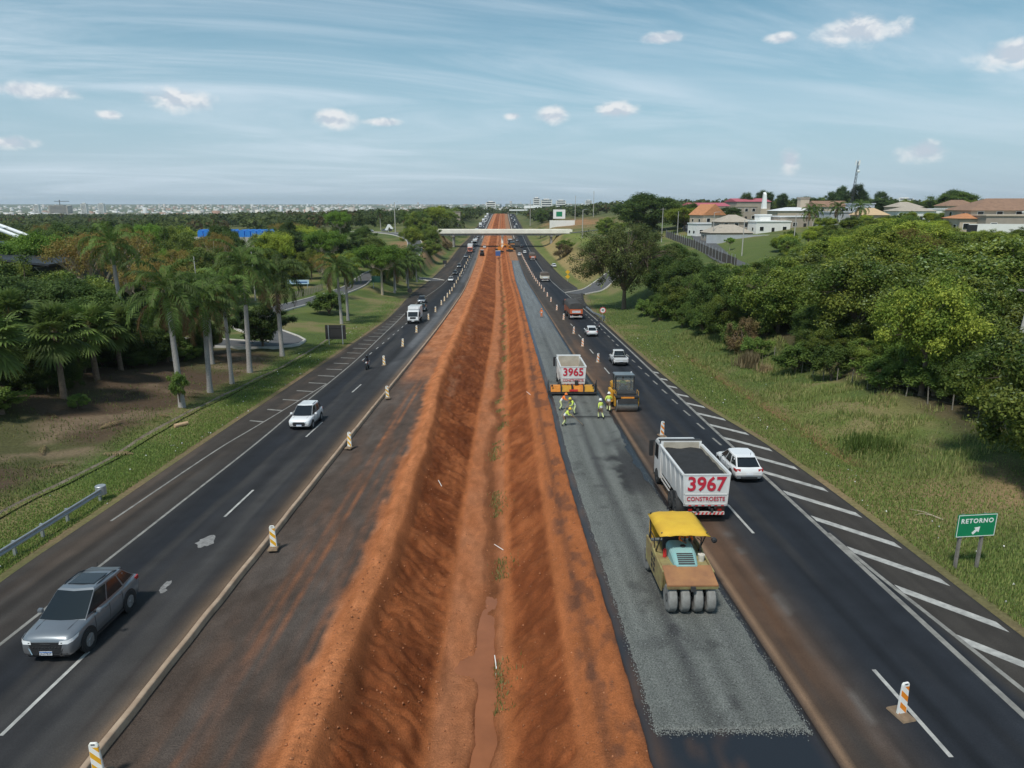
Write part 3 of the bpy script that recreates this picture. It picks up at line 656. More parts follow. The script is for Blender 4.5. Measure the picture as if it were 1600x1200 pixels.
def broad_tree(seed, h=10., r=6., crown_h=.62, clumps=46, leaves=300, lsize=.30, cols=((.055,.105,.022),(.085,.14,.03)), bloom=None, bloom_p=0., flat=.55, trunk_r=.28, fork=.3, bare=0.0, bark=None, density_low=.5, lean=.0, clump_r=1.02):
    rg = np.random.default_rng(seed); tb = MB(); clumps = int(clumps*1.45); leaves = int(leaves*.68); flat = min(.95, flat*1.3)
    top = Vector((lean*h, 0, h*fork)); tb.tube([(0,0,-.4),(0,0,.25),(lean*h*.4,0,h*fork*.55),top], [trunk_r*1.5,trunk_r*1.05,trunk_r*.85,trunk_r*.7], 8)
    zc = h*(1-crown_h/2); cen = []
    while len(cen) < clumps:
        p = rg.uniform(-1, 1, 3); d = np.linalg.norm(p)
        if d > 1 or d < .42 or (p[2] < -.35 and rg.random() > density_low): continue
        ang = math.atan2(p[1], p[0]); lob = .78 + .30*math.sin(ang*3+seed) * .6 + .22*math.sin(ang*5+seed*2.3)*.6
        cen.append((p[0]*r*lob + lean*h, p[1]*r*lob, zc + p[2]*h*crown_h/2*(.86+.2*rg.random())))
    nl = 6; limbs = []
    for k in range(nl):
        a = 2*math.pi*k/nl + rg.uniform(-.4, .4); e = Vector((math.cos(a)*r*.42 + lean*h, math.sin(a)*r*.42, h*rg.uniform(.5, .68)))
        m = top.lerp(e, .5) + Vector((0, 0, h*.03)); tb.tube([top, m, e], [trunk_r*.62, trunk_r*.42, trunk_r*.28], 6); limbs.append((m, e))
    for c in cen:
        c = Vector(c); m, e = min(limbs, key=lambda q: (q[1]-c).length); j = e.lerp(m, rg.uniform(0, .5)); mid = j.lerp(c, .55) + Vector((0, 0, .15*rg.normal()))
        tb.tube([j, mid, c], [trunk_r*.24, trunk_r*.15, trunk_r*.06], 4)
    V = []; F = []; K = []; o = 0; c0, c1 = np.array(cols[0]), np.array(cols[1])
    for c in cen:
        if bare and rg.random() < bare: continue
        n = int(leaves*LK*rg.uniform(.6, 1.4)); cr = clump_r*rg.uniform(.7, 1.35)*r/6
        q = np.clip(rg.normal(size=(n, 3))*.46, -1.25, 1.25); tl = rg.normal(size=2)*.35; q[:, 2] += (q[:, 0]*tl[0] + q[:, 1]*tl[1])
        pos = np.array(c) + q*[cr, cr, cr*flat]; nr_ = q*.6 + rg.normal(size=(n, 3))*.55 + [0, 0, .75]; nr_ /= np.linalg.norm(nr_, axis=1)[:, None]
        t = np.clip(rg.random()*.95 + rg.normal(size=n)*.22, 0, 1.35); cc = (c0 + (c1-c0)*t[:, None])*1.8*np.array([1.12, 1.0, .9])
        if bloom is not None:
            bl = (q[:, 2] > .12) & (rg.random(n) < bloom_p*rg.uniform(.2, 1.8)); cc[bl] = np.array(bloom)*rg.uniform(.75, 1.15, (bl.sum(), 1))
        v, f, k_ = leaf_quads(pos, nr_, rg.uniform(.65, 1.25, n)*lsize*LS, cc, rg)
        V.append(v); F.append(f + o); K.append(k_); o += len(v)
    return tb.mesh('trunk', bark or BARK, smooth=50), mesh_np('crown', np.concatenate(V), np.concatenate(F), LEAF, np.concatenate(K))
def frond(rg, pos, azim, elev, length, droop, V, F, K, o, col, npair=34, lw=.045, ll=.62, twist=.0):
    """one pinnate palm leaf"""
    pts = []; p = np.array(pos, float); el = elev; d = length/14
    for k in range(15):
        pts.append(p.copy()); p = p + d*np.array([math.cos(azim)*math.cos(el), math.sin(azim)*math.cos(el), math.sin(el)]); el -= droop/14*(.5+k/9)
    pts = np.array(pts); side = np.array([-math.sin(azim), math.cos(azim), 0])
    t = np.linspace(.10, .99, npair); idx = t*14; i0 = np.minimum(idx.astype(int), 13); fr = (idx-i0)[:, None]; c = pts[i0]*(1-fr)+pts[i0+1]*fr; tan = pts[i0+1]-pts[i0]; tan /= np.linalg.norm(tan, axis=1)[:, None]
    up = np.cross(tan, side); up /= np.linalg.norm(up, axis=1)[:, None] + 1e-9; up *= np.sign(up[:, 2:3] + 1e-6)
    lens = ll*np.sin(np.clip(t*2.6+.35, 0, math.pi-.35))[:, None]*length/3.2
    for sg in (-1, 1):
        jit = rg.normal(size=(npair, 3))*.10; dirn = side*sg*.78 + tan*.55 + up*.12 + jit; dirn /= np.linalg.norm(dirn, axis=1)[:, None]
        mid = c + dirn*lens*.55; tip = c + dirn*lens + np.array([0, 0, -1])*lens*.55
        wv = tan*lw*length/3.2
        v = np.stack([c - wv*.5, c + wv*.5, mid + wv, tip, mid - wv], 1).reshape(-1, 3); n = npair
        f = (np.arange(n)*5)[:, None, None] + np.array([(0,1,2,4),(4,2,3,3)])[None]
        V.append(v); F.append((f[:, 0]) + o[0]); F.append(np.stack([f[:, 0, 3], f[:, 0, 2], np.arange(n)*5+3, np.arange(n)*5+3], -1) + o[0])
        kk = col*rg.uniform(.7, 1.25, (n, 1)); K.append(np.repeat(kk, 5, 0)); o[0] += 5*n
    a = np.array([0, 0, .02]); v = np.concatenate([pts - side*.028, pts + side*.028]); n = 15
    V.append(v); F.append(np.stack([np.arange(14), np.arange(14)+n, np.arange(1, 15)+n, np.arange(1, 15)], -1) + o[0]); K.append(np.repeat(np.array([[.16,.17,.06]]), 2*n, 0)); o[0] += 2*n
def tri_mesh(name, V, F, K, mat):
    v = np.concatenate(V); f = np.concatenate(F); k = np.concatenate(K); me = bpy.data.meshes.new(name)
    fl = [tuple(q) if q[2] != q[3] else tuple(q[:3]) for q in f.tolist()]; me.from_pydata(v.tolist(), [], fl)
    a = me.attributes.new('Col', 'FLOAT_COLOR', 'POINT'); c = np.ones((len(v), 4), np.float32); c[:, :3] = k; a.data.foreach_set('color', c.ravel()); me.materials.append(mat); return me
def royal_palm(seed, h=7.5, fl=3.6, n=24):
    rg = np.random.default_rng(seed); cu = rg.uniform(-.25, .25)
    tr = MB().tube([(0,0,-.3),(0,0,.12),(.0,0,h*.12),(cu*.5,0,h*.45),(cu,0,h*.8)], [.36,.30,.235,.225,.165], 10).mesh('trunk', PALMBARK, smooth=60)
    sh = MB().tube([(cu,0,h*.8),(cu,0,h*.86),(cu,0,h*.97),(cu,0,h*1.02)], [.17,.16,.11,.05], 8).mesh('crownshaft', M('crownshaft_green', (.13,.20,.05), .5, var=.2), smooth=60)
    V, F, K, o = [], [], [], [0]
    for k in range(n):
        t = k/(n-1); az = k*2.399 + rg.uniform(-.2, .2); el = 1.35 - 2.0*t + rg.uniform(-.1, .1); dead = t > .90
        col = np.array([.095,.15,.032])*rg.uniform(.65, 1.4) if not dead else np.array([.20,.12,.055])
        frond(rg, (cu, 0, h*.98-.18*t), az, el, fl*rg.uniform(.85, 1.1), 1.5+rg.uniform(-.2, .5), V, F, K, o, col)
    return tr, sh, tri_mesh('crown', V, F, K, LEAF)
def fan_palm(seed, h=4.5, n=30):
    rg = np.random.default_rng(seed); tr = MB().tube([(0,0,-.3),(0,0,.1),(.05,0,h*.5),(.1,0,h)], [.26,.2,.17,.15], 8).mesh('trunk', BARK, smooth=60)
    V, F, K, o = [], [], [], [0]; SV, SF, SK, so = [], [], [], [0]
    for k in range(n + 9):
        dead = k >= n; t = k/(n-1) if not dead else 1; az = k*2.399 + rg.uniform(-.3, .3); el = (1.45 - 2.3*t + rg.uniform(-.2, .2)) if not dead else rg.uniform(-1.5, -1.2)
        L = rg.uniform(.7, 1.3) if not dead else rg.uniform(.4, .9); R_ = rg.uniform(.8, 1.15) if not dead else rg.uniform(.6, .9); d = np.array([math.cos(az)*math.cos(el), math.sin(az)*math.cos(el), math.sin(el)]); side = np.array([-math.sin(az), math.cos(az), 0.]); up = np.cross(d, side); up *= 1 if up[2] > 0 else -1
        hub = np.array([.1, 0, h]) + d*L; m = 19; vv = [hub]; kk = []; ff = []
        base_c = np.array([.135,.195,.048])*rg.uniform(.55, 1.4) if not dead else np.array([.19,.125,.065])*rg.uniform(.6, 1.2)
        bend = .35 + .5*t
        for j in range(m):
            a = (j/(m-1)-.5)*math.radians(230 if not dead else 120); dd = d*math.cos(a) + side*math.sin(a)
            for q, wd in ((.55, .06), (1.0, .0)):
                pp = hub + dd*R_*q*(1 if abs(a) < 1.2 else .85) - np.array([0, 0, 1])*bend*R_*q*q*.55 + up*.06*(1 if j % 2 else -1)*q
                s2 = np.cross(dd, up); s2 /= np.linalg.norm(s2)+1e-9
                if wd: vv += [pp - s2*R_*.085, pp + s2*R_*.085]
                else: vv += [pp]
            b0 = 1 + 3*j; ff += [(0, b0, b0+1, b0+1), (b0, b0+2, b0+1, b0+1)]
        W = (SV, SF, SK, so) if dead else (V, F, K, o)
        W[0].append(np.array(vv)); W[1].append(np.array(ff) + W[3][0]); W[2].append(np.repeat(base_c[None], len(vv), 0)*rg.uniform(.85, 1.15, (len(vv), 1))); W[3][0] += len(vv)
        st = np.array([[.1, 0, h]-side*.02, [.1, 0, h]+side*.02, hub+side*.02, hub-side*.02]); W[0].append(st); W[1].append(np.array([[0,1,2,3]]) + W[3][0]); W[2].append(np.repeat(np.array([[.14,.13,.045]]), 4, 0)); W[3][0] += 4
    return tr, tri_mesh('crown', V, F, K, LEAF), tri_mesh('dead_skirt', SV, SF, SK, LEAF)
PROTO = {
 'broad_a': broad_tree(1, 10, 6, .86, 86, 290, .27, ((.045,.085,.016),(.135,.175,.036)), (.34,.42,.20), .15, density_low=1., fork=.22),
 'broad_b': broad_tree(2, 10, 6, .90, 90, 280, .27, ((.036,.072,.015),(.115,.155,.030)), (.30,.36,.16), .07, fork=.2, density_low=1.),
 'broad_c': broad_tree(3, 10, 6, .66, 64, 300, .26, ((.055,.095,.016),(.15,.19,.032)), None, 0, fork=.36),
 'broad_d': broad_tree(4, 10, 6, .92, 90, 270, .28, ((.030,.060,.016),(.065,.105,.024)), None, 0, fork=.2, density_low=.9),
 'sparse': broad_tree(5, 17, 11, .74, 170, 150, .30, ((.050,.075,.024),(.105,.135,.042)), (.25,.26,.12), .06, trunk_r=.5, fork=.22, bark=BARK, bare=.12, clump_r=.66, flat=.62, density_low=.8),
 'umbrella': broad_tree(6, 9, 6.5, .38, 46, 320, .26, ((.055,.115,.018),(.10,.18,.028)), None, 0, flat=.35, fork=.5, bark=PALEBARK),
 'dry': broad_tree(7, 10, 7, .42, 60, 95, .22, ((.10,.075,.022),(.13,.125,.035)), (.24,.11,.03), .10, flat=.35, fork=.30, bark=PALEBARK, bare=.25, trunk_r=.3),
 'dark': broad_tree(8, 11, 5.5, .85, 66, 290, .28, ((.024,.048,.014),(.050,.085,.022)), None, 0, fork=.15, density_low=1.),
 'lime': broad_tree(9, 9, 6, .6, 52, 300, .28, ((.10,.15,.02),(.17,.22,.03)), None, 0, fork=.3),
 'slim': broad_tree(10, 13, 3.2, .75, 40, 200, .30, ((.026,.052,.022),(.05,.085,.03)), None, 0, fork=.35, flat=.9, clump_r=1.9),
 'bush': broad_tree(11, 3, 2.0, .92, 26, 190, .16, ((.045,.085,.02),(.085,.135,.03)), None, 0, fork=.08, density_low=1., trunk_r=.08, flat=.8),
 'brown_bush': broad_tree(12, 3, 2.2, .9, 26, 130, .15, ((.10,.075,.045),(.13,.12,.05)), None, 0, fork=.08, density_low=1., trunk_r=.08, flat=.8),
}
PSIZE = {'broad_a':(10,6),'broad_b':(10,6),'broad_c':(10,6),'broad_d':(10,6),'sparse':(17,11),'umbrella':(9,6.5),'dry':(10,7),'dark':(11,5.5),'lime':(9,6),'slim':(13,3.2),'bush':(3,2),'brown_bush':(3,2.2)}
_trg = random.Random(4)
def tree(kind, x, y, h, r, label, group=None, name='broadleaf_tree', cat='tree', rz=None, z=None):
    ph, pr = PSIZE[kind]; o = thing(name, label, cat, (x, y, (tz(x, y) if z is None else z) - .05), (0, 0, _trg.uniform(0, 6.28) if rz is None else rz), group)
    o.scale = (r/pr, r/pr, h/ph)
    tm, cm = PROTO[kind]; obj('trunk', tm, o); obj('crown', cm, o); return o
ROYAL = [royal_palm(21, 7.5), royal_palm(22, 7.5, 3.3, 21), royal_palm(23, 7.5, 3.5, 26)]
FAN = [fan_palm(31, 4.5, 40), fan_palm(32, 4.5, 34)]
def palm(x, y, h, label, k=0, crown=1.0, group=None, rz=None):
    o = thing('royal_palm', label, 'palm tree', (x, y, tz(x, y)-.05), (0, 0, _trg.uniform(0, 6.28) if rz is None else rz), group)
    tr, sh, cr = ROYAL[k % 3]; s = h/7.5; q = obj('trunk', tr, o); q.scale = (crown, crown, s); obj('crownshaft', sh, q)
    crown *= 1.22; c = obj('crown', cr, o); c.scale = (crown,)*3; c.location = (0, 0, 7.35*(s-crown)); o.rotation_euler[0] = _trg.uniform(-.03, .03); return o
def fanpalm(x, y, h, label, k=0, sc=1.0):
    o = thing('fan_palm', label, 'palm tree', (x, y, tz(x, y)-.05), (0, 0, _trg.uniform(0, 6.28))); tr, cr, sk = FAN[k % 2]; s = h/4.5
    q = obj('trunk', tr, o); q.scale = (sc, sc, s)
    for n_, me_ in (('crown', cr), ('dead_skirt', sk)):
        c = obj(n_, me_, o); c.scale = (sc,)*3; c.location = (0, 0, 4.5*(s-sc))
    return o
exec_layout = True

# ------------------------------------------------------------------ trees where they stand
LETTER = {'a':'broad_a','b':'broad_b','c':'broad_c','d':'broad_d','k':'dark','u':'umbrella','l':'lime','y':'dry','s':'slim'}
BACK_LEFT = '-153.6,223.2,8.4,6.3,d;-280.2,437,9.5,4.8,d;-67.1,138.1,8.7,6.6,d;-123.5,335.2,5.1,3.8,a;-146.1,210.7,9.9,4.9,y;-63.2,171,10.2,6.7,d;-67.2,299.1,13.5,6.1,u;-45.5,214.4,9.5,6.9,k;-93,214.6,10.7,5.7,k;-329.8,462.8,11.4,6,c;-217.4,445.6,8.5,6.3,d;-85.8,278,11.1,4.7,y;-93.5,316,9.4,6.1,y;-81.7,234.7,9.3,6.2,k;-93.9,152.2,13.2,5.9,b;-83.3,165.7,8.8,5.5,l;-249.7,420.4,8.5,6,l;-312.9,454.6,9.4,5.1,d;-101.5,171.6,11.2,5,k;-149.4,357,5.2,3.9,a;-134.1,452.4,6.2,4.6,l;-95.8,127.7,9,5.2,u;-234.8,324.3,11.2,6.5,u;-145.9,324.8,10,4.9,b;-159.6,280.3,12.5,5,k;-68.6,237,12.5,7.7,k;-74.5,462.2,9.6,6.9,u;-234.3,436.5,10.7,5.3,d;-143.1,225.3,13.9,7.3,d;-237.1,375.1,9.6,6.3,a;-100.4,466.2,9.2,6.2,k;-213,454.1,9.6,7.2,u;-101.1,228.3,11.7,7.9,a;-186.7,279.5,10,7.3,l;-68.5,274.1,9,4.8,c;-63.8,161.9,12.8,4.6,y;-74,115.2,12.6,6.3,u;-97.8,199.7,13.5,5,u;-134,432.7,5.8,4.4,d;-105,152.7,13.2,6.3,c;-73.8,327.1,8.8,5,k;-67.6,307.7,11.4,4.9,d;-71.6,128.1,11.6,7.9,d;-166.5,357.8,10,6.4,d;-272.9,448.9,8.4,6.3,b;-81.8,131.5,12,4.8,b;-296.5,432.4,10.9,7,c;-137.9,197.4,12.5,6.1,b;-110,250.4,12.7,8,c;-123.2,252.4,8.6,5.7,u;-140.1,332.7,6.8,4.7,d;-143.4,203.7,13.5,6,k;-263.6,396.8,9.6,7.2,a;-148.6,270.6,13.6,6.4,k;-37,447.4,9.1,5.4,k;-81,267.7,12,5.4,k;-110.1,345.3,7.2,5.4,l;-262.8,459.2,9.1,5.3,d;-113.2,408.8,8.1,6.1,u;-83.7,463.4,10.7,4.5,k;-93,323.6,9.1,4.7,k;-162,267.7,13.5,7.9,d;-122.6,184.5,8.5,5.7,k;-187.9,288.5,8,6,k;-279.6,403.2,10.4,6.6,k;-135.6,216,11.2,6.5,c;-93.2,345,9.7,5.9,b;-225.5,358.1,8.8,4.6,u;-237.3,455.2,8.3,6.1,a;-161.8,378.1,6,4.5,b;-169.5,377.2,8.3,6.2,d;-200.4,461.1,6.3,4.7,y;-71.9,226.1,11.7,6.9,c;-82.7,109.6,12,5.4,d;-205.6,351.6,9.7,6.3,b;-173.9,305.4,10.8,4.8,k;-52.7,272.5,9.6,6.1,d;-49,439.5,8.5,4.8,d;-107.1,200.6,11.8,6.6,k;-132.7,284.5,8.8,5.6,u;-172.1,242.3,9.9,5.7,u;-292.5,411.3,11.5,7.7,k;-148.4,197.4,13.2,5.9,b;-114.4,236.7,8.3,5.5,b;-232.3,336.8,10.6,7.9,u;-91.3,174.3,13.3,7.8,y;-199.6,307.3,12.2,4.8,l;-68.2,151.5,9.8,5.7,y;-62.9,200,11.3,5.6,l;-184.8,382.1,9.5,6.4,c;-168.4,229.8,9.6,5.3,k;-49.6,203.6,11.4,6.2,u;-268.8,419.9,9.5,5.4,l;-163.7,340.7,11.3,5.6,a;-211.7,283.8,13.6,7.8,d;-87.3,295.7,10.3,7.7,y;-278.8,383.8,11.7,5.6,d;-156.5,246.6,8.1,6,k;-278.3,468.7,8.1,5.6,d;-174.4,278.5,13,5.4,y;-171.8,351.2,11.3,5.4,u;-76.2,258.5,12.8,5.2,d;-80.1,175.8,13.3,5.4,b;-196,452.5,6.3,4.7,l;-158.9,322.6,9.1,6.8,b;-51.9,469.1,8.7,5.7,d;-127.3,243.2,9,5.7,a;-220.4,385.6,8.5,6.4,b;-70.4,176.4,9.9,6.1,b;-88.7,117.7,9.5,7.2,b;-113.9,261.9,9.1,6.8,k;-126.6,224.6,12.7,5.8,b;-148.9,291.8,10.4,5.1,y;-78.8,286.9,9.4,6.1,l;-76.6,190.8,12.6,7.2,k;-80.8,212.2,12.1,5.8,d;-175.8,265.4,9.7,5.3,k;-130.6,173.7,9.5,5.4,d;-196.9,421.1,9.8,5.4,a;-211.7,331.3,8.8,5.8,d;-133.5,254.3,8.5,6.4,a;-97.9,249.3,8.5,6.4,c;-128.5,397.8,5.8,4.4,a;-251.7,374.1,9,5.7,c;-318.6,442.8,11.5,6.2,d;-90.2,459.3,11.3,5.2,y;-102.7,305.8,8.5,5.6,k;-211.9,464.9,8.4,6.1,b;-250.7,441.6,8.5,6.4,d;-257.2,357.8,11.9,5,k;-55.5,454.2,8.5,5.1,d;-109.6,181,9.9,6.3,a;-115.1,206.5,12.8,5.8,k;-59.9,147,10.2,6.7,b;-114.1,307.6,6.2,4.6,d;-170.2,334.9,9.6,7.2,u;-168.4,315.7,10.7,7.2,c;-179.5,312,11.2,6.3,l;-115.8,318,6.3,4.7,b;-127.9,293.9,8,5.1,a;-149.4,299,8.4,5.3,b;-105.7,390.8,9,4.5,b;-49.6,430.3,8.9,6.7,a;-78.9,202.1,12.5,6,d;-317.8,431.4,9,6.3,d;-267.9,412.2,9.9,5.1,d;-237.4,426.3,10,5.3,y;-135.5,300.8,8,6,a;-69.8,264.6,9.8,6.5,d;-249.9,383,10,7.5,y'
BACK_RIGHT = '207.5,321.1,6.6,4.9,a;218.8,310.8,6.6,4.9,a;269.8,564,6.7,5,a;270.6,553.4,8.4,5.5,d;107.7,417.8,8.1,6.1,c;258.5,481.2,8,6,d;208.3,364.7,6,4.5,k;173.1,330.6,7.1,5.3,k;255.1,411.1,7.5,5.4,d;390.5,560.9,7.2,5.3,s;206.2,545.4,9.4,7,a;141.5,500.9,6.7,5,s;216.5,327.6,6.7,4.6,d;182.2,437,9.5,5.1,s;305.7,541.4,8.4,6.3,d;301.8,467,8.2,6.1,d;294.9,447.8,7.3,5.3,d;334,541.5,8.9,6.7,b;243.4,531.4,7.7,5.7,b;271,382.8,7.2,5.4,s;305.3,554.4,7.4,5.5,s;135.7,591.6,6.9,5.2,a;253,427.7,7.6,5.7,s;211.9,382.3,7.2,4.5,c;191.5,437.6,8.9,6.7,b;253.4,513.7,9.6,7.2,k;293.6,572.8,9.2,6.7,d;202.1,383.1,7.3,5.5,k;252,528.2,9,5.4,k;195.9,306.3,6.5,4.9,c;177.4,358.6,8,6,k;373.3,529.2,8.4,5.2,c;200.4,483.9,9.6,7,s;162,553.6,6.5,4.9,k;189.5,367.2,7.5,5.6,a;228,516,8.1,4.9,k;242.8,600.8,10.8,5.3,k;92.9,555.5,7.3,5.5,c;170.8,608.4,5.9,4.4,c;318.7,432.3,8.1,6.1,c;159.8,566.8,6.1,4.6,k;378.5,520,9.1,6.8,c;121.9,531,7.4,5.4,k;215.1,455.2,9.7,4.8,b;380.2,597.2,9.6,4.7,d;214.3,303.7,6.5,4.9,a;308.8,485.1,8.4,5.1,c;234.4,348.9,6.9,5.2,s;289.2,494.7,8.3,6.2,c;121.3,503.7,7.4,5.6,a;183.5,537.4,8,6,d;267.9,434.1,7.8,5.8,k;175.4,457.2,9,6.4,a;90.5,351.3,9.5,6.9,d;168.5,569,6.6,4.9,a;396,535.7,6.7,5,k;303.7,455.1,8.1,4.6,s;139.1,510.9,6.7,5,b;122.3,458,7.3,5.5,d;302.8,612,8.3,6.2,d;193.8,618.9,7.2,5.4,k;76.9,315.9,7.3,4.5,k;246,494.8,9.3,7,k;267.7,515.6,6.6,4.9,a;182.3,513.4,6.7,5,b;190.4,578.1,7.8,4.9,a;102.3,479.9,8.7,5.6,d;132.4,306.5,9.4,6.5,k;204.6,338,6.8,5.1,k;164.9,321.5,7.5,5.6,s;225.6,613.9,6.7,5,s;101.8,451.1,8.7,6.5,s;293.9,547.7,8.6,6.4,a;232.2,459.4,8.6,6.4,a;149.9,304.7,6.6,4.9,d'
LOOK = {'a':'mid green rounded tree','b':'deep green rounded tree','c':'fresh green open-crowned tree','d':'dark green dense tree','k':'very dark bushy tree','u':'flat-topped bright green tree','l':'yellow-green tree','y':'thin dry tree with pale bare branches','s':'slim tall dark tree'}
def unpack(t): return [(float(a), float(b), float(c), float(d), e) for a, b, c, d, e in (q.split(',') for q in t.split(';'))]
FARLIST = []
for x, y, h, r, k in unpack(BACK_LEFT):
    if y > 305: FARLIST.append((x, y, h, r)); continue
    if y < 220: h *= 1.12; r *= 1.1
    zone = 'in the wood left of the ramp road' if y > 250 else ('in the wood behind the side road' if y > 150 else 'in the grove beside the ivy-covered stand')
    tree(LETTER[k], x, y, h, r, LOOK[k] + ' ' + zone, 'background trees left of the highway')
for x, y, h, r, k in unpack(BACK_RIGHT):
    if y > 500: FARLIST.append((x, y, h, r)); continue
    tree(LETTER[k], x, y, h, r, LOOK[k] + (' among the houses on the right rise' if x > 110 else ' beyond the bridge right of the highway'), 'background trees on the right rise')

MID_RIGHT = '70.8,131,7.6,6.4,c;75.7,139.8,7,4.6,d;87.7,128.2,4.5,4.5,c;80,159.1,5.3,4.4,b;96.9,170,4.3,4.3,a;64.9,140.4,5.9,5.9,b;83.4,149.7,5.6,4.9,c;78.2,170.2,3.3,3.3,k;73.9,145.6,6.5,4.1,c;85.1,177.8,3.3,3.3,l;99.9,179.2,3.4,3.4,b;95.1,145.9,3,3,l;91.1,159.5,5,5,a;96.7,185,3.1,3.1,b;93.8,140,3.4,3.4,c;70.8,166.4,2.4,2.4,d;85.4,142.6,5.5,5.5,l;73.9,159.3,4.7,4,c;86.6,183.4,2.6,2.6,d;84.5,133,4.7,4.7,b;102.4,143.7,2.7,2.7,b;95.9,131.8,4,4,b;101.4,192.4,2.5,2.5,c;67.6,147.6,5.1,5.1,b;62.9,151.3,3.7,3.7,c;83.5,171.7,3.8,3.8,c;95.5,155.3,3,3,a;93.1,175.9,3.8,3.8,c;63.5,130.8,6.9,5,l;101.9,186.4,2.9,2.9,b;66.1,158.8,3,3,d;88.3,153.1,5.8,4.7,l;62,146.4,4.4,4.1,b;102.6,172.2,3.1,3.1,c'
MID_LEFT = '-180.1,285.1,11.6,5.3,b;-93.3,211.4,9.3,6.3,c;-61.9,198.4,7.8,6.1,b;-79.5,159.3,9.1,6.1,u;-91,235.1,6.7,5.4,b;-122.5,183.9,11.1,5.6,c;-74.8,192.2,7.6,5.8,l;-71.8,275.1,7.8,4.8,b;-52.7,196.8,7.8,4.2,c;-88.5,131.9,11.7,5.8,l;-72.1,143.2,6.2,4.6,c;-91.6,154.8,6.6,5.3,l;-116.6,201.6,11.8,5.4,l;-193,296.7,7.1,5.6,d;-54.3,182,6.8,5.3,a;-103.1,264.6,4.4,3.5,c;-104.5,204.9,6.6,5.3,d;-126.8,259.6,7.5,4.6,b;-147.1,250.9,10.1,5.2,u;-60,143.4,8.1,4.6,a;-94.8,219.9,6.1,4.5,u;-110.3,236.8,11.5,6.2,c;-159.3,230.9,9.1,4.7,c;-181.6,252.5,7.9,6.3,l;-120.7,240.7,10.1,6.1,b;-127.5,285.1,8.4,4.8,a;-70.8,152.9,10.7,4,u;-189.4,271.5,8.9,5.3,b;-160.5,254,9,4.4,l;-95.4,165.1,9.9,4,b;-116.8,255.1,7.8,5.1,b;-73.7,202.8,7.6,4.2,a;-104.1,150.8,10.6,4,b;-134.3,282.3,6.4,4.7,u;-183.5,298.2,8,4.2,b;-56.5,218.5,8.4,4.4,a;-122.3,193,11.4,6.4,d;-138.8,196.5,10.6,5.1,c;-69.1,258.5,10.6,6.3,l;-78.9,226.9,6.3,5,c;-81.1,126.2,6.6,5.1,a;-132.7,251.5,7.6,6.1,u;-153.7,280.1,8.5,6.4,l;-99.2,241.4,6.7,4.2,l;-148.7,211.9,10.2,6.4,a;-86.1,179.2,9.2,6.2,b'
for x, y, h, r, k in unpack(MID_RIGHT): tree(LETTER[k], x, y, h, r, LOOK[k] + ' between the verge thicket and the houses', 'trees below the houses')
for x, y, h, r, k in unpack(MID_LEFT): tree(LETTER[k], x, y, h, r, LOOK[k] + ' in the wood just left of the side road', 'trees left of the side road')
# the thicket along the right verge, from the speed sign to the edge of the picture
BANK = [('sparse',25,147,17.5,11.5,'huge spreading tree with open twiggy crown behind the speed limit sign'),
 ('broad_d',33,127,7.6,5.5,'rounded dark tree right behind the huge spreading tree'),('broad_b',36.5,112,6.6,6,'low wide tree in front of the grassy lot and grey boundary wall'),
 ('broad_d',31,105,8.6,4.6,'dense dark tree at the thicket edge above the wide grass verge'),('broad_a',41,98,8,7,'broad tree with cream blossom in the middle of the thicket'),
 ('broad_b',34.5,88,9.2,5.6,'dark tree beside the tuft of dry straw grass'),('broad_c',45,84,11.4,7.2,'tall open-crowned tree whose top hides the grey flat house'),
 ('broad_a',37.5,74,10.6,6.2,'blossoming tree leaning over the wire fence posts'),('broad_a',47.5,70,10.6,8,'wide blossoming tree below the big beige house'),
 ('broad_a',40,62.5,9.4,5.6,'blossoming tree above the forked pale trunk'),('broad_b',51.5,58,11,7.4,'dark leafy tree at the right picture edge below the beige house'),
 ('broad_c',57.5,75,10,8,'fresh green tree in front of the white garden wall'),('broad_c',61,95,7.8,8,'flat open-crowned tree left of the white garden wall'),
 ('broad_c',53,110,8.2,7.5,'open-crowned tree in front of the grey flat house'),('broad_c',66,118,9.0,8.5,'tallest open-crowned tree left of the beige house'),
 ('broad_b',48,127,4.6,5.2,'low round tree at the foot of the grassy lot'),('broad_d',38,160,6.8,6,'bushy tree behind the huge spreading tree near the fence'),
 ('broad_d',31.5,138,8.5,5,'dark shrubby tree under the huge spreading tree'),('broad_b',30,118,6.8,4.2,'small round tree at the verge behind the guardrail end'),
 ('broad_b',29.8,94,6.4,3.6,'small dark tree bulging over the grass verge'),('broad_b',75,125,5,7,'low wide tree beside the beige house drive'),
 ('broad_a',55.5,128,5.6,7,'low wide tree in front of the street of houses'),('broad_a',31.8,39.6,9.4,4.8,'leafy green tree beside the concrete pole at the right edge'),
 ('broad_b',31.0,35.2,4.8,3.0,'low leafy shrub tree behind the green road sign')]
for k, x, y, h, r, lab in BANK: tree(k, x, y, h, r, lab, 'trees of the right verge thicket')
for x, y, h, r, lab in ((52,93,10.5,4.5,'dry tree with bare yellowish branches in the middle of the thicket'),(56.5,67,11.5,5,'dry brown-leaved tree at the right picture edge')): tree('dry', x, y, h, r, lab, 'trees of the right verge thicket')
tree('broad_c', 34.4, 56.2, 9.6, 4.6, 'tree with a forked pale trunk standing at the wire fence', 'trees of the right verge thicket')
BUSHES = [(29,80),(30.5,72),(31.5,66),(33,60),(28,110),(29,101),(27,122),(26.5,131),(28.5,87),(35,55.5),(36.5,50)]
for i, (x, y) in enumerate(BUSHES):
    tree('bush', x, y, 2.6 + (i % 3)*.5, 2.3 + (i % 2)*.5, 'green bush in the undergrowth along the right wire fence', 'undergrowth bushes of the thicket', 'bush', 'bush')
ub = random.Random(6)
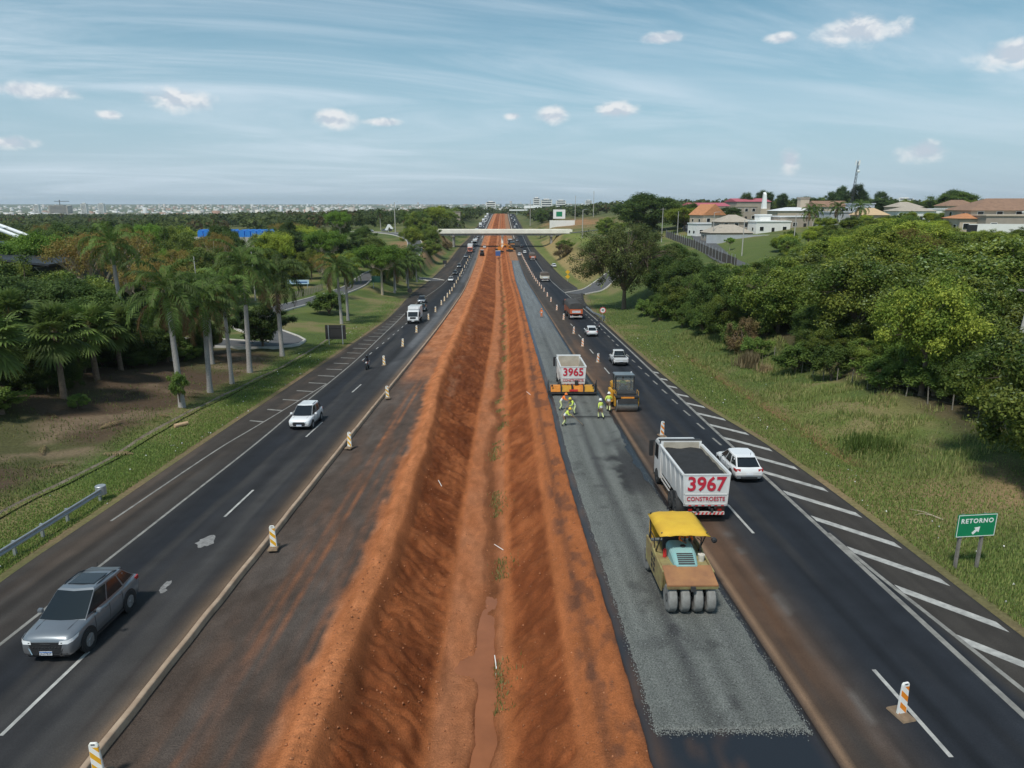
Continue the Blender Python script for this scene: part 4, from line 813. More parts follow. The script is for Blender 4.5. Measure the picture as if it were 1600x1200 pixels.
for i in range(64):
    y = 47 + i*1.35; x = float(np.interp(y, [45,60,90,135], [36.5,33.5,31.0,26.5])) + ub.uniform(0, 9)
    tree(ub.choice(['bush', 'bush', 'broad_d', 'broad_b']), x, y, ub.uniform(2.6, 4.8), ub.uniform(2.0, 3.2), 'leafy shrub filling the undergrowth of the right thicket', 'undergrowth bushes of the thicket', 'bush', 'bush')
tree('brown_bush', 28.5, 83.5, 4.2, 2.4, 'grey-brown leafless bush behind the dry straw tuft', None, 'bush', 'bush')
tree('broad_d', 66, 332, 16.5, 19, 'giant dark domed tree on the skyline right of the bridge')
tree('lime', 75, 300, 9.6, 10.5, 'bright yellow-green tree in front of the giant domed tree')
tree('broad_b', 46, 318, 9, 7, 'dark tree left of the yellow-green tree')
tree('dark', 92, 300, 8.5, 8, 'dark tree between the yellow-green tree and the gabled house')
tree('broad_b', 29, 338, 5.2, 5.2, 'round green bush tree on the cutting below the bridge end')
tree('brown_bush', 26.5, 322, 6, 5.5, 'round brownish bush on the dry cutting slope', None, 'bush', 'bush')
tree('broad_c', 24, 470, 7, 5, 'small green tree just behind the right end of the bridge')
for i, (x, y, h) in enumerate([(178,395,12),(186,402,15),(193,398,16),(199,405,13),(206,398,12),(152,430,14),(158,436,13),(165,432,12),(141,424,13),(190,410,14)]):
    tree('slim', x, y, h, 4.0, 'tall slim dark tree in the row by the radio mast' if x > 170 else 'tall slim dark tree near the white spire', 'slim skyline trees')
tree('broad_d', 205, 330, 10.5, 11, 'dark domed tree on the skyline left of the beige house')
gb = random.Random(16)
for i in range(62):
    y = gb.uniform(150, 228); x = y*gb.uniform(.385, .62)
    if (y > 205 and x < 95) or x < 66: continue
    tree(gb.choice(['bush', 'broad_b', 'broad_c', 'lime', 'broad_d']), x, y, gb.uniform(2.6, 4.6), gb.uniform(2.2, 4.0), 'low bushy garden tree on the rise below the houses', 'low garden trees on the rise', 'bush', 'bush')  # low fill trees, mostly tree shapes, kept under the bush name and category
# left side: palms, grove, dry tree
PALMS = [(-27.7,59.1,10.4,0,1.05,'nearest royal palm with pale grey trunk on the left verge'),(-27.8,65.3,8.9,2,1.0,'second royal palm along the left drain, crown hanging low'),
 (-27.5,70,10.2,1,.9,'slender royal palm with the thinnest trunk, third along the drain'),(-27.8,76,12.0,0,1.1,'tall royal palm, fourth along the drain'),
 (-28,88.2,10.4,2,1.15,'royal palm standing beside the loop of the side road'),(-27.7,120.5,10.0,0,1.05,'left one of the twin royal palms behind the black sign'),
 (-28,127,9.6,1,1.05,'right one of the twin royal palms behind the black sign'),(-44,82,13.6,1,1.15,'tall royal palm rising behind the nearest palms'),
 (-38,80,6.2,2,1.0,'short dark royal palm in the shade behind the second palm'),(-36,86,7.5,1,1.0,'royal palm behind the fourth palm of the drain row'),(-33.5,80,8.6,2,1.0,'royal palm with dark crown behind the slender palm')]
for x, y, h, k, c, lab in PALMS: palm(x, y, h, lab, k, c)
for i, (x, y, h) in enumerate([(-28.5,186,7.5),(-29.5,194,8.2),(-27.5,205,7.2),(-29,214,7.8),(-27.5,226,6.8),(-30,236,7),(-44,395,9),(-58,430,10),(-75,445,11),(-50,372,9)]):
    palm(x, y, h, 'royal palm in the clump beside the side road junction' if y < 250 else 'distant royal palm near the left bridge end', i, 1.15, 'distant royal palms')
for i, (x, y, h, lab) in enumerate([(-36,56.5,5.6,'fan palm with bright green crown and brown skirt left of the nearest royal palm'),(-37.2,63.5,5.0,'fan palm with a long dead skirt behind the bright one'),
   (-37.2,50.8,5.6,'fan palm at the left picture edge'),(-38.2,69.5,4.6,'small shaded fan palm with brown leaves behind the royal palm trunk'),(-40.5,58,5.8,'fan palm half hidden behind the bright fan palm')]):
    fanpalm(x, y, h, lab, i, 1.35)
for i in range(34):
    y = ub.uniform(46, 88); x = -ub.uniform(36, 50)
    if near_access(x, y, 4.5): continue
    tree(ub.choice(['bush', 'dark', 'broad_d']), x, y, ub.uniform(1.6, 4.2), ub.uniform(1.4, 2.8), 'shaded shrub in the undergrowth behind the fan palms', 'undergrowth of the left grove', 'bush', 'bush')
GROVE = [('dark',-41.5,66.5,7.5,4.6,'dark tree tucked between the fan palms'),('broad_d',-43,74,8.2,5,'dense tree behind the second fan palm'),('dark',-53,66,9,6,'dark tree behind the leftmost fan palms'),('dark',-60,84,10.5,6.5,'very dark tree in front of the stand roof'),('broad_b',-54,90,9.5,5.5,'green tree below the dry flame tree'),('dark',-40.5,82.5,5.6,4,'low dark tree behind the nearest palm trunk'),('broad_d',-66,70,9,6.5,'dense tree at the left picture edge behind the grove'),
 ('broad_c',-41.5,187,8.5,5.5,'fresh green tree between ramp road and palms'),('broad_b',-33.5,200,7.5,5,'dark tree among the distant royal palms'),('broad_c',-33,222,7,5,'green tree at the side road junction'),('broad_b',-44,232,9,6,'green tree left of the ramp road bend'),('broad_a',-46,250,9,6,'leafy tree beside the ramp road'),('broad_b',-31,305,7,5,'round tree on the cutting left of the queue'),
 ('dark',-47.5,70,9.8,5.5,'dark tree directly behind the fan palms'),('dark',-49,81,10.2,6,'dark tree left of the tall royal palm'),('broad_d',-56,75,9,6,'dark dense tree in front of the ivy-covered stand'),
 ('dark',-44,60,6.8,4.5,'dark tree at the left edge behind the fan palms'),('dark',-45,88,7.5,5,'dark tree behind the short palm'),('broad_d',-38.5,75,4.2,3.6,'shaded shrub tree under the royal palms'),
 ('dry',-60,106,14.5,8.5,'dry flame tree with pale bare branches and rusty leaves'),('dry',-50,100,11,6,'second dry tree with forked pale branches'),('broad_b',-66,96,11.5,6.5,'green tree behind the end of the ivy-covered stand'),
 ('dark',-31.8,92.5,6.5,4.2,'small dark tree standing inside the loop road'),('bush',-32.8,133,4.4,4.6,'round dark bush left of the twin royal palms'),
 ('umbrella',-30,176,12.0,7.5,'flat-crowned tree with pale trunk beside the green sign'),('dry',-38.5,156,10,4.2,'thin tree of bare pale forked branches behind the twin palms'),
 ('broad_c',-37,292,10,5.5,'green tree on the bank beside the ramp road'),('broad_b',-34,330,11,6,'tree beside the left bridge abutment'),('broad_b',-42,345,12,6.5,'large tree left of the bridge end'),('broad_d',-31,252,3.6,4,'low dark bush on the bank below the ramp'),
 ('brown_bush',-30,385,4.5,4.2,'brownish bush under the left bridge end')]
for k, x, y, h, r, lab in GROVE: tree(k, x, y, h, r, lab, name='bush' if 'bush' in k else 'broadleaf_tree', cat='bush' if 'bush' in k else 'tree')
for i, (x, y, h, r) in enumerate([(-37.5,49.0,2.6,2.4),(-41,53,3,2.8),(-33.8,54.5,1.2,1.0),(-27.6,58.6,2.3,1.1)]):
    tree('bush', x, y, h, r, ['dark green bush at the left edge under the fan palms','large green bush behind the leftmost fan palm','low green plant on the bare bank below the fan palms','leafy sapling growing against the nearest palm trunk'][i], None, 'bush', 'bush', z=(tz(x, y)+.9 if i == 3 else None))
# beyond the bridge, both sides
rgb = random.Random(11)
for i in range(26):
    y = 470 + i*17; x = -32 - rgb.uniform(0, 26)
    if i > 9: FARLIST.append((x, y, rgb.uniform(8, 14), rgb.uniform(5.5, 9))); continue
    tree(rgb.choice(['broad_a','broad_b','broad_d','dark','lime']), x, y, rgb.uniform(8, 14), rgb.uniform(5.5, 9), 'roadside tree beyond the bridge left of the queue', 'roadside trees beyond the bridge')
for i in range(12):
    y = 640 + i*28; x = 27 + rgb.uniform(0, 30)
    if i > 2: FARLIST.append((x, y, rgb.uniform(7, 12), rgb.uniform(5, 8))); continue
    tree(rgb.choice(['broad_b','broad_d','dark']), x, y, rgb.uniform(7, 12), rgb.uniform(5, 8), 'roadside tree beyond the bridge right of the far lanes', 'roadside trees beyond the bridge')

# ------------------------------------------------------------------ far woods: one mass that nobody could count
fr = np.random.default_rng(77); V = []; K = []
for x, y, h, r in FARLIST:
    n = 420 if y < 480 else 240; z = tz(x, y); cl = fr.normal(size=(9, 3)); cl /= np.linalg.norm(cl, axis=1)[:, None]; q = fr.normal(size=(n, 3)); q /= np.linalg.norm(q, axis=1)[:, None]
    pos = np.array([x, y, z + h*.58]) + (cl[fr.integers(0, 9, n)]*.55 + q*.5*fr.uniform(.5, 1, (n, 1)))*[r, r, h*.45]; nr_ = q + fr.normal(size=(n, 3))*.4 + [0, 0, .6]; nr_ /= np.linalg.norm(nr_, axis=1)[:, None]
    c = np.array([.06,.10,.026]) + np.array([.09,.09,.02])*fr.random(); v, f, k = leaf_quads(pos, nr_, fr.uniform(.35, .7, n)*(1 if y < 480 else 1.5), c*fr.uniform(.7, 1.3, (n, 1)), fr, .7); V.append(v); K.append(k)
for _ in range(5200):
    d = 480*math.exp(fr.uniform(0, 1)**.8*2.0); a = fr.uniform(-.74, .74); x, y = d*math.sin(a), d*math.cos(a)
    if abs(x) < 30 and y < 1100: continue
    if 20 < x < 90 and 470 < y < 650: continue
    if y < 480 or (x > 60 and y < 640): continue
    h = fr.uniform(6, 12); r = fr.uniform(4, 8)*(1 + d/4000); z = tz(x, y); n = 46 if d < 1100 else 26
    q = fr.normal(size=(n, 3)); q /= np.linalg.norm(q, axis=1)[:, None]; pos = np.array([x, y, z + h*.58]) + q*[r, r, h*.42]*fr.uniform(.6, 1, (n, 1))
    nr_ = q + fr.normal(size=(n, 3))*.5 + [0, 0, .5]; nr_ /= np.linalg.norm(nr_, axis=1)[:, None]
    c = np.array([.075,.112,.034]) + np.array([.075,.075,.018])*fr.random()
    if fr.random() < .08: c = np.array([.15,.11,.04])
    v, f, k = leaf_quads(pos, nr_, fr.uniform(.9, 1.7, n)*(1 + d/2600), c*fr.uniform(.75, 1.25, (n, 1)), fr, .7); V.append(v); K.append(k)
V = np.concatenate(V); tag(obj('far_wood', mesh_np('far_wood', V, np.arange(len(V)).reshape(-1, 4), LEAF, np.concatenate(K))), 'far-off belt of woodland reaching to the city', 'woodland', kind='stuff')

# ------------------------------------------------------------------ grass on the verges
gr = np.random.default_rng(9); V = []; K = []
def blades(n, sampler, hmin, hmax, colr, wid=.017):
    pts = sampler(n); pts = [p for p in pts if p is not None]; m = len(pts); pts = np.array(pts); a = gr.uniform(0, 6.28, m); h = gr.uniform(hmin, hmax, m); le = gr.uniform(.1, .6, m)*h
    side = np.stack([np.cos(a), np.sin(a), 0*a], -1)*wid*(1+pts[:, 1:2]/50); tip = pts + np.stack([np.cos(a+1.5)*le, np.sin(a+1.5)*le, h], -1)
    v = np.stack([pts - side, pts + side, tip], 1).reshape(-1, 3); c = np.array(colr[0]) + (np.array(colr[1])-np.array(colr[0]))*gr.random((m, 1))
    return v, np.repeat(c*gr.uniform(.75, 1.25, (m, 1)), 3, 0)
_C2 = lambda y: float(C(y))
def s_right(n):
    out = []
    for _ in range(n):
        y = 14 + gr.exponential(34); s = float(PER(y)) + .5 + abs(gr.normal(0, 5.5)); x = s + float(C(y))
        if y < 170: out.append((x, y, tz(x, y)))
    return out
def s_mound(n):
    out = []
    for _ in range(n):
        y = gr.uniform(30, 105); x = gr.uniform(22.8, 34)
        if float(fbm(np.array(x/2.2), np.array(y/2.2), 44, 3)) > .5 and not (33 < y < 40 and x < 31): out.append((x, y, tz(x, y)))
    return out
def s_left(n):
    out = []
    for _ in range(n):
        y = 24 + gr.exponential(34); s = float(PEL(y)) - .5 - abs(gr.normal(0, 2.6)); x = s + float(C(y))
        if y < 170 and not near_access(x, y, 3.2): out.append((x, y, tz(x, y)))
    return out
def s_bank(n):
    out = []
    for _ in range(n):
        y = 26 + gr.exponential(22); x = -26.5 - gr.exponential(6)
        if y < 88 and float(fbm(np.array(x/3), np.array(y/3), 2, 3)) > .48: out.append((x, y, tz(x, y)))
    return out
for fn, n, h0, h1, cc in ((s_right, 95000, .05, .22, ((.13,.21,.045),(.28,.29,.10))), (s_left, 60000, .04, .15, ((.13,.22,.045),(.24,.27,.08))), (s_mound, 34000, .16, .55, ((.13,.20,.045),(.34,.32,.13))), (s_bank, 16000, .06, .26, ((.08,.13,.035),(.19,.18,.06)))):
    v, k = blades(n, fn, h0, h1, cc); V.append(v); K.append(k)
def s_weed(n):
    out = []
    for _ in range(n):
        y = 16 + gr.exponential(60); s = -.45 + float(np.interp(y, ys, wob)) + (gr.normal(0, .16) if gr.random() < .7 else gr.normal(.25, .3))
        if y < 330 and float(fbm(np.array(y/2.5), np.array(1.0), 5, 3)) > .46: out.append((s + float(C(y)), y, med_z(s, y) - .02))
    return out
v, k = blades(9000, s_weed, .05, .24, ((.10,.17,.035),(.28,.26,.12)), .014); V.append(v); K.append(k)
V = np.concatenate(V); tag(obj('grass', mesh_np('grass', V, np.arange(len(V)).reshape(-1, 3), LEAF, np.concatenate(K))), 'rough green and dry grass growing on the verges and ditch', 'grass', kind='stuff')
def tuft(x, y, n, rad, h0, h1, cc, label):
    v, k = blades(n, lambda m: [(x+gr.normal(0, rad), y+gr.normal(0, rad), tz(x, y)) for _ in range(m)], h0, h1, cc, .02)
    tag(obj('grass_tuft', mesh_np('grass_tuft', v, np.arange(len(v)).reshape(-1, 3), LEAF, k)), label, 'grass')
tuft(27.4, 77.3, 700, .55, .7, 1.9, ((.30,.23,.12),(.38,.31,.18)), 'tall tuft of dry straw-coloured grass on the right bank')
tuft(28.3, 74.8, 260, .35, .4, 1.1, ((.28,.2,.11),(.36,.28,.16)), 'smaller dry grass tuft beside the tall straw tuft')
tuft(25.5, 46.5, 900, .9, .3, .9, ((.10,.17,.03),(.16,.22,.05)), 'clump of tall bright green grass at the ditch end')

def ordinal(n): return {1:'first',2:'second',3:'third',4:'fourth',5:'fifth',6:'sixth',7:'seventh',8:'eighth',9:'ninth',10:'tenth',11:'eleventh',12:'twelfth',13:'thirteenth',14:'fourteenth',15:'fifteenth',16:'sixteenth',17:'seventeenth',18:'eighteenth',19:'nineteenth',20:'twentieth'}.get(n, 'twenty-' + ordinal(n-20) if n > 20 else '')

# ------------------------------------------------------------------ vehicle materials
GLASS = M('tinted_glass', (.012,.015,.018), .06, var=0, spec=.6); RUB = M('tyre_rubber', (.022,.022,.023), .85, var=.2, scale=6)
RIM = M('alloy_rim', (.38,.39,.40), .35, .7, var=.1); BLK = M('black_plastic', (.020,.020,.022), .55, var=.15); DARKM = M('dark_steel', (.05,.05,.052), .6, .3, var=.25, scale=4)
WHITE = M('white_paint', (.74,.75,.76), .28, var=.04, scale=1.5, coat=.5); SILV = M('silver_paint', (.21,.23,.255), .34, .5, var=.06, scale=1, coat=.5)
def dusty(m, dust=(.34,.22,.14), top=.75, amt=.55):
    nt = m.node_tree; L = nt.links; b = nt.nodes['Principled BSDF']; src = b.inputs['Base Color'].links[0].from_socket
    t_ = nt.nodes.new('ShaderNodeTexCoord'); sp = nt.nodes.new('ShaderNodeSeparateXYZ'); L.new(t_.outputs['Object'], sp.inputs[0]); nz = nt.nodes.new('ShaderNodeTexNoise'); nz.inputs['Scale'].default_value = 4; nz.inputs['Detail'].default_value = 6; L.new(t_.outputs['Object'], nz.inputs['Vector'])
    mr = nt.nodes.new('ShaderNodeMapRange'); L.new(sp.outputs[2], mr.inputs[0]); mr.inputs[1].default_value = top; mr.inputs[2].default_value = .2; ml = nt.nodes.new('ShaderNodeMath'); ml.operation = 'MULTIPLY'; L.new(mr.outputs[0], ml.inputs[0]); L.new(nz.outputs['Fac'], ml.inputs[1]); m2 = nt.nodes.new('ShaderNodeMath'); m2.operation = 'MULTIPLY'; L.new(ml.outputs[0], m2.inputs[0]); m2.inputs[1].default_value = amt*2
    mx = nt.nodes.new('ShaderNodeMix'); mx.data_type = 'RGBA'; L.new(m2.outputs[0], mx.inputs[0]); L.new(src, mx.inputs[6]); mx.inputs[7].default_value = (*dust, 1); L.new(mx.outputs[2], b.inputs['Base Color'])
dusty(WHITE, amt=.35); dusty(SILV, amt=.3)
GREYP = M('grey_paint', (.13,.14,.15), .3, .4, var=.05, coat=.5); BLACKP = M('black_paint', (.018,.019,.022), .25, var=.05, coat=.6); REDP = M('red_paint', (.42,.05,.03), .35, var=.1, coat=.3); BLUEP = M('blue_paint', (.05,.12,.32), .35, var=.1, coat=.3)
LAMPW = M('lamp_glass_clear', (.70,.72,.74), .12, var=0); LAMPR = M('lamp_glass_red', (.35,.015,.012), .2, var=0); LAMPA = M('lamp_glass_amber', (.75,.28,.03), .2, var=0); PLATE = M('number_plate', (.72,.74,.78), .5, var=.05); PLATEB = M('plate_blue_band', (.05,.16,.42), .5, var=0)
CHROME = M('chrome', (.6,.6,.6), .15, 1.0, var=0)
def wheel(parent, x, y, r, w, side, rim=RIM, n=20):
    k = MB().lathe([(r*.60,-w/2),(r*.93,-w/2),(r,-w*.32),(r,w*.32),(r*.93,w/2),(r*.60,w/2)], axis='x', n=n).build('wheel', RUB, parent, smooth=40); k.location = (x, y, r)
    b = MB().lathe([(r*.60,w*.5),(r*.60,w*.505)], axis='x', n=n)
    for q in range(5):
        a = 2*math.pi*q/5; b.hexa([(w*.505,math.cos(a-.3)*r*.2,math.sin(a-.3)*r*.2),(w*.505,math.cos(a+.3)*r*.2,math.sin(a+.3)*r*.2),(w*.505,math.cos(a+.12)*r*.6,math.sin(a+.12)*r*.6),(w*.505,math.cos(a-.12)*r*.6,math.sin(a-.12)*r*.6)],
                                  [(w*.56,math.cos(a-.3)*r*.2,math.sin(a-.3)*r*.2),(w*.56,math.cos(a+.3)*r*.2,math.sin(a+.3)*r*.2),(w*.56,math.cos(a+.12)*r*.6,math.sin(a+.12)*r*.6),(w*.56,math.cos(a-.12)*r*.6,math.sin(a-.12)*r*.6)])
    b.lathe([(r*.16,w*.5),(r*.14,w*.58)], axis='x', n=10)
    m = b.build('rim', rim, k, smooth=40); m.scale = (side, 1, 1); return k
def shell(stations, name, mat, parent, smooth=38):
    secs = []
    for (y, zb, zs, zt, w, wt) in stations:
        h = [(w*.88, zb), (w*.97, zb+.10), (w, zb+(zs-zb)*.5), (w*.985, zs-.07), (w*.93, zs), (wt, zs+(zt-zs)*.75), (wt*.5, zt)]
        secs.append([(x, y, z) for x, z in h] + [(0, y, zt+.01)] + [(-x, y, z) for x, z in reversed(h)])
    return MB().loft(secs).build(name, mat, parent, smooth=smooth)
def greenhouse(parent, mat, zb, zr, fb, fr, rb, rr, wb, wr, pil, glass=GLASS, bowf=.10, bowr=.05, quarter=True, drop=0.0):
    """cabin between belt height zb and roof zr; pil = two pillar positions as fractions from the front"""
    def ring(t):
        f_, r_, w = fb+(fr-fb)*t, rb+(rr-rb)*t, wb+(wr-wb)*t; z = zb+(zr-zb)*t; p1 = f_+(r_-f_)*pil[0]; p2 = f_+(r_-f_)*pil[1]
        z2 = z - drop*max(t, 0)
        return [(-w*.93,f_,z),(0,f_+bowf,z),(w*.93,f_,z),(w,p1,z),(w,p2,z-(z-z2)*.35),(w*.88,r_,z2),(0,r_-bowr,z2),(-w*.88,r_,z2),(-w,p2,z-(z-z2)*.35),(-w,p1,z)]
    top = ring(1.0); cy = (fr+rr)/2; cap = [(x*.90, cy+(y-cy)*.93, z+.045) for x, y, z in top]
    c = MB().loft([ring(-.05), ring(.5), top, cap]).build('cabin', mat, parent, smooth=32)
    def pane(name, idx, t0, t1, mi, out=.012):
        a, b = ring(t0), ring(t1); P0 = [Vector(a[i]) for i in idx]; P1 = [Vector(b[i]) for i in idx]
        def ins(L):
            L = [v.copy() for v in L]; d = (L[-1]-L[0]).normalized(); L[0] += d*mi; L[-1] -= d*mi; return L
        P0, P1 = ins(P0), ins(P1); n = (P0[-1]-P0[0]).cross(P1[0]-P0[0]).normalized(); cen = (P0[0]+P1[-1])/2 - Vector((0, cy, (zb+zr)/2))
        if n.dot(cen) < 0: n = -n
        vs = [v + n*out for v in P0] + [v + n*out for v in P1]; k = len(idx)
        m = MB().add(vs, [(i, i+1, k+i+1, k+i) for i in range(k-1)]); return m.build(name, glass, parent, smooth=60)
    pane('windscreen', (0,1,2), .0, .985, .015); pane('rear_window', (5,6,7), .10, .93, .05)
    for s_ in ((2,3,4,5), (0,9,8,7)):
        pane('side_window', s_[:2], .10, .90, .05); pane('side_window', s_[1:3], .10, .90, .035)
        if quarter: pane('side_window', s_[2:], .14, .86, .06)
    return c
def car(name, label, kind, paint, loc, rz=0, group=None, front=None):
    t = thing(name, label, {'suv':'car','mpv':'car','hatch':'car','sedan':'car','pickup':'pickup truck'}[kind], loc, rz if isinstance(rz, tuple) else (0, 0, rz), group)
    D = {'suv':(4.36,.885,1.68,.375,1.30,-1.30),'mpv':(4.2,.85,1.58,.32,1.28,-1.25),'hatch':(3.95,.83,1.42,.30,1.18,-1.22),'sedan':(4.3,.83,1.40,.30,1.25,-1.28),'pickup':(4.6,.85,1.55,.33,1.40,-1.45)}[kind]
    L, w, H, wr, yf, yr = D; h = L/2; b = {'suv':.635,'mpv':.60,'hatch':.60,'sedan':.60,'pickup':.60}[kind]*H
    if kind in ('suv','mpv','hatch'):
        shell([(-h,.44,b-.18,b-.15,w*.84,w*.76),(-h+.07,.34,b-.02,b,w*.94,w*.84),(-h+.3,.29,b,b+.02,w*.99,w*.88),(-.6,.26,b,b+.02,w,w*.9),(h-1.35,.26,b-.02,b,w,w*.88),(h-.75,.28,b-.06,b+.0,w*.985,w*.80),(h-.3,.29,b-.12,b-.05,w*.96,w*.74),(h-.10,.30,b-.19,b-.12,w*.91,w*.66),(h-.02,.34,b-.30,b-.22,w*.84,w*.60),(h,.42,b-.38,b-.34,w*.78,w*.56)], 'body', paint, t)
        greenhouse(t, paint, b, H, h-.98, h-1.86, -h+.14, -h+(.78 if kind != 'mpv' else .6), w*.94, w*.76, (.36,.70), drop=.08 if kind != 'mpv' else .03)
    elif kind == 'sedan':
        shell([(-h,.44,b-.16,b-.1,w*.82,w*.7),(-h+.1,.34,b-.02,b+.03,w*.93,w*.78),(-h+.7,.28,b+.0,b+.06,w*.99,w*.8),(-.4,.25,b,b+.02,w,w*.9),(h-1.35,.25,b-.02,b,w,w*.86),(h-.7,.27,b-.1,b-.03,w*.98,w*.78),(h-.25,.29,b-.2,b-.11,w*.93,w*.66),(h-.06,.33,b-.3,b-.2,w*.84,w*.5),(h,.42,b-.4,b-.33,w*.68,w*.4)], 'body', paint, t)
        greenhouse(t, paint, b, H, h-1.15, h-1.95, -h+.55, -h+1.15, w*.9, w*.68, (.38,.74))
    else:
        shell([(-h,.45,.72,.74,w*.92,w*.86),(-h+.06,.36,.80,.82,w*.98,w*.9),(-.55,.30,.80,.82,w,w*.9),(-.5,.28,b,b+.02,w,w*.9),(h-1.35,.28,b-.02,b,w,w*.86),(h-.7,.29,b-.08,b-.02,w*.98,w*.8),(h-.25,.31,b-.2,b-.1,w*.93,w*.66),(h,.42,b-.4,b-.3,w*.7,w*.42)], 'body', paint, t)
        greenhouse(t, paint, b, H, h-1.1, h-1.85, -.52, -.42, w*.9, w*.72, (.5,.82), quarter=False)
        [MB().box(a_,b_,-h+.02,-.5,.78,1.02).build('bed_wall', paint, t, .03) for a_, b_ in ((-w*.985,-w*.90),(w*.90,w*.985))]
        box('tailgate', paint, t, -w*.90, w*.90, -h-.0, -h+.07, .62, 1.03, .03); box('bed_liner', BLK, t, -w*.895, w*.895, -h+.075, -.53, .78, .86)
        box('bed_cover', BLK, t, -w*.88, w*.88, -h+.5, -.6, .93, .97, .02)
        MB().tube([(-w*.7,-.62,1.0),(-w*.62,-.6,H-.02),(w*.62,-.6,H-.02),(w*.7,-.62,1.0)], .035).build('roll_bar', BLK, t)
    for sx in (-1, 1):
        for yy in (yf, yr):
            MB().lathe([(wr*1.17,-.012),(wr*1.17,.012)], axis='x', n=22).build('wheel_arch', BLK, t).location = (sx*(w*.985+.006), yy, wr+.02)
            wheel(t, sx*(w*.90), yy, wr, .21, sx)
        m = MB().loft([[(sx*(w+.02+dx_), h-1.42+dy, b+.07+dz_) for dy, dz_ in ((-.05,-.07),(.07,-.05),(.07,.06),(-.05,.09))] for dx_ in (0, .17)]).build('mirror', paint if kind != 'pickup' else BLK, t, .02)
        MB().box(min(sx*w*.86, sx*(w*.86+.10)), max(sx*w*.86, sx*(w*.86+.10)), h-1.45, h-1.40, b+.0, b+.06).build('mirror_stalk', BLK, t)
        if kind in ('suv', 'mpv', 'hatch'): hl = [[(sx*w*.50,h+.022,b-.335),(sx*w*.80,h+.0,b-.335),(sx*w*.93,h-.12,b-.30),(sx*w*.985,h-.34,b-.24)], [(sx*w*.52,h-.0,b-.235),(sx*w*.80,h-.035,b-.215),(sx*w*.93,h-.15,b-.18),(sx*w*.985,h-.42,b-.14)]]
        else: hl = [[(sx*w*.44,h+.02,b-.40),(sx*w*.70,h-.02,b-.40),(sx*w*.90,h-.10,b-.36),(sx*w*.97,h-.34,b-.30)], [(sx*w*.46,h-.02,b-.30),(sx*w*.70,h-.06,b-.27),(sx*w*.90,h-.14,b-.22),(sx*w*.97,h-.42,b-.17)]]
        MB().loft(hl, close=False, caps=False).build('headlight', LAMPW, t, smooth=60)
        if kind != 'pickup':
            for yy in (h-1.32, h-2.22, h-3.05): MB().tube([(sx*w*.955,yy+.04,.30),(sx*w*1.003,yy,(.27+b)/2),(sx*w*.99,yy,b-.07)], .007, 4).build('door_seam', BLK, t)
            MB().tube([(sx*w*.62,h-1.0,b+.0),(sx*w*.60,h-.5,b-.02),(sx*w*.55,h-.16,b-.12)], .006, 4).build('bonnet_seam', BLK, t)
        rb_ = -h if kind != 'sedan' else -h
        MB().hexa([(sx*w*.98,rb_+.30,b-.14),(sx*w*.93,rb_+.03,b-.16),(sx*w*.60,rb_+.0,b-.14),(sx*w*.60,rb_+.3,b-.14)], [(sx*w*.985,rb_+.34,b-.01),(sx*w*.94,rb_+.06,b-.02),(sx*w*.60,rb_+.03,b-.02),(sx*w*.60,rb_+.3,b-.01)]).build('taillight', LAMPR, t)
        for yy in (.15, -.75): box('door_handle', CHROME if kind == 'suv' else paint, t, min(sx*w*.985, sx*(w+.02)), max(sx*w*.985, sx*(w+.02)), yy-.09, yy+.09, b-.12, b-.09)
        if kind in ('suv', 'mpv'): MB().tube([(sx*w*.62,.05,H+.03),(sx*w*.66,-.1,H+.075),(sx*w*.66,-h+1.3,H+.06),(sx*w*.64,-h+1.0,H-.02)], .022, 5).build('roof_rail', BLK, t)
        box('sill', BLK, t, min(sx*w*.90, sx*(w*.99)), max(sx*w*.90, sx*(w*.99)), yr+wr*1.15, yf-wr*1.15, .24, .34)
    # front
    MB().hexa([(-w*.50,h+.012,.40),(w*.50,h+.012,.40),(w*.5,h-.2,.40),(-w*.5,h-.2,.40)], [(-w*.62,h+.008,b-.28),(w*.62,h+.008,b-.28),(w*.6,h-.2,b-.26),(-w*.6,h-.2,b-.26)]).build('grille', BLK, t)
    MB().hexa([(-w*.70,h-.09,.24),(w*.70,h-.09,.24),(w*.82,h-.3,.24),(-w*.82,h-.3,.24)], [(-w*.76,h+.005,.40),(w*.76,h+.005,.40),(w*.88,h-.28,.38),(-w*.88,h-.28,.38)]).build('front_bumper', BLK if kind in ('suv', 'mpv') else paint, t)
    p = box('number_plate', PLATE, t, -.2, .2, h+.015, h+.03, .36, .49); box('plate_band', PLATEB, p, -.198, .198, h+.0302, h+.032, .455, .485)
    MB().box(-.16,.16,h+.008,h+.02,b-.36,b-.33).build('badge', CHROME, t)
    # rear
    MB().hexa([(-w*.78,-h+.10,.26),(w*.78,-h+.10,.26),(w*.85,-h+.3,.26),(-w*.85,-h+.3,.26)], [(-w*.86,-h-.03,.50),(w*.86,-h-.03,.50),(w*.95,-h+.28,.50),(-w*.95,-h+.28,.50)]).build('rear_bumper', paint if kind != 'pickup' else BLK, t)
    p = box('number_plate', PLATE, t, -.2, .2, -h-.055, -h-.035, .50 if kind == 'hatch' else .56, .62 if kind == 'hatch' else .68)
    MB().box(-w*.55,w*.55,-h-.034,-h+.1,.28,.38).build('diffuser', BLK, t)
    if kind != 'pickup': MB().tube([(.25,-h+.75,H+.03),(.25,-h+.72,H+.17)], .012, 5).build('aerial', BLK, t)
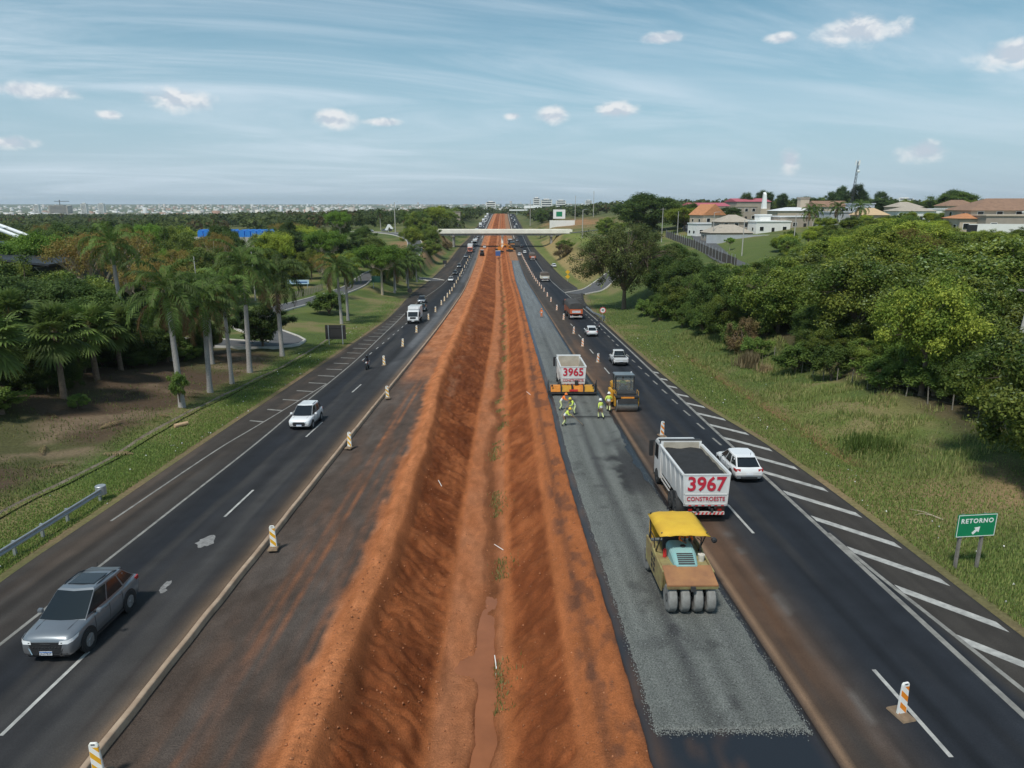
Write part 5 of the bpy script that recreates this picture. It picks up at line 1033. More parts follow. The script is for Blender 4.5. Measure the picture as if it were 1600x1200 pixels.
    if kind in ('hatch', 'suv', 'mpv'): MB().hexa([(-w*.62,-h+.66,H-.11),(w*.62,-h+.66,H-.11),(w*.62,-h+.95,H-.07),(-w*.62,-h+.95,H-.07)], [(-w*.6,-h+.62,H-.07),(w*.6,-h+.62,H-.07),(w*.62,-h+1.0,H-.01),(-w*.62,-h+1.0,H-.01)]).build('spoiler', paint, t)
    return t
def rot(y, back=False):                          # vehicle attitude on the highway; back = comes towards the camera
    return (-road_pitch(y), 0, math.pi + road_yaw(y)) if back else (road_pitch(y), 0, road_yaw(y))
Z0 = .03
sv = car('car', 'silver crossover car with a glass roof driving towards the camera', 'suv', SILV, on_road(-15.5, 23.5, Z0), rot(24, True)); sv.scale = (1.05,)*3
h_ = 4.36/2; MB().loft([[(-.46,-.85,1.722),(.46,-.85,1.722),(.46,.02,1.736),(-.46,.02,1.736)],[(-.44,-.83,1.733),(.44,-.83,1.733),(.44,.0,1.748),(-.44,.0,1.748)]]).build('sunroof', GLASS, sv)
for sx in (-1, 1):
    MB().hexa([(sx*.44,h_-.01,.30),(sx*.70,h_-.12,.30),(sx*.72,h_-.2,.30),(sx*.44,h_-.2,.30)], [(sx*.42,h_+.03,.36),(sx*.74,h_-.08,.42),(sx*.76,h_-.2,.42),(sx*.44,h_-.2,.36)]).build('skid_trim', CHROME, sv)
    MB().tube([(sx*.56,h_-.02,.60),(sx*.44,h_+.02,.38)], .022, 5).build('grille_trim', CHROME, sv)
    MB().tube([(sx*.46,h_-.12,.835),(sx*.52,h_-.55,.925),(sx*.62,h_-1.05,.955)], .012, 5).build('bonnet_crease', SILV, sv)
for k in range(9): MB().box(-.46+k*.105,-.40+k*.105,h_+.014,h_+.022,.60,.63).build('grille_stud', CHROME, sv)
lettering('plate_lettering', 'JAZ7B29', .10, M('plate_ink', (.03,.035,.06), .6, var=0), sv, (0, h_+.0315, .41), (R(90), 0, R(180)), .002, extrude=.001)
car('car', 'white people carrier driving towards the camera behind the silver car', 'mpv', WHITE, on_road(-15.65, 53.8, Z0), rot(54, True))
car('car', 'white hatchback passing the loaded dump truck, seen from behind', 'hatch', WHITE, on_road(14.5, 41.4, Z0), rot(42)).scale = (1.06,)*3
car('pickup', 'white pickup truck with dark bed cover seen from behind', 'pickup', WHITE, on_road(13.2, 81.8, Z0), rot(82))
car('car', 'white hatchback ahead of the pickup, behind the tarpaulin truck', 'hatch', WHITE, on_road(12.75, 106.5, Z0), rot(106))
car('car', 'silver estate car right behind the white box van', 'mpv', SILV, on_road(-19.0, 160.5, Z0), rot(160, True))
car('car', 'black saloon car beside the white box van', 'sedan', BLACKP, on_road(-17.1, 143.5, Z0), rot(143, True))
car('car', 'white hatchback parked on the grass verge near the bridge', 'hatch', WHITE, (21.0+float(C(292)), 292, tz(21.0+float(C(292)), 292)+.02), (0, 0, R(8)))
CARS = {k: car('car', 'car', k, WHITE, (0, -200, 0)) for k in ('hatch', 'sedan', 'mpv')}
def repaint(o, m):
    for c in o.children:
        if c.name.split('.')[0] in ('body', 'cabin', 'mirror', 'rear_bumper', 'spoiler'):
            c.material_slots[0].link = 'OBJECT'; c.material_slots[0].material = m
SMALL = ('body', 'cabin', 'windscreen', 'rear_window', 'wheel', 'side_window', 'headlight', 'taillight')
def far_car(kind, paint, s, y, back, label, group=None, dz=Z0):
    src = CARS[kind]; o = src.copy(); COL.objects.link(o)
    for ch in src.children:
        if ch.name.split('.')[0] in SMALL:
            c = ch.copy(); COL.objects.link(c); c.parent = o
    o.location = on_road(s, y, dz); o.rotation_euler = rot(y, back); tag(o, label, 'car', group); repaint(o, paint); return o
far_car('hatch', WHITE, -17.0, 231, True, 'white car on the left carriageway at the side road junction')
far_car('sedan', BLACKP, -17.2, 259, True, 'black car next behind the white car at the junction')
far_car('mpv', GREYP, -17.3, 289, True, 'grey car next behind the black car on the left carriageway')
far_car('hatch', SILV, -16.9, 343, True, 'silver car in front of the orange and white lorry')
far_car('sedan', GREYP, -15.2, 392, True, 'dark car just behind the orange and white lorry')
far_car('hatch', WHITE, 12.0, 366, False, 'small white car between the delineators and the far tarpaulin lorry')
far_car('sedan', BLACKP, 11.6, 405, False, 'black car in the shadow of the bridge')
far_car('hatch', WHITE, 8.8, 352, False, 'white car parked on the dirt at the end of the aggregate strip')
far_car('hatch', WHITE, -9.0, 402, True, 'white utility car on the red earth under the bridge')
far_car('sedan', SILV, 10.2, 452, False, 'pale car just beyond the bridge on the right carriageway')
paints = [WHITE, WHITE, SILV, WHITE, GREYP, WHITE, WHITE, BLACKP]
for k in range(22):
    y = 440 + k*22 + (k*7 % 5)*2; s = -15.3 + (k % 2)*-.4 if k % 3 else -17.2
    far_car(['hatch', 'mpv', 'sedan'][k % 3], paints[k % 8], s, y, True, '%s %s car from the bridge in the oncoming queue beyond it' % (ordinal(k+1), {'white_paint':'white','silver_paint':'silver','grey_paint':'grey','black_paint':'black'}[paints[k % 8].name]), 'oncoming queue beyond the bridge')
for k in range(9):
    y = 505 + k*52; far_car(['hatch', 'sedan', 'mpv'][k % 3], paints[(k+3) % 8], 11.6 + (k % 2)*2.2, y, False, '%s %s car from the bridge driving away beyond it' % (ordinal(k+1), {'white_paint':'white','silver_paint':'silver','grey_paint':'grey','black_paint':'black'}[paints[(k+3) % 8].name]), 'cars driving away beyond the bridge')
for o in CARS.values():
    for c in list(o.children):
        for g_ in list(c.children): bpy.data.objects.remove(g_)
        bpy.data.objects.remove(c)
    bpy.data.objects.remove(o)

# ------------------------------------------------------------------ lorries
TARP = M('dark_tarpaulin', (.055,.052,.05), .85, var=.3, scale=1.2, bump=.3); RUST = M('brown_painted_wood', (.20,.075,.045), .8, var=.3, scale=1.2); CREAM = M('cream_paint', (.60,.56,.48), .6, var=.12, scale=.8); OFFW = M('scuffed_white_steel', (.70,.71,.71), .55, var=.10, scale=.9, col2=(.55,.55,.54))
REDTXT = M('red_lettering', (.48,.018,.04), .6, var=.08, scale=4); STRIPE = M('red_reflector', (.55,.03,.03), .5, var=0); BEDIN = M('worn_bed_steel', (.50,.45,.37), .7, var=.3, scale=.9, col2=(.30,.26,.21)); HOTMIX = M('hot_mix_asphalt', (.020,.020,.021), .9, var=.35, scale=3, bump=.6)
dusty(OFFW, top=2.2, amt=.35)
def lorry_frame(t, y0, y1, w, axles, r=.47, dual=True):
    MB().box(-.42,-.30,y0,y1,.62,.82).box(.30,.42,y0,y1,.62,.82).build('chassis', DARKM, t)
    for y in axles:
        MB().cyl((-w*.8,y,r),(w*.8,y,r),.07).build('axle', DARKM, t)
        for sx in (-1, 1): wheel(t, sx*(w-.16), y, r, .28 if not dual else .5 if y < axles[-1] else .28, sx, DARKM if dual else RIM)
def lorry_cab(t, y0, L, w, h, paint):
    """box cab from y0 forwards, sloping screen"""
    secs = [[(-w,y0,.55),(w,y0,.55),(w,y0,h*.98),(w*.95,y0,h),(-w*.95,y0,h),(-w,y0,h*.98)], [(-w,y0+L*.62,.5),(w,y0+L*.62,.5),(w,y0+L*.62,h*.97),(w*.94,y0+L*.62,h),(-w*.94,y0+L*.62,h),(-w,y0+L*.62,h*.97)],
            [(-w,y0+L*.82,.45),(w,y0+L*.82,.45),(w,y0+L*.8,h*.92),(w*.93,y0+L*.78,h*.95),(-w*.93,y0+L*.78,h*.95),(-w,y0+L*.8,h*.92)], [(-w*.95,y0+L,.42),(w*.95,y0+L,.42),(w*.96,y0+L,h*.52),(w*.94,y0+L*.99,h*.55),(-w*.94,y0+L*.99,h*.55),(-w*.96,y0+L,h*.52)]]
    MB().loft(secs).build('cab', paint, t, .03, smooth=35)
    MB().quad((-w*.86,y0+L*1.0,h*.56),(w*.86,y0+L*1.0,h*.56),(w*.84,y0+L*.835,h*.91),(-w*.84,y0+L*.835,h*.91)).build('windscreen', GLASS, t)
    for sx in (-1, 1):
        MB().quad((sx*(w+.006),y0+L*.3,h*.56),(sx*(w+.006),y0+L*.84,h*.56),(sx*(w+.006),y0+L*.76,h*.88),(sx*(w+.006),y0+L*.3,h*.88)).build('side_window', GLASS, t)
        MB().box(min(sx*w,sx*(w+.30)),max(sx*w,sx*(w+.30)),y0+L*.86,y0+L*.9,h*.86,h*.89).box(min(sx*(w+.10),sx*(w+.32)),max(sx*(w+.10),sx*(w+.32)),y0+L*.82,y0+L*.95,h*.54,h*.88).build('mirror', BLK, t, .02)
        box('headlight', LAMPW, t, sx*w*.62-.16, sx*w*.62+.16, y0+L, y0+L+.03, .66, .82)
    box('front_bumper', BLK, t, -w*.97, w*.97, y0+L*.9, y0+L+.06, .36, .62, .03); box('grille', BLK, t, -w*.5, w*.5, y0+L, y0+L+.02, .88, 1.18)
def dump_truck(label, loc, rz, number, filled):
    t = thing('dump_truck', label, 'dump truck', loc, rz); w = 1.17
    lorry_frame(t, -3.4, 3.9, w, [-2.2, -1.05, 2.9], .47); lorry_cab(t, 2.1, 1.85, 1.12, 2.72, OFFW)
    zb, zt = 1.02, 2.62; b = MB(); yb, yf = -3.35, 1.95; th = .06
    for sx in (-1, 1):
        b.hexa([(sx*1.07,yb,zb),(sx*(1.07-th),yb,zb),(sx*(1.07-th),yf,zb),(sx*1.07,yf,zb)], [(sx*w,yb,zt),(sx*(w-th),yb,zt),(sx*(w-th),yf,zt),(sx*w,yf,zt)])
        for k in range(5):
            y = yb+.65+k*1.08; b.hexa([(sx*1.07,y-.06,zb),(sx*1.06,y-.05,zb),(sx*1.06,y+.05,zb),(sx*1.07,y+.06,zb)], [(sx*w,y-.06,zt-.05),(sx*(w+.07),y-.05,zt-.05),(sx*(w+.07),y+.05,zt-.05),(sx*w,y+.06,zt-.05)])
        b.box(min(sx*(w-.04),sx*(w+.08)),max(sx*(w-.04),sx*(w+.08)),yb,yf,zt-.03,zt+.07)
    b.hexa([(-1.07,yf-th,zb),(1.07,yf-th,zb),(1.07,yf,zb),(-1.07,yf,zb)], [(-w,yf-th,zt+.25),(w,yf-th,zt+.25),(w,yf,zt+.25),(-w,yf,zt+.25)]).box(-.95,.95,yb,yf,zb-.08,zb)
    b.build('tipper_body', OFFW, t)
    inn = MB()
    for sx in (-1, 1): inn.hexa([(sx*1.0,yb+.08,zb+.02),(sx*.99,yb+.08,zb+.02),(sx*.99,yf-.08,zb+.02),(sx*1.0,yf-.08,zb+.02)], [(sx*(w-.068),yb+.08,zt),(sx*(w-.078),yb+.08,zt),(sx*(w-.078),yf-.08,zt),(sx*(w-.068),yf-.08,zt)])
    inn.box(-.9,.9,yb+.08,yf-.08,zb+.01,zb+.03).box(-1.02,1.02,yf-.09,yf-.075,zb,zt+.2); inn.build('bed_lining', BEDIN, t)
    MB().box(-w-.04,w+.04,yf-.02,yf+.5,zt+.2,zt+.25).build('cab_guard', OFFW if not filled else BLK, t, .01)
    if filled:
        n = 12; v = []; 
        for i in range(n+1):
            for j in range(9):
                y = yb+.1+(yf-yb-.2)*i/n; x = -1.08+2.16*j/8; v.append((x, y, zt-.14+.14*math.sin(math.pi*i/n)*math.sin(math.pi*j/8)+.04*math.sin(i*2.1+j*1.3)))
        obj('asphalt_load', mesh_np('asphalt_load', v, grid_faces(n+1, 9), HOTMIX, smooth=True), t)
        MB().cyl((-w-.02,yf+.05,zt+.22),(w+.02,yf+.05,zt+.22),.09).build('tarpaulin_roll', TARP, t)
    g = MB().hexa([(-1.1,yb-.06,zb-.05),(1.1,yb-.06,zb-.05),(1.1,yb,zb-.05),(-1.1,yb,zb-.05)], [(-w-.03,yb-.06,zt+.05),(w+.03,yb-.06,zt+.05),(w+.03,yb,zt+.05),(-w-.03,yb,zt+.05)]).build('tailgate', OFFW, t, .01)
    for z in (zt-.02, zb+.03, zb+.55): MB().box(-w-.005+(.05 if z < zt-.1 else 0)*(zt-z),w+.005-(.05 if z < zt-.1 else 0)*(zt-z),yb-.085,yb-.06,z,z+.06).build('gate_rib', OFFW, g)
    for sx in (-1, 1): MB().hexa([(sx*1.1,yb-.085,zb),(sx*1.03,yb-.085,zb),(sx*1.03,yb-.06,zb),(sx*1.1,yb-.06,zb)], [(sx*(w+.02),yb-.085,zt),(sx*(w-.05),yb-.085,zt),(sx*(w-.05),yb-.06,zt),(sx*(w+.02),yb-.06,zt)]).build('gate_post', OFFW, g)
    lettering('fleet_number', number, 1.02, REDTXT, g, (0, yb-.088, zb+1.10), (R(90), 0, 0), .026, .96, .003); lettering('company_lettering', 'CONSTROESTE', .315, REDTXT, g, (0, yb-.088, zb+.34), (R(90), 0, 0), .004, .90, .003)
    for k in range(6): MB().box(-.86+k*.33,-.72+k*.33,yb-.09,yb-.07,zb-.03,zb+.02).build('reflector', STRIPE, g)
    for x in (-.55, .2, .5): MB().box(x-.04,x+.04,yb-.11,yb-.02,zb-.16,zb-.02).build('hinge', DARKM, g)
    u = box('underrun_bar', OFFW, t, -1.0, 1.0, yb-.02, yb+.10, .50, .64)
    for k in range(10):
        x = -.98+k*.2; MB().hexa([(x,yb-.026,.505),(x+.09,yb-.026,.505),(x+.09,yb-.02,.505),(x,yb-.02,.505)], [(x+.06,yb-.026,.635),(x+.15,yb-.026,.635),(x+.15,yb-.02,.635),(x+.06,yb-.02,.635)]).build('warning_stripe', STRIPE, u)
    for sx in (-1, 1):
        box('mudflap', BLK if sx < 0 else RUST, t, sx*.86-.24, sx*.86+.24, yb+.3, yb+.33, .35, .95); box('taillight', LAMPR, t, sx*.75-.1, sx*.75+.1, yb-.03, yb+.0, .70, .80)
        box('side_guard', OFFW, t, min(sx*1.05,sx*1.09), max(sx*1.05,sx*1.09), -.3, 1.9, .55, .63); box('side_guard', OFFW, t, min(sx*1.05,sx*1.09), max(sx*1.05,sx*1.09), -.3, 1.9, .80, .88)
        MB().lathe([(.60,-.24),(.60,.24)], axis='x', n=18).build('mudguard', BLK, t).location = (sx*.93, -1.62, .55)
    return t
dump_truck('white dump truck 3967 loaded with black asphalt behind the yellow-roofed roller', on_road(10.15, 36.6, Z0), rot(36.6), '3967', True)
dump_truck('white dump truck 3965 with an empty bed in front of the paver', on_road(6.35, 67.9, .04), rot(69), '3965', False)
def grain_lorry(label, s, y, n_boxes, side, tarp, w=1.17, band=None, extra=0, back=False):
    t = thing('tarpaulin_lorry', label, 'lorry', on_road(s, y, Z0), rot(y, back)); Lb = 5.2; tot = n_boxes*Lb+(n_boxes-1)*.5; y0 = 0
    ax = [1.0, 2.1]; 
    if n_boxes > 1: ax += [y0+Lb+1.2, y0+Lb+2.3]
    lorry_frame(t, .1, tot+1.8, w, ax + [tot+1.2], .47); lorry_cab(t, tot+.25, 1.8, 1.12, 2.7, band or CREAM)
    for k in range(n_boxes):
        a = k*(Lb+.5); b_ = a+Lb
        m = MB().box(-w,w,a,b_,1.0,2.15)
        for q in range(6): yq = a+.25+q*(Lb-.5)/5; m.box(-w-.05,w+.05,yq-.05,yq+.05,1.0,2.12)
        m.build('cargo_box', side, t, .01)
        secs = []
        for q in range(9):
            yy = a-.06+(Lb+.12)*q/8; sag = .05*math.sin(q*2.4); secs.append([(-w-.04,yy,1.95),(-w-.03,yy,2.55),(-w*.86,yy,2.82+sag*.4),(-w*.4,yy,2.93+sag),(w*.4,yy,2.93+sag),(w*.86,yy,2.82+sag*.4),(w+.03,yy,2.55),(w+.04,yy,1.95)])
        MB().loft(secs).build('tarpaulin', tarp, t, smooth=50)
    box('tail_board', band or side, t, -w*.98, w*.98, -.09, -.03, 1.05, 1.9, .02)
    p = box('tail_panel', PLATE, t, -.75, .75, -.11, -.088, 1.25, 1.62); 
    box('underrun_bar', OFFW, t, -1.1, 1.1, -.02, .1, .45, .62)
    for sx in (-1, 1): box('taillight', LAMPR, t, sx*.9-.12, sx*.9+.12, -.05, -.01, .70, .82); box('mudflap', PLATE, t, sx*.8-.28, sx*.8+.28, .2, .23, .3, .75)
    return t, p
ORP = M('orange_red_board', (.52,.12,.045), .6, var=.15)
gt, gp = grain_lorry('large two-box lorry under dark tarpaulin with an orange tail board', 12.5, 127.2, 2, RUST, TARP, band=ORP)
lettering('tail_lettering', 'CARGA LONGA', .20, M('sign_ink', (.05,.05,.05), .7, var=0), gp, (0, -.113, 1.43), (R(90), 0, 0), .003, 1.0, .001)
grain_lorry('cream-sided lorry with a brown tarpaulin following the big two-box lorry far ahead', 13.3, 228, 1, CREAM, M('brown_tarpaulin', (.12,.095,.08), .85, var=.3, scale=1), w=1.35)
grain_lorry('farthest tarpaulin lorry with a red tail near the bridge', 14.2, 327, 2, RUST, MATS['brown_tarpaulin'], w=1.35, band=ORP)
def box_lorry(label, s, y, cabp, boxp, Lb, Hb, w, back=True, group=None):
    t = thing('box_lorry', label, 'lorry', on_road(s, y, Z0), rot(y, back), group); lorry_frame(t, -Lb, 1.6, w, [-Lb+1.1, .9], .40, False); lorry_cab(t, .1, 1.75, w*.93, 2.25 if Hb < 3 else 2.6, cabp)
    m = MB().box(-w,w,-Lb,.0,.85,Hb).build('cargo_box', boxp, t, .03); box('top_fairing', boxp, t, -w*.9, w*.9, .02, .5, 2.3, Hb-.05, .1); box('number_plate', PLATE, t, -.22, .22, 1.91, 1.93, .45, .58)
    return t
box_lorry('white box van coming on the left carriageway in front of two cars', -16.2, 123.0, WHITE, WHITE, 3.6, 2.85, 1.05)
box_lorry('orange-cabbed lorry with a white box under the bridge', -15.9, 372, ORP, WHITE, 6.0, 4.2, 1.3)
box_lorry('white box lorry just beyond the orange-cabbed lorry', -14.9, 418, WHITE, WHITE, 5.0, 3.6, 1.2)
for k in range(5): box_lorry('%s pale box lorry from the bridge in the oncoming queue' % ordinal(k+1), -17.4, 520 + k*95, WHITE, WHITE, 6.0, 3.8, 1.2, True, 'lorries in the oncoming queue')

# ------------------------------------------------------------------ people
SKIN = M('skin', (.30,.17,.11), .6, var=.05); HIVIS = M('lime_work_shirt', (.56,.68,.12), .85, var=.15, scale=8); ORANGE = M('orange_work_wear', (.85,.20,.03), .85, var=.15, scale=8); KHAKI = M('brown_trousers', (.23,.15,.10), .9, var=.2, scale=8)
LIMEPANT = M('pale_lime_trousers', (.58,.62,.30), .9, var=.15, scale=8); BAND = M('reflective_band', (.72,.72,.70), .5, var=.05); BOOT = M('black_boots', (.02,.02,.02), .7); HELMW = M('white_helmet', (.78,.78,.76), .35, var=.03); HELMY = M('yellow_helmet', (.75,.55,.05), .4, var=.03); HELMO = M('orange_helmet', (.80,.20,.03), .4, var=.03); NAVY = M('navy_clothes', (.03,.035,.05), .9, var=.15); DENIM = M('grey_trousers', (.09,.095,.11), .9, var=.15)
def V3(*a): return Vector(a)
POSES = {  # joints as (x, y, z); the figure faces +y, height about 1.66
 'stand': dict(hip=(0,0,.86), chest=(0,.02,1.24), neck=(0,.03,1.42), head=(0,.05,1.55), kn=((-.12,.03,.46),(.12,.01,.46)), an=((-.13,-.02,.08),(.14,-.03,.08)), el=((-.27,.02,1.10),(.27,.02,1.10)), wr=((-.26,.20,.93),(.26,.20,.93))),
 'walk':  dict(hip=(0,0,.85), chest=(0,.05,1.23), neck=(0,.08,1.40), head=(0,.12,1.53), kn=((-.11,.20,.47),(.11,-.04,.46)), an=((-.11,.14,.08),(.12,-.28,.12)), el=((-.27,-.08,1.08),(.27,.14,1.10)), wr=((-.24,.02,.88),(.23,.34,1.02))),
 'rake':  dict(hip=(0,-.05,.80), chest=(0,.20,1.10), neck=(0,.32,1.24), head=(0,.44,1.34), kn=((-.15,.12,.44),(.15,.05,.44)), an=((-.17,.02,.08),(.19,-.16,.08)), el=((-.27,.38,.92),(.27,.36,.95)), wr=((-.10,.60,.80),(.12,.50,.98))),
 'ride':  dict(hip=(0,0,.80), chest=(0,.10,1.14), neck=(0,.16,1.32), head=(0,.22,1.45), kn=((-.24,.36,.62),(.24,.36,.62)), an=((-.22,.16,.26),(.22,.16,.26)), el=((-.32,.28,1.04),(.32,.28,1.04)), wr=((-.34,.52,1.00),(.34,.52,1.00))),
 'sit':   dict(hip=(0,0,.50), chest=(0,.03,.84), neck=(0,.05,1.01), head=(0,.08,1.14), kn=((-.15,.42,.50),(.15,.42,.50)), an=((-.15,.44,.10),(.15,.44,.10)), el=((-.28,.12,.72),(.28,.12,.72)), wr=((-.18,.38,.72),(.18,.38,.72))),
}
_pc = {}
def body_mesh(pose, shirt, pants, lower, sleeve):
    key = (pose, shirt.name, pants.name, lower.name, sleeve.name)
    if key in _pc: return _pc[key]
    p = {k: (Vector(v) if not isinstance(v[0], tuple) else [Vector(q) for q in v]) for k, v in POSES[pose].items()}
    vs, es, rs, lab = [], [], [], []
    def add(v, r, par, l):
        vs.append(v); rs.append(r); lab.append(l)
        if par is not None: es.append((par, len(vs)-1))
        return len(vs)-1
    hip = add(p['hip'], (.165,.12), None, 'pants'); waist = add(p['hip'].lerp(p['chest'], .45), (.145,.11), hip, 'band'); ch = add(p['chest'], (.18,.125), waist, 'shirt'); nk0 = add(p['chest'].lerp(p['neck'], .7), (.11,.085), ch, 'shirt'); nk = add(p['neck'], (.055,.055), nk0, 'skin')
    fwd = (p['head']-p['neck']).normalized(); add(p['head'] - V3(0, 0, .045), (.078,.088), nk, 'skin'); add(p['head'] + V3(0, 0, .075), (.080,.092), len(vs)-1, 'skin')
    for i, sx in ((0, -1), (1, 1)):
        hj = add(p['hip'] + V3(sx*.095, 0, -.06), (.098,.10), hip, 'pants'); th = add(p['hip'].lerp(p['kn'][i], .5) + V3(sx*.03, 0, 0), (.085,.088), hj, 'pants'); k = add(p['kn'][i], (.066,.07), th, 'lower'); ca = add(p['kn'][i].lerp(p['an'][i], .4), (.064,.066), k, 'lower'); a = add(p['an'][i], (.05,.052), ca, 'boot'); add(p['an'][i] + V3(sx*.03, .15, -.035), (.045,.036), a, 'boot')
        sh = add(p['chest'] + (p['neck']-p['chest'])*.5 + V3(sx*.17, 0, 0), (.075,.075), nk0, 'shirt'); e = add(p['el'][i], (.052,.052), sh, 'sleeve'); fm = add(p['el'][i].lerp(p['wr'][i], .5), (.043,.043), e, 'sleeve'); w = add(p['wr'][i], (.032,.030), fm, 'skin'); d = (p['wr'][i]-p['el'][i]).normalized(); add(p['wr'][i] + d*.08, (.040,.022), w, 'skin')
    me = bpy.data.meshes.new('t'); me.from_pydata([tuple(v) for v in vs], es, []); o = bpy.data.objects.new('t', me); COL.objects.link(o)
    m = o.modifiers.new('s', 'SKIN'); m.use_smooth_shade = True
    for i, sv_ in enumerate(me.skin_vertices[0].data): sv_.radius = rs[i]; sv_.use_root = (i == 0)
    o.modifiers.new('u', 'SUBSURF').levels = 1
    dg = bpy.context.evaluated_depsgraph_get(); out = bpy.data.meshes.new_from_object(o.evaluated_get(dg)); bpy.data.objects.remove(o)
    bm = bmesh.new(); bm.from_mesh(out)
    for i, sx in ((0, -1), (1, 1)):                      # fingers and thumb, rooted in the palm
        d = (p['wr'][i]-p['el'][i]).normalized(); s_ = V3(1, 0, 0) - d*d.x; s_.normalize(); dn = d.cross(s_); 
        if dn.z > 0: dn = -dn
        c = p['wr'][i] + d*.085; q = MB()
        for k, (off, ln) in enumerate(((-.028,.058),(-.009,.068),(.010,.064),(.028,.050))): b0 = c + s_*off; q.tube([b0, b0 + d*ln*.6, b0 + d*ln*.85 + dn*.03], [.0095,.009,.007], 5)
        b0 = p['wr'][i] + d*.04 - s_*sx*.035; q.tube([b0, b0 - s_*sx*.03 + d*.03, b0 - s_*sx*.03 + d*.055 + dn*.015], [.011,.010,.008], 5)
        tm = q.mesh('f'); bm.from_mesh(tm)
    hd = p['head']; q = MB(); q.tube([hd + V3(0, .085, .03), hd + V3(0, .112, -.005), hd + V3(0, .088, -.012)], [.010,.016,.010], 5)   # nose
    for sx in (-1, 1): q.loft([[hd + V3(sx*.078, y, z) for y, z in ((-.02,-.03),(.012,-.03),(.018,.025),(-.02,.028))], [hd + V3(sx*.096, y-.01, z) for y, z in ((-.02,-.02),(.006,-.02),(.012,.022),(-.02,.024))]])
    bm.from_mesh(q.mesh('n')); bm.to_mesh(out); bm.free()
    out.materials.clear(); order = {'pants': pants, 'shirt': shirt, 'band': BAND if shirt in (HIVIS, ORANGE) else shirt, 'skin': SKIN, 'lower': lower, 'boot': BOOT, 'sleeve': sleeve}; names = list(order)
    for n_ in names: out.materials.append(order[n_])
    jv = np.array([tuple(v) for v in vs]); seg = np.array(es); A = jv[seg[:, 0]]; B = jv[seg[:, 1]]
    for f_ in out.polygons:
        c = np.array(f_.center); t_ = np.clip(((c-A)*(B-A)).sum(1)/(((B-A)**2).sum(1)+1e-9), 0, 1); d_ = np.linalg.norm(A+(B-A)*t_[:, None]-c, axis=1)/np.array([max(rs[i]) for i in seg[:, 1]])**.5; k = int(d_.argmin())
        f_.material_index = names.index(lab[seg[k, 1] if t_[k] > .5 else seg[k, 0]]); f_.use_smooth = True
    _pc[key] = out; return out
def person(label, loc, rz, pose, shirt, pants, lower=None, sleeve=None, hat=None, helmet=None, group=None, sc=1.0):
    o = obj('person', body_mesh(pose, shirt, pants, lower or pants, sleeve or shirt), None, loc, rz if isinstance(rz, tuple) else (0, 0, rz)); tag(o, label, 'person', group); o.scale = (sc,)*3
    hd = Vector(POSES[pose]['head'])
    for sx in (-1, 1): MB().lathe([(.004,-.006),(.011,0),(.004,.006)], tuple(hd + V3(sx*.032, .088, .022)), 'y', 6).build('eye', BLK, o)
    MB().box(hd.x-.024, hd.x+.024, hd.y+.082, hd.y+.090, hd.z-.052, hd.z-.044).build('mouth', M('lip', (.22,.09,.07), .6, var=0), o)
    if hat: MB().lathe([(.15,.050),(.125,.055),(.120,.09),(.105,.15),(.06,.185),(.012,.195)], tuple(hd + V3(0, -.005, 0)), 'z', 14).build('hard_hat', hat, o, smooth=60)
    if helmet:
        MB().lathe([(.07,-.12),(.125,-.08),(.145,.02),(.135,.11),(.09,.175),(.02,.20)], tuple(hd), 'z', 14).build('helmet', helmet, o, smooth=60); MB().lathe([(.09,-.01),(.148,.0),(.150,.05),(.10,.06)], tuple(hd + V3(0, .018, 0)), 'z', 14).build('visor', GLASS, o, smooth=60)
    if not hat and not helmet: MB().lathe([(.085,.02),(.098,.06),(.09,.11),(.05,.15),(.01,.16)], tuple(hd + V3(0, -.012, 0)), 'z', 12).build('hair', BLK, o, smooth=60)
    return o
AZ_ = .045
def rakeman(label, s, y, rz, **k): return person(label, on_road(s, y, AZ_), rz, **k)
rakeman('road worker in lime shirt and yellow hat bent over, nearest to the ditch edge', 4.62, 52.9, R(-100), pose='rake', shirt=HIVIS, pants=KHAKI, lower=LIMEPANT, hat=HELMY)
rakeman('road worker in orange shirt and orange hat behind the nearest worker', 4.75, 58.2, R(-90), pose='rake', shirt=ORANGE, pants=LIMEPANT, hat=HELMO)
rakeman('road worker in lime clothes raking in the middle behind the paver', 5.75, 56.6, R(115), pose='rake', shirt=HIVIS, pants=LIMEPANT, hat=HELMY)
rakeman('road worker in lime shirt with white hat standing at the right edge of the strip', 7.75, 55.0, R(25), pose='walk', shirt=HIVIS, pants=KHAKI, lower=LIMEPANT, hat=HELMW)
rakeman('road worker with white hat walking beside the cab roller', 8.72, 57.5, R(-12), pose='walk', shirt=HIVIS, pants=KHAKI, lower=LIMEPANT, hat=HELMW)
rakeman('lone road worker all in orange on the far aggregate strip', 6.4, 130.5, R(150), pose='stand', shirt=ORANGE, pants=ORANGE, hat=HELMO)
person('small dark figure crossing on the bridge', (1.5, 408, 1.05), R(90), 'walk', NAVY, DENIM)
for lab, s, y, rz in (('long rake held by the bent worker at the ditch edge', 4.62, 52.9, -100), ('long rake held by the worker in the middle', 5.75, 56.6, 115)):
    x0, y0, z0 = on_road(s, y, AZ_); a = R(rz); fw = Vector((-math.sin(a), math.cos(a), 0)); rt = Vector((math.cos(a), math.sin(a), 0)); o = thing('rake', lab, 'rake', (x0, y0, z0)); 
    MB().tube([fw*.38 + rt*.16 + V3(0, 0, 1.15), fw*1.45 - rt*.30 + V3(0, 0, .06)], .017, 5).build('handle', M('wood_handle', (.35,.24,.13), .8), o); e_ = fw*1.45 - rt*.30; MB().tube([e_ - rt*.25 + V3(0, 0, .05), e_ + rt*.25 + V3(0, 0, .05)], .03, 5).build('head', DARKM, o)

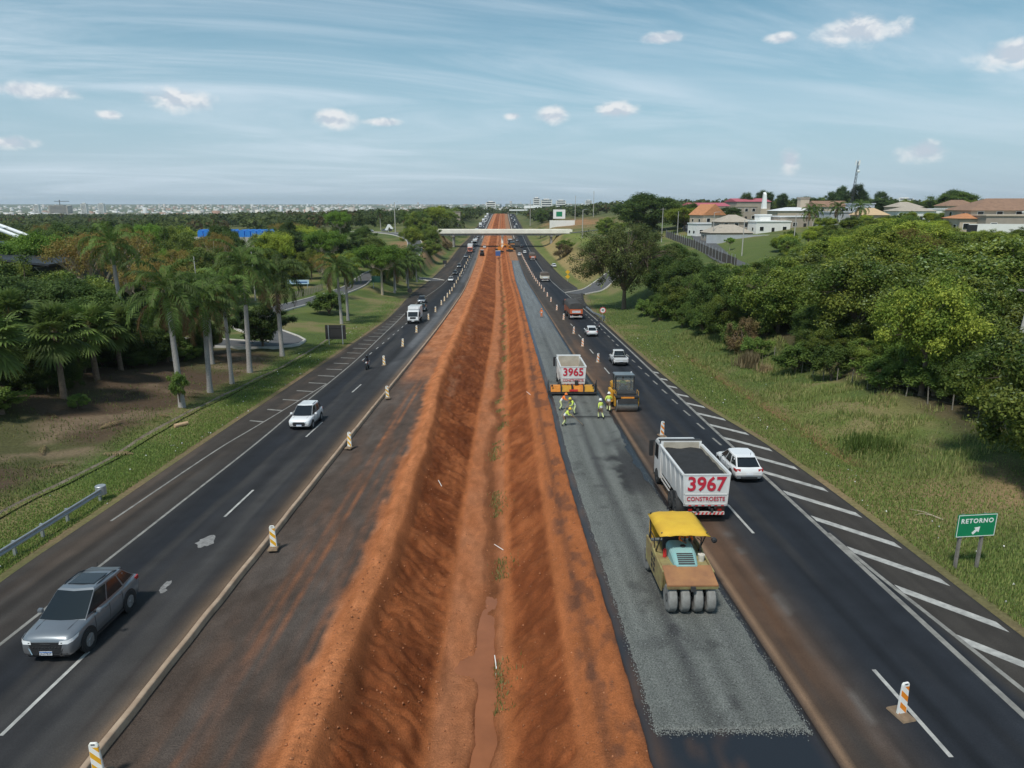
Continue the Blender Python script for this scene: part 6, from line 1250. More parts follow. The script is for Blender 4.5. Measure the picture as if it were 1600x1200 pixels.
# ------------------------------------------------------------------ motorcycles
def motorbike(label, s, y, back, plabel, jacket, helm):
    t = thing('motorcycle', label, 'motorcycle', on_road(s, y, Z0), rot(y, back))
    for yy, n_ in ((.62, 'front_wheel'), (-.60, 'rear_wheel')):
        k = MB().lathe([(.20,-.05),(.27,-.05),(.295,-.02),(.295,.02),(.27,.05),(.20,.05)], axis='x', n=18).build(n_, RUB, t, smooth=40); k.location = (0, yy, .295); MB().lathe([(.05,-.04),(.05,.04)], axis='x', n=8).build('hub', RIM, k)
        q = MB()
        for j in range(6): a = j*math.pi/3; q.tube([(0,0,0),(0,math.cos(a)*.22,math.sin(a)*.22)], .010, 4)
        q.build('spoke', RIM, k)
    MB().loft([[(-.06,.30,.62),(.06,.30,.62),(.05,.30,.80),(-.05,.30,.80)],[(-.12,.10,.58),(.12,.10,.58),(.10,.10,.86),(-.10,.10,.86)],[(-.10,-.18,.58),(.10,-.18,.58),(.08,-.18,.76),(-.08,-.18,.76)]]).build('tank', REDP, t, .03)
    MB().loft([[(-.11,-.15,.70),(.11,-.15,.70),(.09,-.15,.77),(-.09,-.15,.77)],[(-.10,-.75,.74),(.10,-.75,.74),(.08,-.75,.82),(-.08,-.75,.82)]]).build('seat', BLK, t, .02); box('engine', DARKM, t, -.13, .13, -.15, .25, .26, .56, .04)
    for sx in (-1, 1): MB().tube([(sx*.08,.62,.295),(sx*.08,.40,.92)], .025, 6).build('fork', CHROME, t)
    MB().tube([(-.36,.34,1.0),(-.15,.42,.96),(.15,.42,.96),(.36,.34,1.0)], .016, 6).build('handlebar', BLK, t); MB().lathe([(.03,-.04),(.09,.0),(.09,.05)], (0, .5, .84), 'y', 12).build('headlight', LAMPW, t); box('taillight', LAMPR, t, -.06, .06, -.80, -.76, .68, .74)
    MB().tube([(.16,.1,.28),(.16,-.3,.28),(.18,-.75,.36)], .035, 6).build('exhaust', CHROME, t); box('number_plate', PLATE, t, -.09, .09, -.84, -.825, .48, .62)
    x, y_, z = on_road(s, y, Z0); off = .12 * (-1 if not back else 1); person(plabel, (x, y_ + off, z), rot(y, back), 'ride', jacket, DENIM, helmet=helm)
motorbike('motorcycle with headlight on coming along the left carriageway', -15.66, 78.3, True, 'rider in dark jacket and helmet on the oncoming motorcycle', NAVY, BLACKP)
motorbike('motorcycle riding away beside the white hatchback on the right edge', 14.85, 114, False, 'rider in dark jacket on the motorcycle riding away', NAVY, BLACKP)

# ------------------------------------------------------------------ machines at work
YGREEN = M('faded_yellow_green_paint', (.38,.36,.14), .7, var=.3, scale=2.2, col2=(.22,.15,.075)); RUSTY = M('rusty_orange_steel', (.40,.19,.075), .75, var=.4, scale=1.5, col2=(.26,.115,.055)); TEAL = M('faded_teal_paint', (.22,.46,.47), .6, var=.15, scale=2, col2=(.30,.48,.47)); YCANVAS = M('yellow_canvas', (.72,.46,.035), .8, var=.15, scale=1.5, bump=.3, col2=(.62,.36,.03)); GREYTYRE = M('dusty_smooth_tyre', (.25,.25,.24), .9, var=.2, scale=4); CATY = M('machine_yellow', (.62,.33,.03), .5, var=.2, scale=2, col2=(.50,.24,.03)); STEEL = M('drum_steel', (.30,.30,.29), .45, .6, var=.2, scale=3); ORP2 = M('machine_orange', (.66,.24,.03), .55, var=.25, scale=2)
for m_ in (YGREEN, TEAL, YCANVAS, RUSTY): dusty(m_, (.17,.10,.06), 3.4, .30)
dusty(GREYTYRE, (.12,.11,.10), 1.0, .4)
CLEARG = M('cab_glass', (.85,.9,.9), .05, var=0, trans=.92)
def pneumatic_roller():
    t = thing('pneumatic_roller', 'old pneumatic road roller with a yellow canvas roof and teal engine cover', 'road roller', on_road(7.15, 26.35, .06), rot(26))
    for y, xs in ((-1.80, (-.74,-.25,.25,.74)), (1.75, (-.84,-.42,0,.42,.84))):
        for x in xs:
            k = MB().lathe([(.24,-.16),(.45,-.18),(.525,-.13),(.535,0),(.525,.13),(.45,.18),(.24,.16)], axis='x', n=22).build('tyre', GREYTYRE, t, smooth=35); k.location = (x, y, .535); MB().lathe([(.20,-.158),(.10,-.165),(.10,.165),(.20,.158)], axis='x', n=12).build('hub', DARKM, k)
        MB().cyl((-.9,y,.535),(.9,y,.535),.08).build('axle', DARKM, t)
        for x in xs: MB().box(x-.035,x+.035,y-.10,y+.04,.45,1.0).build('tyre_bracket', DARKM, t)
    MB().prism([(-1.25,.62),(1.25,.62),(1.45,1.05),(1.45,1.45),(.3,1.45),(-.2,1.46),(-1.15,1.46),(-1.5,1.3)], -.95, .95).build('ballast_body', YGREEN, t, .03)
    MB().prism([(-1.3,.55),(1.7,.55),(1.75,1.62),(.45,1.66),(.1,1.55),(-1.5,1.46)], -1.02, -.95).build('side_panel', YGREEN, t, .015); MB().prism([(-1.3,.55),(1.7,.55),(1.75,1.62),(.45,1.66),(.1,1.55),(-1.5,1.46)], .95, 1.02).build('side_panel', YGREEN, t, .015)
    for k in range(6): MB().box(-1.032,-1.022,-.1+(k % 2)*.42,.16+(k % 2)*.42,.74+(k//2)*.24,.90+(k//2)*.24).build('vent_opening', BLK, t)
    d = MB().hexa([(-.98,-2.20,1.16),(.98,-2.20,1.16),(.96,-1.12,1.48),(-.96,-1.12,1.48)], [(-.98,-2.22,1.24),(.98,-2.22,1.24),(.96,-1.12,1.56),(-.96,-1.12,1.56)]).build('rear_deck', RUSTY, t, .02)
    MB().hexa([(-.96,-2.18,1.06),(.96,-2.18,1.06),(.96,-2.05,1.06),(-.96,-2.05,1.06)], [(-.98,-2.21,1.17),(.98,-2.21,1.17),(.98,-2.05,1.20),(-.98,-2.05,1.20)]).build('rear_skirt', YGREEN, t); box('tow_hook', DARKM, t, -.09, .09, -2.30, -2.19, 1.02, 1.20)
    MB().loft([[(-.44,-1.22,1.40),(.44,-1.22,1.40),(.44,-1.22,1.52),(.36,-1.22,1.60),(-.36,-1.22,1.60),(-.44,-1.22,1.52)],[(-.50,-.6,1.38),(.50,-.6,1.38),(.50,-.6,1.82),(.38,-.6,1.93),(-.38,-.6,1.93),(-.50,-.6,1.82)],[(-.52,.25,1.38),(.52,.25,1.38),(.52,.25,1.90),(.40,.25,2.02),(-.40,.25,2.02),(-.52,.25,1.90)]]).build('engine_cover', TEAL, t, .03, smooth=35)
    for k in range(6): MB().hexa([(-.32,-1.20+k*.085,1.615+k*.045),(.32,-1.20+k*.085,1.615+k*.045),(.32,-1.16+k*.085,1.64+k*.045),(-.32,-1.16+k*.085,1.64+k*.045)], [(-.32,-1.20+k*.085,1.635+k*.045),(.32,-1.20+k*.085,1.635+k*.045),(.32,-1.16+k*.085,1.66+k*.045),(-.32,-1.16+k*.085,1.66+k*.045)]).build('radiator_slat', DARKM, t)
    MB().lathe([(.11,1.96),(.12,1.99),(.09,2.02)], (.05,-.28,0), 'z', 14).build('filler_cap', BLK, t); MB().tube([(.22,.10,1.95),(.22,.10,2.45)], .035, 8).build('exhaust', DARKM, t)
    MB().lathe([(.10,1.40),(.14,1.72),(.145,1.74)], (.74,-.55,0), 'z', 14).build('bucket', M('dirty_white_bucket', (.62,.58,.50), .7, var=.2, scale=6), t); box('fire_extinguisher', STRIPE, t, -.72, -.58, -.25, -.12, 1.42, 1.85, .05); box('control_box', DARKM, t, -.6, .6, .35, .62, 1.4, 2.0, .03)
    box('platform', DARKM, t, -.95, .95, .3, 1.7, 1.32, 1.38); box('seat', BLK, t, -.28, .28, 1.05, 1.5, 1.38, 1.80, .06); box('seat_back', BLK, t, -.28, .28, 1.5, 1.6, 1.8, 2.25, .05)
    MB().tube([(0,.62,1.95),(0,.78,2.02)], .03, 6).lathe([(.15,.0),(.19,.02),(.15,.04)], (0,.80,2.02), 'z', 14).build('steering_wheel', BLK, t)
    for sx in (-1, 1):
        for y in (-.62, 1.58): MB().tube([(sx*.88,y if y > 0 else .45,1.36),(sx*.90,y,2.70)], .03, 6).build('roof_post', DARKM, t)
        MB().tube([(sx*.97,.35,1.4),(sx*.97,.35,2.05),(sx*.97,1.2,2.05),(sx*.97,1.5,1.45)], .022, 6).build('handrail', BLK, t)
    n = 10; v = []
    for i in range(n+1):
        for j in range(n+1):
            x = -.97+1.94*i/n; y = -.78+2.5*j/n; e = max(abs(2*i/n-1), abs(2*j/n-1)); v.append((x*(1+.03*(e > .95)), y, 2.78 + .05*math.sin(math.pi*i/n) - .03*abs(math.sin(math.pi*j/n*3)) - (.20 if e > .99 else (.04 if e > .79 else 0)) + .015*math.sin(i*2.3+j*1.7)))
    obj('canvas_roof', mesh_np('canvas_roof', v, grid_faces(n+1, n+1), YCANVAS, smooth=True), t).modifiers.new('thickness', 'SOLIDIFY').thickness = .02
    MB().quad((-.92,1.66,1.5),(.1,1.66,1.5),(.1,1.66,2.5),(-.92,1.66,2.5)).build('wind_sheet', YCANVAS, t)
    MB().tube([(.9,-.6,2.6),(1.10,-.72,2.5)], .018, 5).build('lamp_arm', BLK, t); MB().lathe([(.05,-.07),(.11,-.04),(.11,.05),(.05,.07)], (1.16,-.74,2.42), 'y', 12).build('work_lamp', BLK, t); MB().tube([(.70,-.45,1.4),(.72,-.45,2.28),(.62,-.2,2.3)], .02, 5).build('mirror_stay', BLK, t)
    x, y, z = on_road(7.15, 26.35, .06); person('roller driver in orange under the yellow canvas roof', (x + .30, y + .52, z + 1.30), R(185), 'sit', ORANGE, NAVY, hat=HELMO)
pneumatic_roller()
def cab_roller():
    t = thing('cab_roller', 'tandem road roller with a glazed cab and a steel drum beside the workers', 'road roller', on_road(10.28, 59.6, Z0), rot(59))
    for y in (-1.75, 1.7):
        k = MB().lathe([(.30,-.88),(.60,-.88),(.60,.88),(.30,.88)], axis='x', n=32).build('drum', STEEL, t, smooth=35); k.location = (0, y, .60); MB().lathe([(.28,-.885),(.12,-.89),(.12,.89),(.28,.885)], axis='x', n=14).build('drum_hub', DARKM, k)
        for sx in (-1, 1): MB().prism([(y-.25,.45),(y+.25,.45),(y+.35,1.22),(y-.35,1.22)], sx*.98-.05, sx*.98+.05).build('drum_fork', CATY, t, .02)
        MB().box(-1.0,1.0,y-.55,y+.55,1.24,1.42).build('drum_frame', DARKM, t, .03); MB().box(-.85,.85,y-.68,y-.60,.75,1.2).build('scraper', DARKM, t)
        box('water_hose', ORP2, t, -.55, .55, y-.62, y-.52, 1.22, 1.34)
    MB().box(-.92,.92,-1.1,1.1,.55,1.35).build('chassis', CATY, t, .05); box('engine_hood', CATY, t, -.9, .9, .7, 2.0, 1.43, 1.95, .08); box('front_tank', DARKM, t, -.8, .8, -2.0, -.75, 1.43, 1.62, .05); box('side_step', CATY, t, -1.22, -.96, -.6, .7, .5, 1.6, .04)
    for sx in (-1, 1):
        for y in (-.68, .68): box('cab_post', BLK, t, sx*.78-.05, sx*.78+.05, y-.05, y+.05, 1.35, 2.78)
    MB().box(-.86,.86,-.80,.80,2.78,2.92).build('cab_roof', GREYP, t, .04)
    for sx in (-1, 1): MB().box(min(sx*.775,sx*.785),max(sx*.775,sx*.785),-.63,.63,1.4,2.76).build('cab_window', CLEARG, t)
    for y in (-.69, .69): MB().box(-.73,.73,y-.005,y+.005,1.6 if y < 0 else 1.96,2.76).build('cab_window', CLEARG, t)
    box('seat', BLK, t, -.25, .25, .0, .45, 1.36, 1.8, .05); box('console', BLK, t, -.3, .3, -.55, -.35, 1.36, 1.95, .04); MB().lathe([(.05,2.92),(.06,3.0),(.03,3.03)], (.7,.3,0), 'z', 10).build('beacon', LAMPW, t)
    for sx in (-1, 1): box('work_lamp', LAMPW, t, sx*.6-.06, sx*.6+.06, -1.98, -1.94, 1.48, 1.56); MB().tube([(sx*.95,-2.1,1.42),(sx*.95,-2.1,1.75),(sx*.95,-1.3,1.75),(sx*.95,-1.3,1.42)], .02, 5).build('handrail', CATY, t)
    x, y, z = on_road(10.28, 59.6, Z0); person('roller driver in lime shirt sitting in the glazed cab', (x-.02, y + .25, z + 1.3), R(155), 'sit', HIVIS, DENIM)
cab_roller()
def spreader():
    t = thing('aggregate_spreader', 'wide orange and black aggregate spreader behind dump truck 3965', 'road machine', on_road(6.25, 64.4, .05), rot(64))
    MB().hexa([(-2.2,-.5,.12),(2.2,-.5,.12),(2.2,.45,.12),(-2.2,.45,.12)], [(-2.2,-.5,.30),(2.2,-.5,.30),(2.2,.45,.30),(-2.2,.45,.30)]).build('screed', DARKM, t, .02)
    for k, x in enumerate((-1.55,-.55,.55,1.55)): MB().hexa([(x-.46,-.42,.34),(x+.46,-.42,.34),(x+.46,.2,.34),(x-.46,.2,.34)], [(x-.46,-.30,.86),(x+.46,-.30,.86),(x+.46,.3,.9),(x-.46,.3,.9)]).build('hopper_panel', ORP2 if k % 2 == 0 else CATY, t, .02)
    for x in (-1.05, 0, 1.05): MB().box(x-.05,x+.05,-.5,.3,.3,.98).build('divider', DARKM, t)
    MB().box(-2.25,2.25,-.62,-.46,.22,.28).build('footboard', DARKM, t)
    for sx in (-1, 1):
        MB().box(min(sx*2.2,sx*2.28),max(sx*2.2,sx*2.28),-.6,.6,.05,1.05).build('end_plate', DARKM, t, .02); MB().tube([(sx*2.22,-.45,.9),(sx*2.22,-.45,1.5)], .035, 6).build('end_post', DARKM, t); MB().lathe([(.10,-.02),(.10,.02)], (sx*1.9,-.50,.95), 'y', 12).build('hand_wheel', BLK, t)
        k = MB().lathe([(.12,-.10),(.30,-.12),(.30,.12),(.12,.10)], axis='x', n=16).build('wheel', RUB, t); k.location = (sx*1.2, .62, .30)
    MB().tube([(-2.22,-.45,1.30),(2.22,-.45,1.30)], .025, 6).build('handrail', DARKM, t); MB().box(-.3,.5,-.56,-.5,.42,.60).build('red_panel', STRIPE, t); MB().box(-.9,.9,.3,.9,.95,1.05).build('truck_hitch', DARKM, t); MB().box(.25,.55,-.1,.25,.9,1.35).build('motor', BLK, t, .03)
spreader()
def excavator(label, s, y, rz, paint, group=None):
    t = thing('excavator', label, 'excavator', on_road(s, y, .05), (0, 0, rz), group)
    for sx in (-1, 1):
        MB().prism([(-1.7,.25),(-1.35,.02),(1.35,.02),(1.7,.25),(1.7,.6),(1.4,.82),(-1.4,.82),(-1.7,.6)], sx*1.0-.26, sx*1.0+.26).build('track', DARKM, t, .03)
    MB().cyl((0,0,.75),(0,0,1.05),.6).build('turntable', DARKM, t); MB().box(-1.2,1.2,-2.0,.9,1.05,1.75).build('house', paint, t, .08); MB().box(-1.2,1.2,-2.25,-1.5,1.05,2.0).build('counterweight', DARKM, t, .15)
    MB().prism([(-.6,1.75),(.9,1.75),(1.0,2.4),(.7,2.9),(-.6,2.9)], -1.18, -.25).build('cab', paint, t, .05); MB().box(-1.195,-1.185,-.45,.75,1.95,2.75).box(-1.1,-.33,.93,1.0,1.95,2.6).build('cab_window', GLASS, t)
    MB().tube([(.15,.8,1.6),(.15,2.4,3.7),(.15,4.4,3.9)], [.28,.30,.20], 6).build('boom', paint, t); MB().tube([(.15,4.2,4.1),(.15,5.4,1.6)], [.2,.14], 6).build('dipper_arm', paint, t); MB().tube([(.15,1.0,1.9),(.15,2.5,3.2)], .07, 6).build('hydraulic_ram', CHROME, t)
    MB().prism([(5.0,1.5),(5.7,1.6),(5.9,1.0),(5.3,.5),(4.8,.8)], -.35, .65).build('bucket', DARKM, t, .03)
excavator('orange excavator working at the ditch end by the bridge pier', -.6, 372, R(-65), ORP2)
excavator('second orange excavator right of the bridge pier', 4.6, 378, R(100), ORP2)
def site_roller(label, s, y):
    t = thing('earth_roller', label, 'road roller', on_road(s, y, .05), rot(y))
    MB().lathe([(.3,-1.0),(.75,-1.0),(.75,1.0),(.3,1.0)], (0,2.2,.75), 'x', 24).build('drum', DARKM, t, smooth=35); MB().box(-1.15,1.15,1.2,3.0,.8,1.0).build('drum_frame', BLK, t, .03)
    for sx in (-1, 1): wheel(t, sx*.85, -.9, .75, .5, sx, CATY)
    MB().box(-.75,.75,-2.0,.0,.9,1.7).build('engine_hood', BLK, t, .1); MB().box(-.8,.8,.0,1.2,1.0,2.7).build('cab', BLK, t, .06); MB().box(-.7,.7,-.02,-.012,1.75,2.6).build('cab_window', GLASS, t); MB().box(-.9,.9,-.1,1.3,2.7,2.82).build('cab_roof', WHITE, t, .03)
site_roller('black earth roller with a white cab roof on the red earth strip', -9.4, 352)
for i, (s, y, m_) in enumerate(((6.4, 392, DARKM), (6.6, 412, GREYP), (5.6, 430, DARKM))):
    t = thing('tipper_lorry', ['dark tipper lorry parked at the end of the works near the excavators', 'grey tipper lorry parked under the bridge', 'dark tipper lorry parked just past the bridge'][i], 'lorry', on_road(s, y, .05), rot(y)); lorry_frame(t, -3.0, 3.6, 1.25, [-1.9, -.8, 2.6], .5); lorry_cab(t, 1.9, 1.8, 1.2, 2.8, WHITE if i else ORP2); MB().hexa([(-1.1,-3.1,1.05),(1.1,-3.1,1.05),(1.1,1.7,1.05),(-1.1,1.7,1.05)], [(-1.25,-3.1,2.5),(1.25,-3.1,2.5),(1.25,1.7,2.5),(-1.25,1.7,2.5)]).build('tipper_body', m_, t)
t = thing('portable_toilet', 'blue portable toilet standing on the red earth before the bridge pier', 'toilet cabin', on_road(-1.6, 352, .05)); MB().box(-1.2,1.2,-.9,.9,0,2.3).build('cabin', BLUEP, t, .04); MB().box(-1.25,1.25,-.95,.95,2.3,2.45).build('roof', WHITE, t, .05); MB().box(-.5,.5,-.93,-.9,.15,2.0).build('door', BLUEP, t)

# ------------------------------------------------------------------ delineators
def stripe_mat(name, c1, c2):
    m = bpy.data.materials.new(name); m.use_nodes = True; nt = m.node_tree; b = nt.nodes['Principled BSDF']; b.inputs['Roughness'].default_value = .55
    tcn = nt.nodes.new('ShaderNodeTexCoord'); sp = nt.nodes.new('ShaderNodeSeparateXYZ'); nt.links.new(tcn.outputs['Object'], sp.inputs[0])
    def mt(op, a, b_): 
        n = nt.nodes.new('ShaderNodeMath'); n.operation = op
        for i, x in enumerate((a, b_)):
            if isinstance(x, (int, float)): n.inputs[i].default_value = x
            else: nt.links.new(x, n.inputs[i])
        return n.outputs[0]
    q = mt('FRACT', mt('MULTIPLY', mt('ADD', sp.outputs[2], mt('MULTIPLY', sp.outputs[0], 1.0)), 2.6), 0); g = mt('GREATER_THAN', q, .5)
    lim = mt('MULTIPLY', mt('LESS_THAN', sp.outputs[2], 1.0), mt('LESS_THAN', mt('ABSOLUTE', sp.outputs[0], 0), .128)); mx = nt.nodes.new('ShaderNodeMix'); mx.data_type = 'RGBA'; nt.links.new(mt('MULTIPLY', g, lim), mx.inputs[0]); mx.inputs[6].default_value = (*c1, 1); mx.inputs[7].default_value = (*c2, 1)
    nz = nt.nodes.new('ShaderNodeTexNoise'); nz.inputs['Scale'].default_value = 9; nt.links.new(tcn.outputs['Object'], nz.inputs['Vector']); mm = nt.nodes.new('ShaderNodeMix'); mm.data_type = 'RGBA'; mm.blend_type = 'MULTIPLY'; mm.inputs[0].default_value = .12; nt.links.new(mx.outputs[2], mm.inputs[6]); nt.links.new(nz.outputs['Color'], mm.inputs[7]); nt.links.new(mm.outputs[2], b.inputs['Base Color']); MATS[name] = m; return m
SO = stripe_mat('white_orange_stripes', (.86,.85,.82), (.88,.27,.015)); SY = stripe_mat('white_yellow_stripes', (.86,.85,.80), (.82,.42,.02)); BASEM = M('dusty_rubber_base', (.20,.14,.09), .9, var=.3, scale=5)
def delin_meshes(mat):
    a = MB().loft([[(-.155,-.045,.07),(.155,-.045,.07),(.155,.045,.07),(-.155,.045,.07)],[(-.125,-.035,1.06),(.125,-.035,1.06),(.125,.035,1.06),(-.125,.035,1.06)],[(-.085,-.03,1.13),(.085,-.03,1.13),(.085,.03,1.13),(-.085,.03,1.13)]]).mesh('panel', mat, .012); b = MB().loft([[(-.24,-.36,0),(.24,-.36,0),(.24,.36,0),(-.24,.36,0)],[(-.21,-.33,.07),(.21,-.33,.07),(.21,.33,.07),(-.21,.33,.07)]]).mesh('base', BASEM, .01); c = MB().box(-.05,.05,-.045,.045,1.075,1.10).mesh('grip_hole', BLK); return a, b, c
DO, DY = delin_meshes(SO), delin_meshes(SY); _dr = random.Random(3)
def delineator(ms, s, y, label, group):
    o = thing('delineator', label, 'delineator', on_road(s, y, Z0 + .005), (0, _dr.uniform(-.05, .05), _dr.uniform(-.3, .3)), group); obj('base', ms[1], o); p = obj('panel', ms[0], o); obj('grip_hole', ms[2], p)
ly = [16.0,30.6,47.2,63.3,80.8,95.2,109.9,127.4,141,155.6,165,175.2,185,195,208,222.5,236,250.5,261,272.5,289,305.7,322,340]
for i, y in enumerate(ly): delineator(DY, -10.85 if y < 75 else -14.2 - min(1.0, max(0, (y-150)/120)), y, ('%s yellow-striped delineator from the camera along the left kerb' if y < 75 else '%s striped delineator from the camera beside the left lanes') % ordinal(i+1), 'delineators along the left carriageway')
ry = [18.3,49.9,82.1,94.9,108,127.1,144.2,162.8,177,192.4] + [203 + 9*k for k in range(18)]
for i, y in enumerate(ry): delineator(DO, float(np.interp(y, [18,50,82,95,127,163,192,260,360], [12.0,11.62,10.84,10.3,10.2,10.3,10.5,10.4,10.0])), y, '%s orange-striped delineator from the camera along the right lanes' % ordinal(i+1), 'delineators along the right carriageway')

# ------------------------------------------------------------------ signs
POST = M('grey_wood_post', (.20,.18,.16), .9, var=.25, scale=4); GALV = M('galvanised_steel', (.45,.47,.49), .45, .6, var=.12, scale=3); SGREEN = M('sign_green', (.005,.21,.09), .45, var=.05); SWHITE = M('sign_white', (.80,.81,.80), .5, var=.03); SBACK = M('dark_sign_back', (.028,.027,.027), .75, var=.2, scale=2); SRED = M('sign_red', (.55,.02,.025), .5, var=.03); SYEL = M('sign_yellow', (.75,.42,.02), .5, var=.05); SBLUE = M('sign_blue', (.12,.30,.55), .5, var=.05)
t = thing('exit_sign', 'green RETORNO road sign with a white arrow on two posts', 'road sign', (20.45, 28.1, tz(20.45, 28.1)-.02), (0, 0, R(6)))
for x in (-.62, .42): box('post', POST, t, x-.055, x+.055, .03, .14, -.3, 2.6)
pn = MB().box(-.93,.93,-.02,.03,1.55,2.62).build('panel', SGREEN, t, .02)
for a, b, c, d in ((-.90,.90,1.575,1.60),(-.90,.90,2.57,2.595),(-.90,-.875,1.60,2.57),(.875,.90,1.60,2.57)): box('border', SWHITE, pn, a, b, -.027, -.0205, c, d)
lettering('sign_lettering', 'RETORNO', .29, SWHITE, pn, (.0, -.023, 2.30), (R(90), 0, 0), .008, 1.0, .002, space=1.18)
ar = MB(); c_ = Vector((0, 0, 1.86)); u_ = Vector((.7071, 0, .7071)); n_ = Vector((-.7071, 0, .7071))
def ap(a, b, y): p = c_ + u_*a + n_*b; return (p.x, y, p.z)
pts = [(-.22,-.055),(.02,-.055),(.02,-.16),(.24,0),(.02,.16),(.02,.055),(-.22,.055)]; ar.add([ap(a, b, -.0205) for a, b in pts] + [ap(a, b, -.027) for a, b in pts], [tuple(range(7)), tuple(range(13, 6, -1))] + [(i, (i+1) % 7, 7+(i+1) % 7, 7+i) for i in range(7)]); ar.build('arrow', SWHITE, pn)
t = thing('road_sign', 'large dark back of a road sign on two pale posts at the left verge', 'road sign', (-23.3, 97.4, tz(-23.3, 97.4)))
for x in (-.95, .95): box('post', GALV, t, x-.06, x+.06, -.14, -.04, -.3, 2.75)
pn = MB().box(-1.42,1.42,-.03,.03,.75,2.75).build('panel', SBACK, t, .02)
for z in (1.1, 2.3): box('stiffener', SBACK, pn, -1.35, 1.35, -.07, -.03, z, z+.08)
t = thing('speed_sign', 'round white speed limit sign with a red ring reading 40', 'road sign', (17.55, 124.9, tz(17.55, 124.9))); MB().tube([(0,.05,-.3),(0,.05,2.3)], .05, 8).build('post', GALV, t)
MB().lathe([(.56,.0),(.56,.03)], (0,0,2.0), 'y', 28).build('disc', SWHITE, t); rg_ = MB(); n = 28
rg_.add([(r_*math.cos(2*math.pi*k/n), -.006, 2.0+r_*math.sin(2*math.pi*k/n)) for r_ in (.56, .43) for k in range(n)], [(k, (k+1) % n, n+(k+1) % n, n+k) for k in range(n)]); rg_.build('red_ring', SRED, t); lettering('speed_number', '40', .56, BLK, t, (0, -.008, 2.0), (R(90), 0, 0), .012, .85, .002)
def small_sign(name, label, x, y, w, z0, z1, mat, posts, post_mat=None, faces=None):
    t = thing(name, label, 'road sign' if 'board' not in name else 'billboard', (x, y, tz(x, y)))
    for px in posts: box('post', post_mat or GALV, t, px-.07, px+.07, .03, .15, -.3, z1-.1)
    p = box('panel', mat, t, -w/2, w/2, -.03, .03, z0, z1, .01)
    return t, p
small_sign('road_sign', 'green road sign panel among the palms of the side road', -32.2, 182, 2.8, 1.8, 3.4, M('dull_sign_green', (.02,.10,.07), .6, var=.1), (-1, 1))
t = thing('road_sign', 'round dark back of a small sign on the left grass verge', 'road sign', (-23.1, 175.3, tz(-23.1, 175.3))); MB().tube([(0,0,-.3),(0,0,2.2)], .05, 6).build('post', SBACK, t); MB().lathe([(.6,-.03),(.6,.03)], (0,-.06,1.9), 'y', 20).build('disc', SBACK, t)
small_sign('road_sign', 'small square dark sign back on the left verge near the bridge', -23.9, 292, 1.6, 1.6, 3.0, SBACK, (0,))
t = thing('warning_sign', 'pair of yellow warning diamonds on one post at the exit gore', 'road sign', (20.6, 229.6, tz(20.6, 229.6))); MB().tube([(0,.05,-.3),(0,.05,4.0)], .06, 6).build('post', GALV, t)
for z in (1.7, 3.2): MB().prism([(-.02, z-.8), (.03, z-.8), (.03, z+.8), (-.02, z+.8)], -.02, .02).build('brace', GALV, t); MB().add([(0,-.03,z-.75),(.75,-.03,z),(0,-.03,z+.75),(-.75,-.03,z),(0,.0,z-.75),(.75,.0,z),(0,.0,z+.75),(-.75,.0,z)], [(0,1,2,3),(7,6,5,4),(0,4,5,1),(1,5,6,2),(2,6,7,3),(3,7,4,0)]).build('diamond', SYEL, t)
t, p = small_sign('billboard', 'white billboard with a green square beyond the bridge', 44, 575, 9.5, 4.0, 11.0, SWHITE, (-3, 3)); box('green_square', SGREEN, p, -2.4, 2.4, -.07, -.04, 5.6, 9.4)
t, p = small_sign('billboard', 'long pale blue banner sign behind the twin palms', -49.4, 172, 5.2, 1.9, 2.9, M('banner_pale_blue', (.42,.58,.72), .6, var=.1), (-2.2, 2.2)); box('banner_strip', BLUEP, p, -1.6, 2.2, -.05, -.04, 2.2, 2.5)
for i, (s, w_) in enumerate(((9.6, 3.2), (13.4, 4.4))):
    x, y, z = on_road(s, 432, 0); t = thing('lane_sign', ['pale blue lane sign hung under the right half of the bridge', 'blue lane sign nearest the right bridge pier'][i], 'road sign', (x, y, z)); box('panel', SBLUE if i else M('pale_lane_sign', (.45,.60,.75), .5), t, -w_/2, w_/2, -.05, .05, 5.2, 6.6); box('hanger', GALV, t, -.06, .06, .05, .15, 5.2, 7.6)
t = thing('chevron_board', 'white chevron board with a black arrow at the ramp junction', 'road sign', (-61.5, 389, tz(-61.5, 389))); box('post', GALV, t, -.1, .1, .05, .2, -.2, 3); MB().add([(-2,0,1.6),(-.2,0,4.6),(.9,0,4.6),(2.6,0,2.4),(1.6,0,1.8),(.4,0,3.2),(-.6,0,1.4),(-2,.1,1.6),(-.2,.1,4.6),(.9,.1,4.6),(2.6,.1,2.4),(1.6,.1,1.8),(.4,.1,3.2),(-.6,.1,1.4)], [(0,1,2,3,4,5,6),(13,12,11,10,9,8,7)] + [(i, (i+1) % 7, 7+(i+1) % 7, 7+i) for i in range(7)]).build('chevron', SWHITE, t); box('arrow_panel', SBACK, t, .2, 1.8, -.05, -.02, 1.0, 2.2)

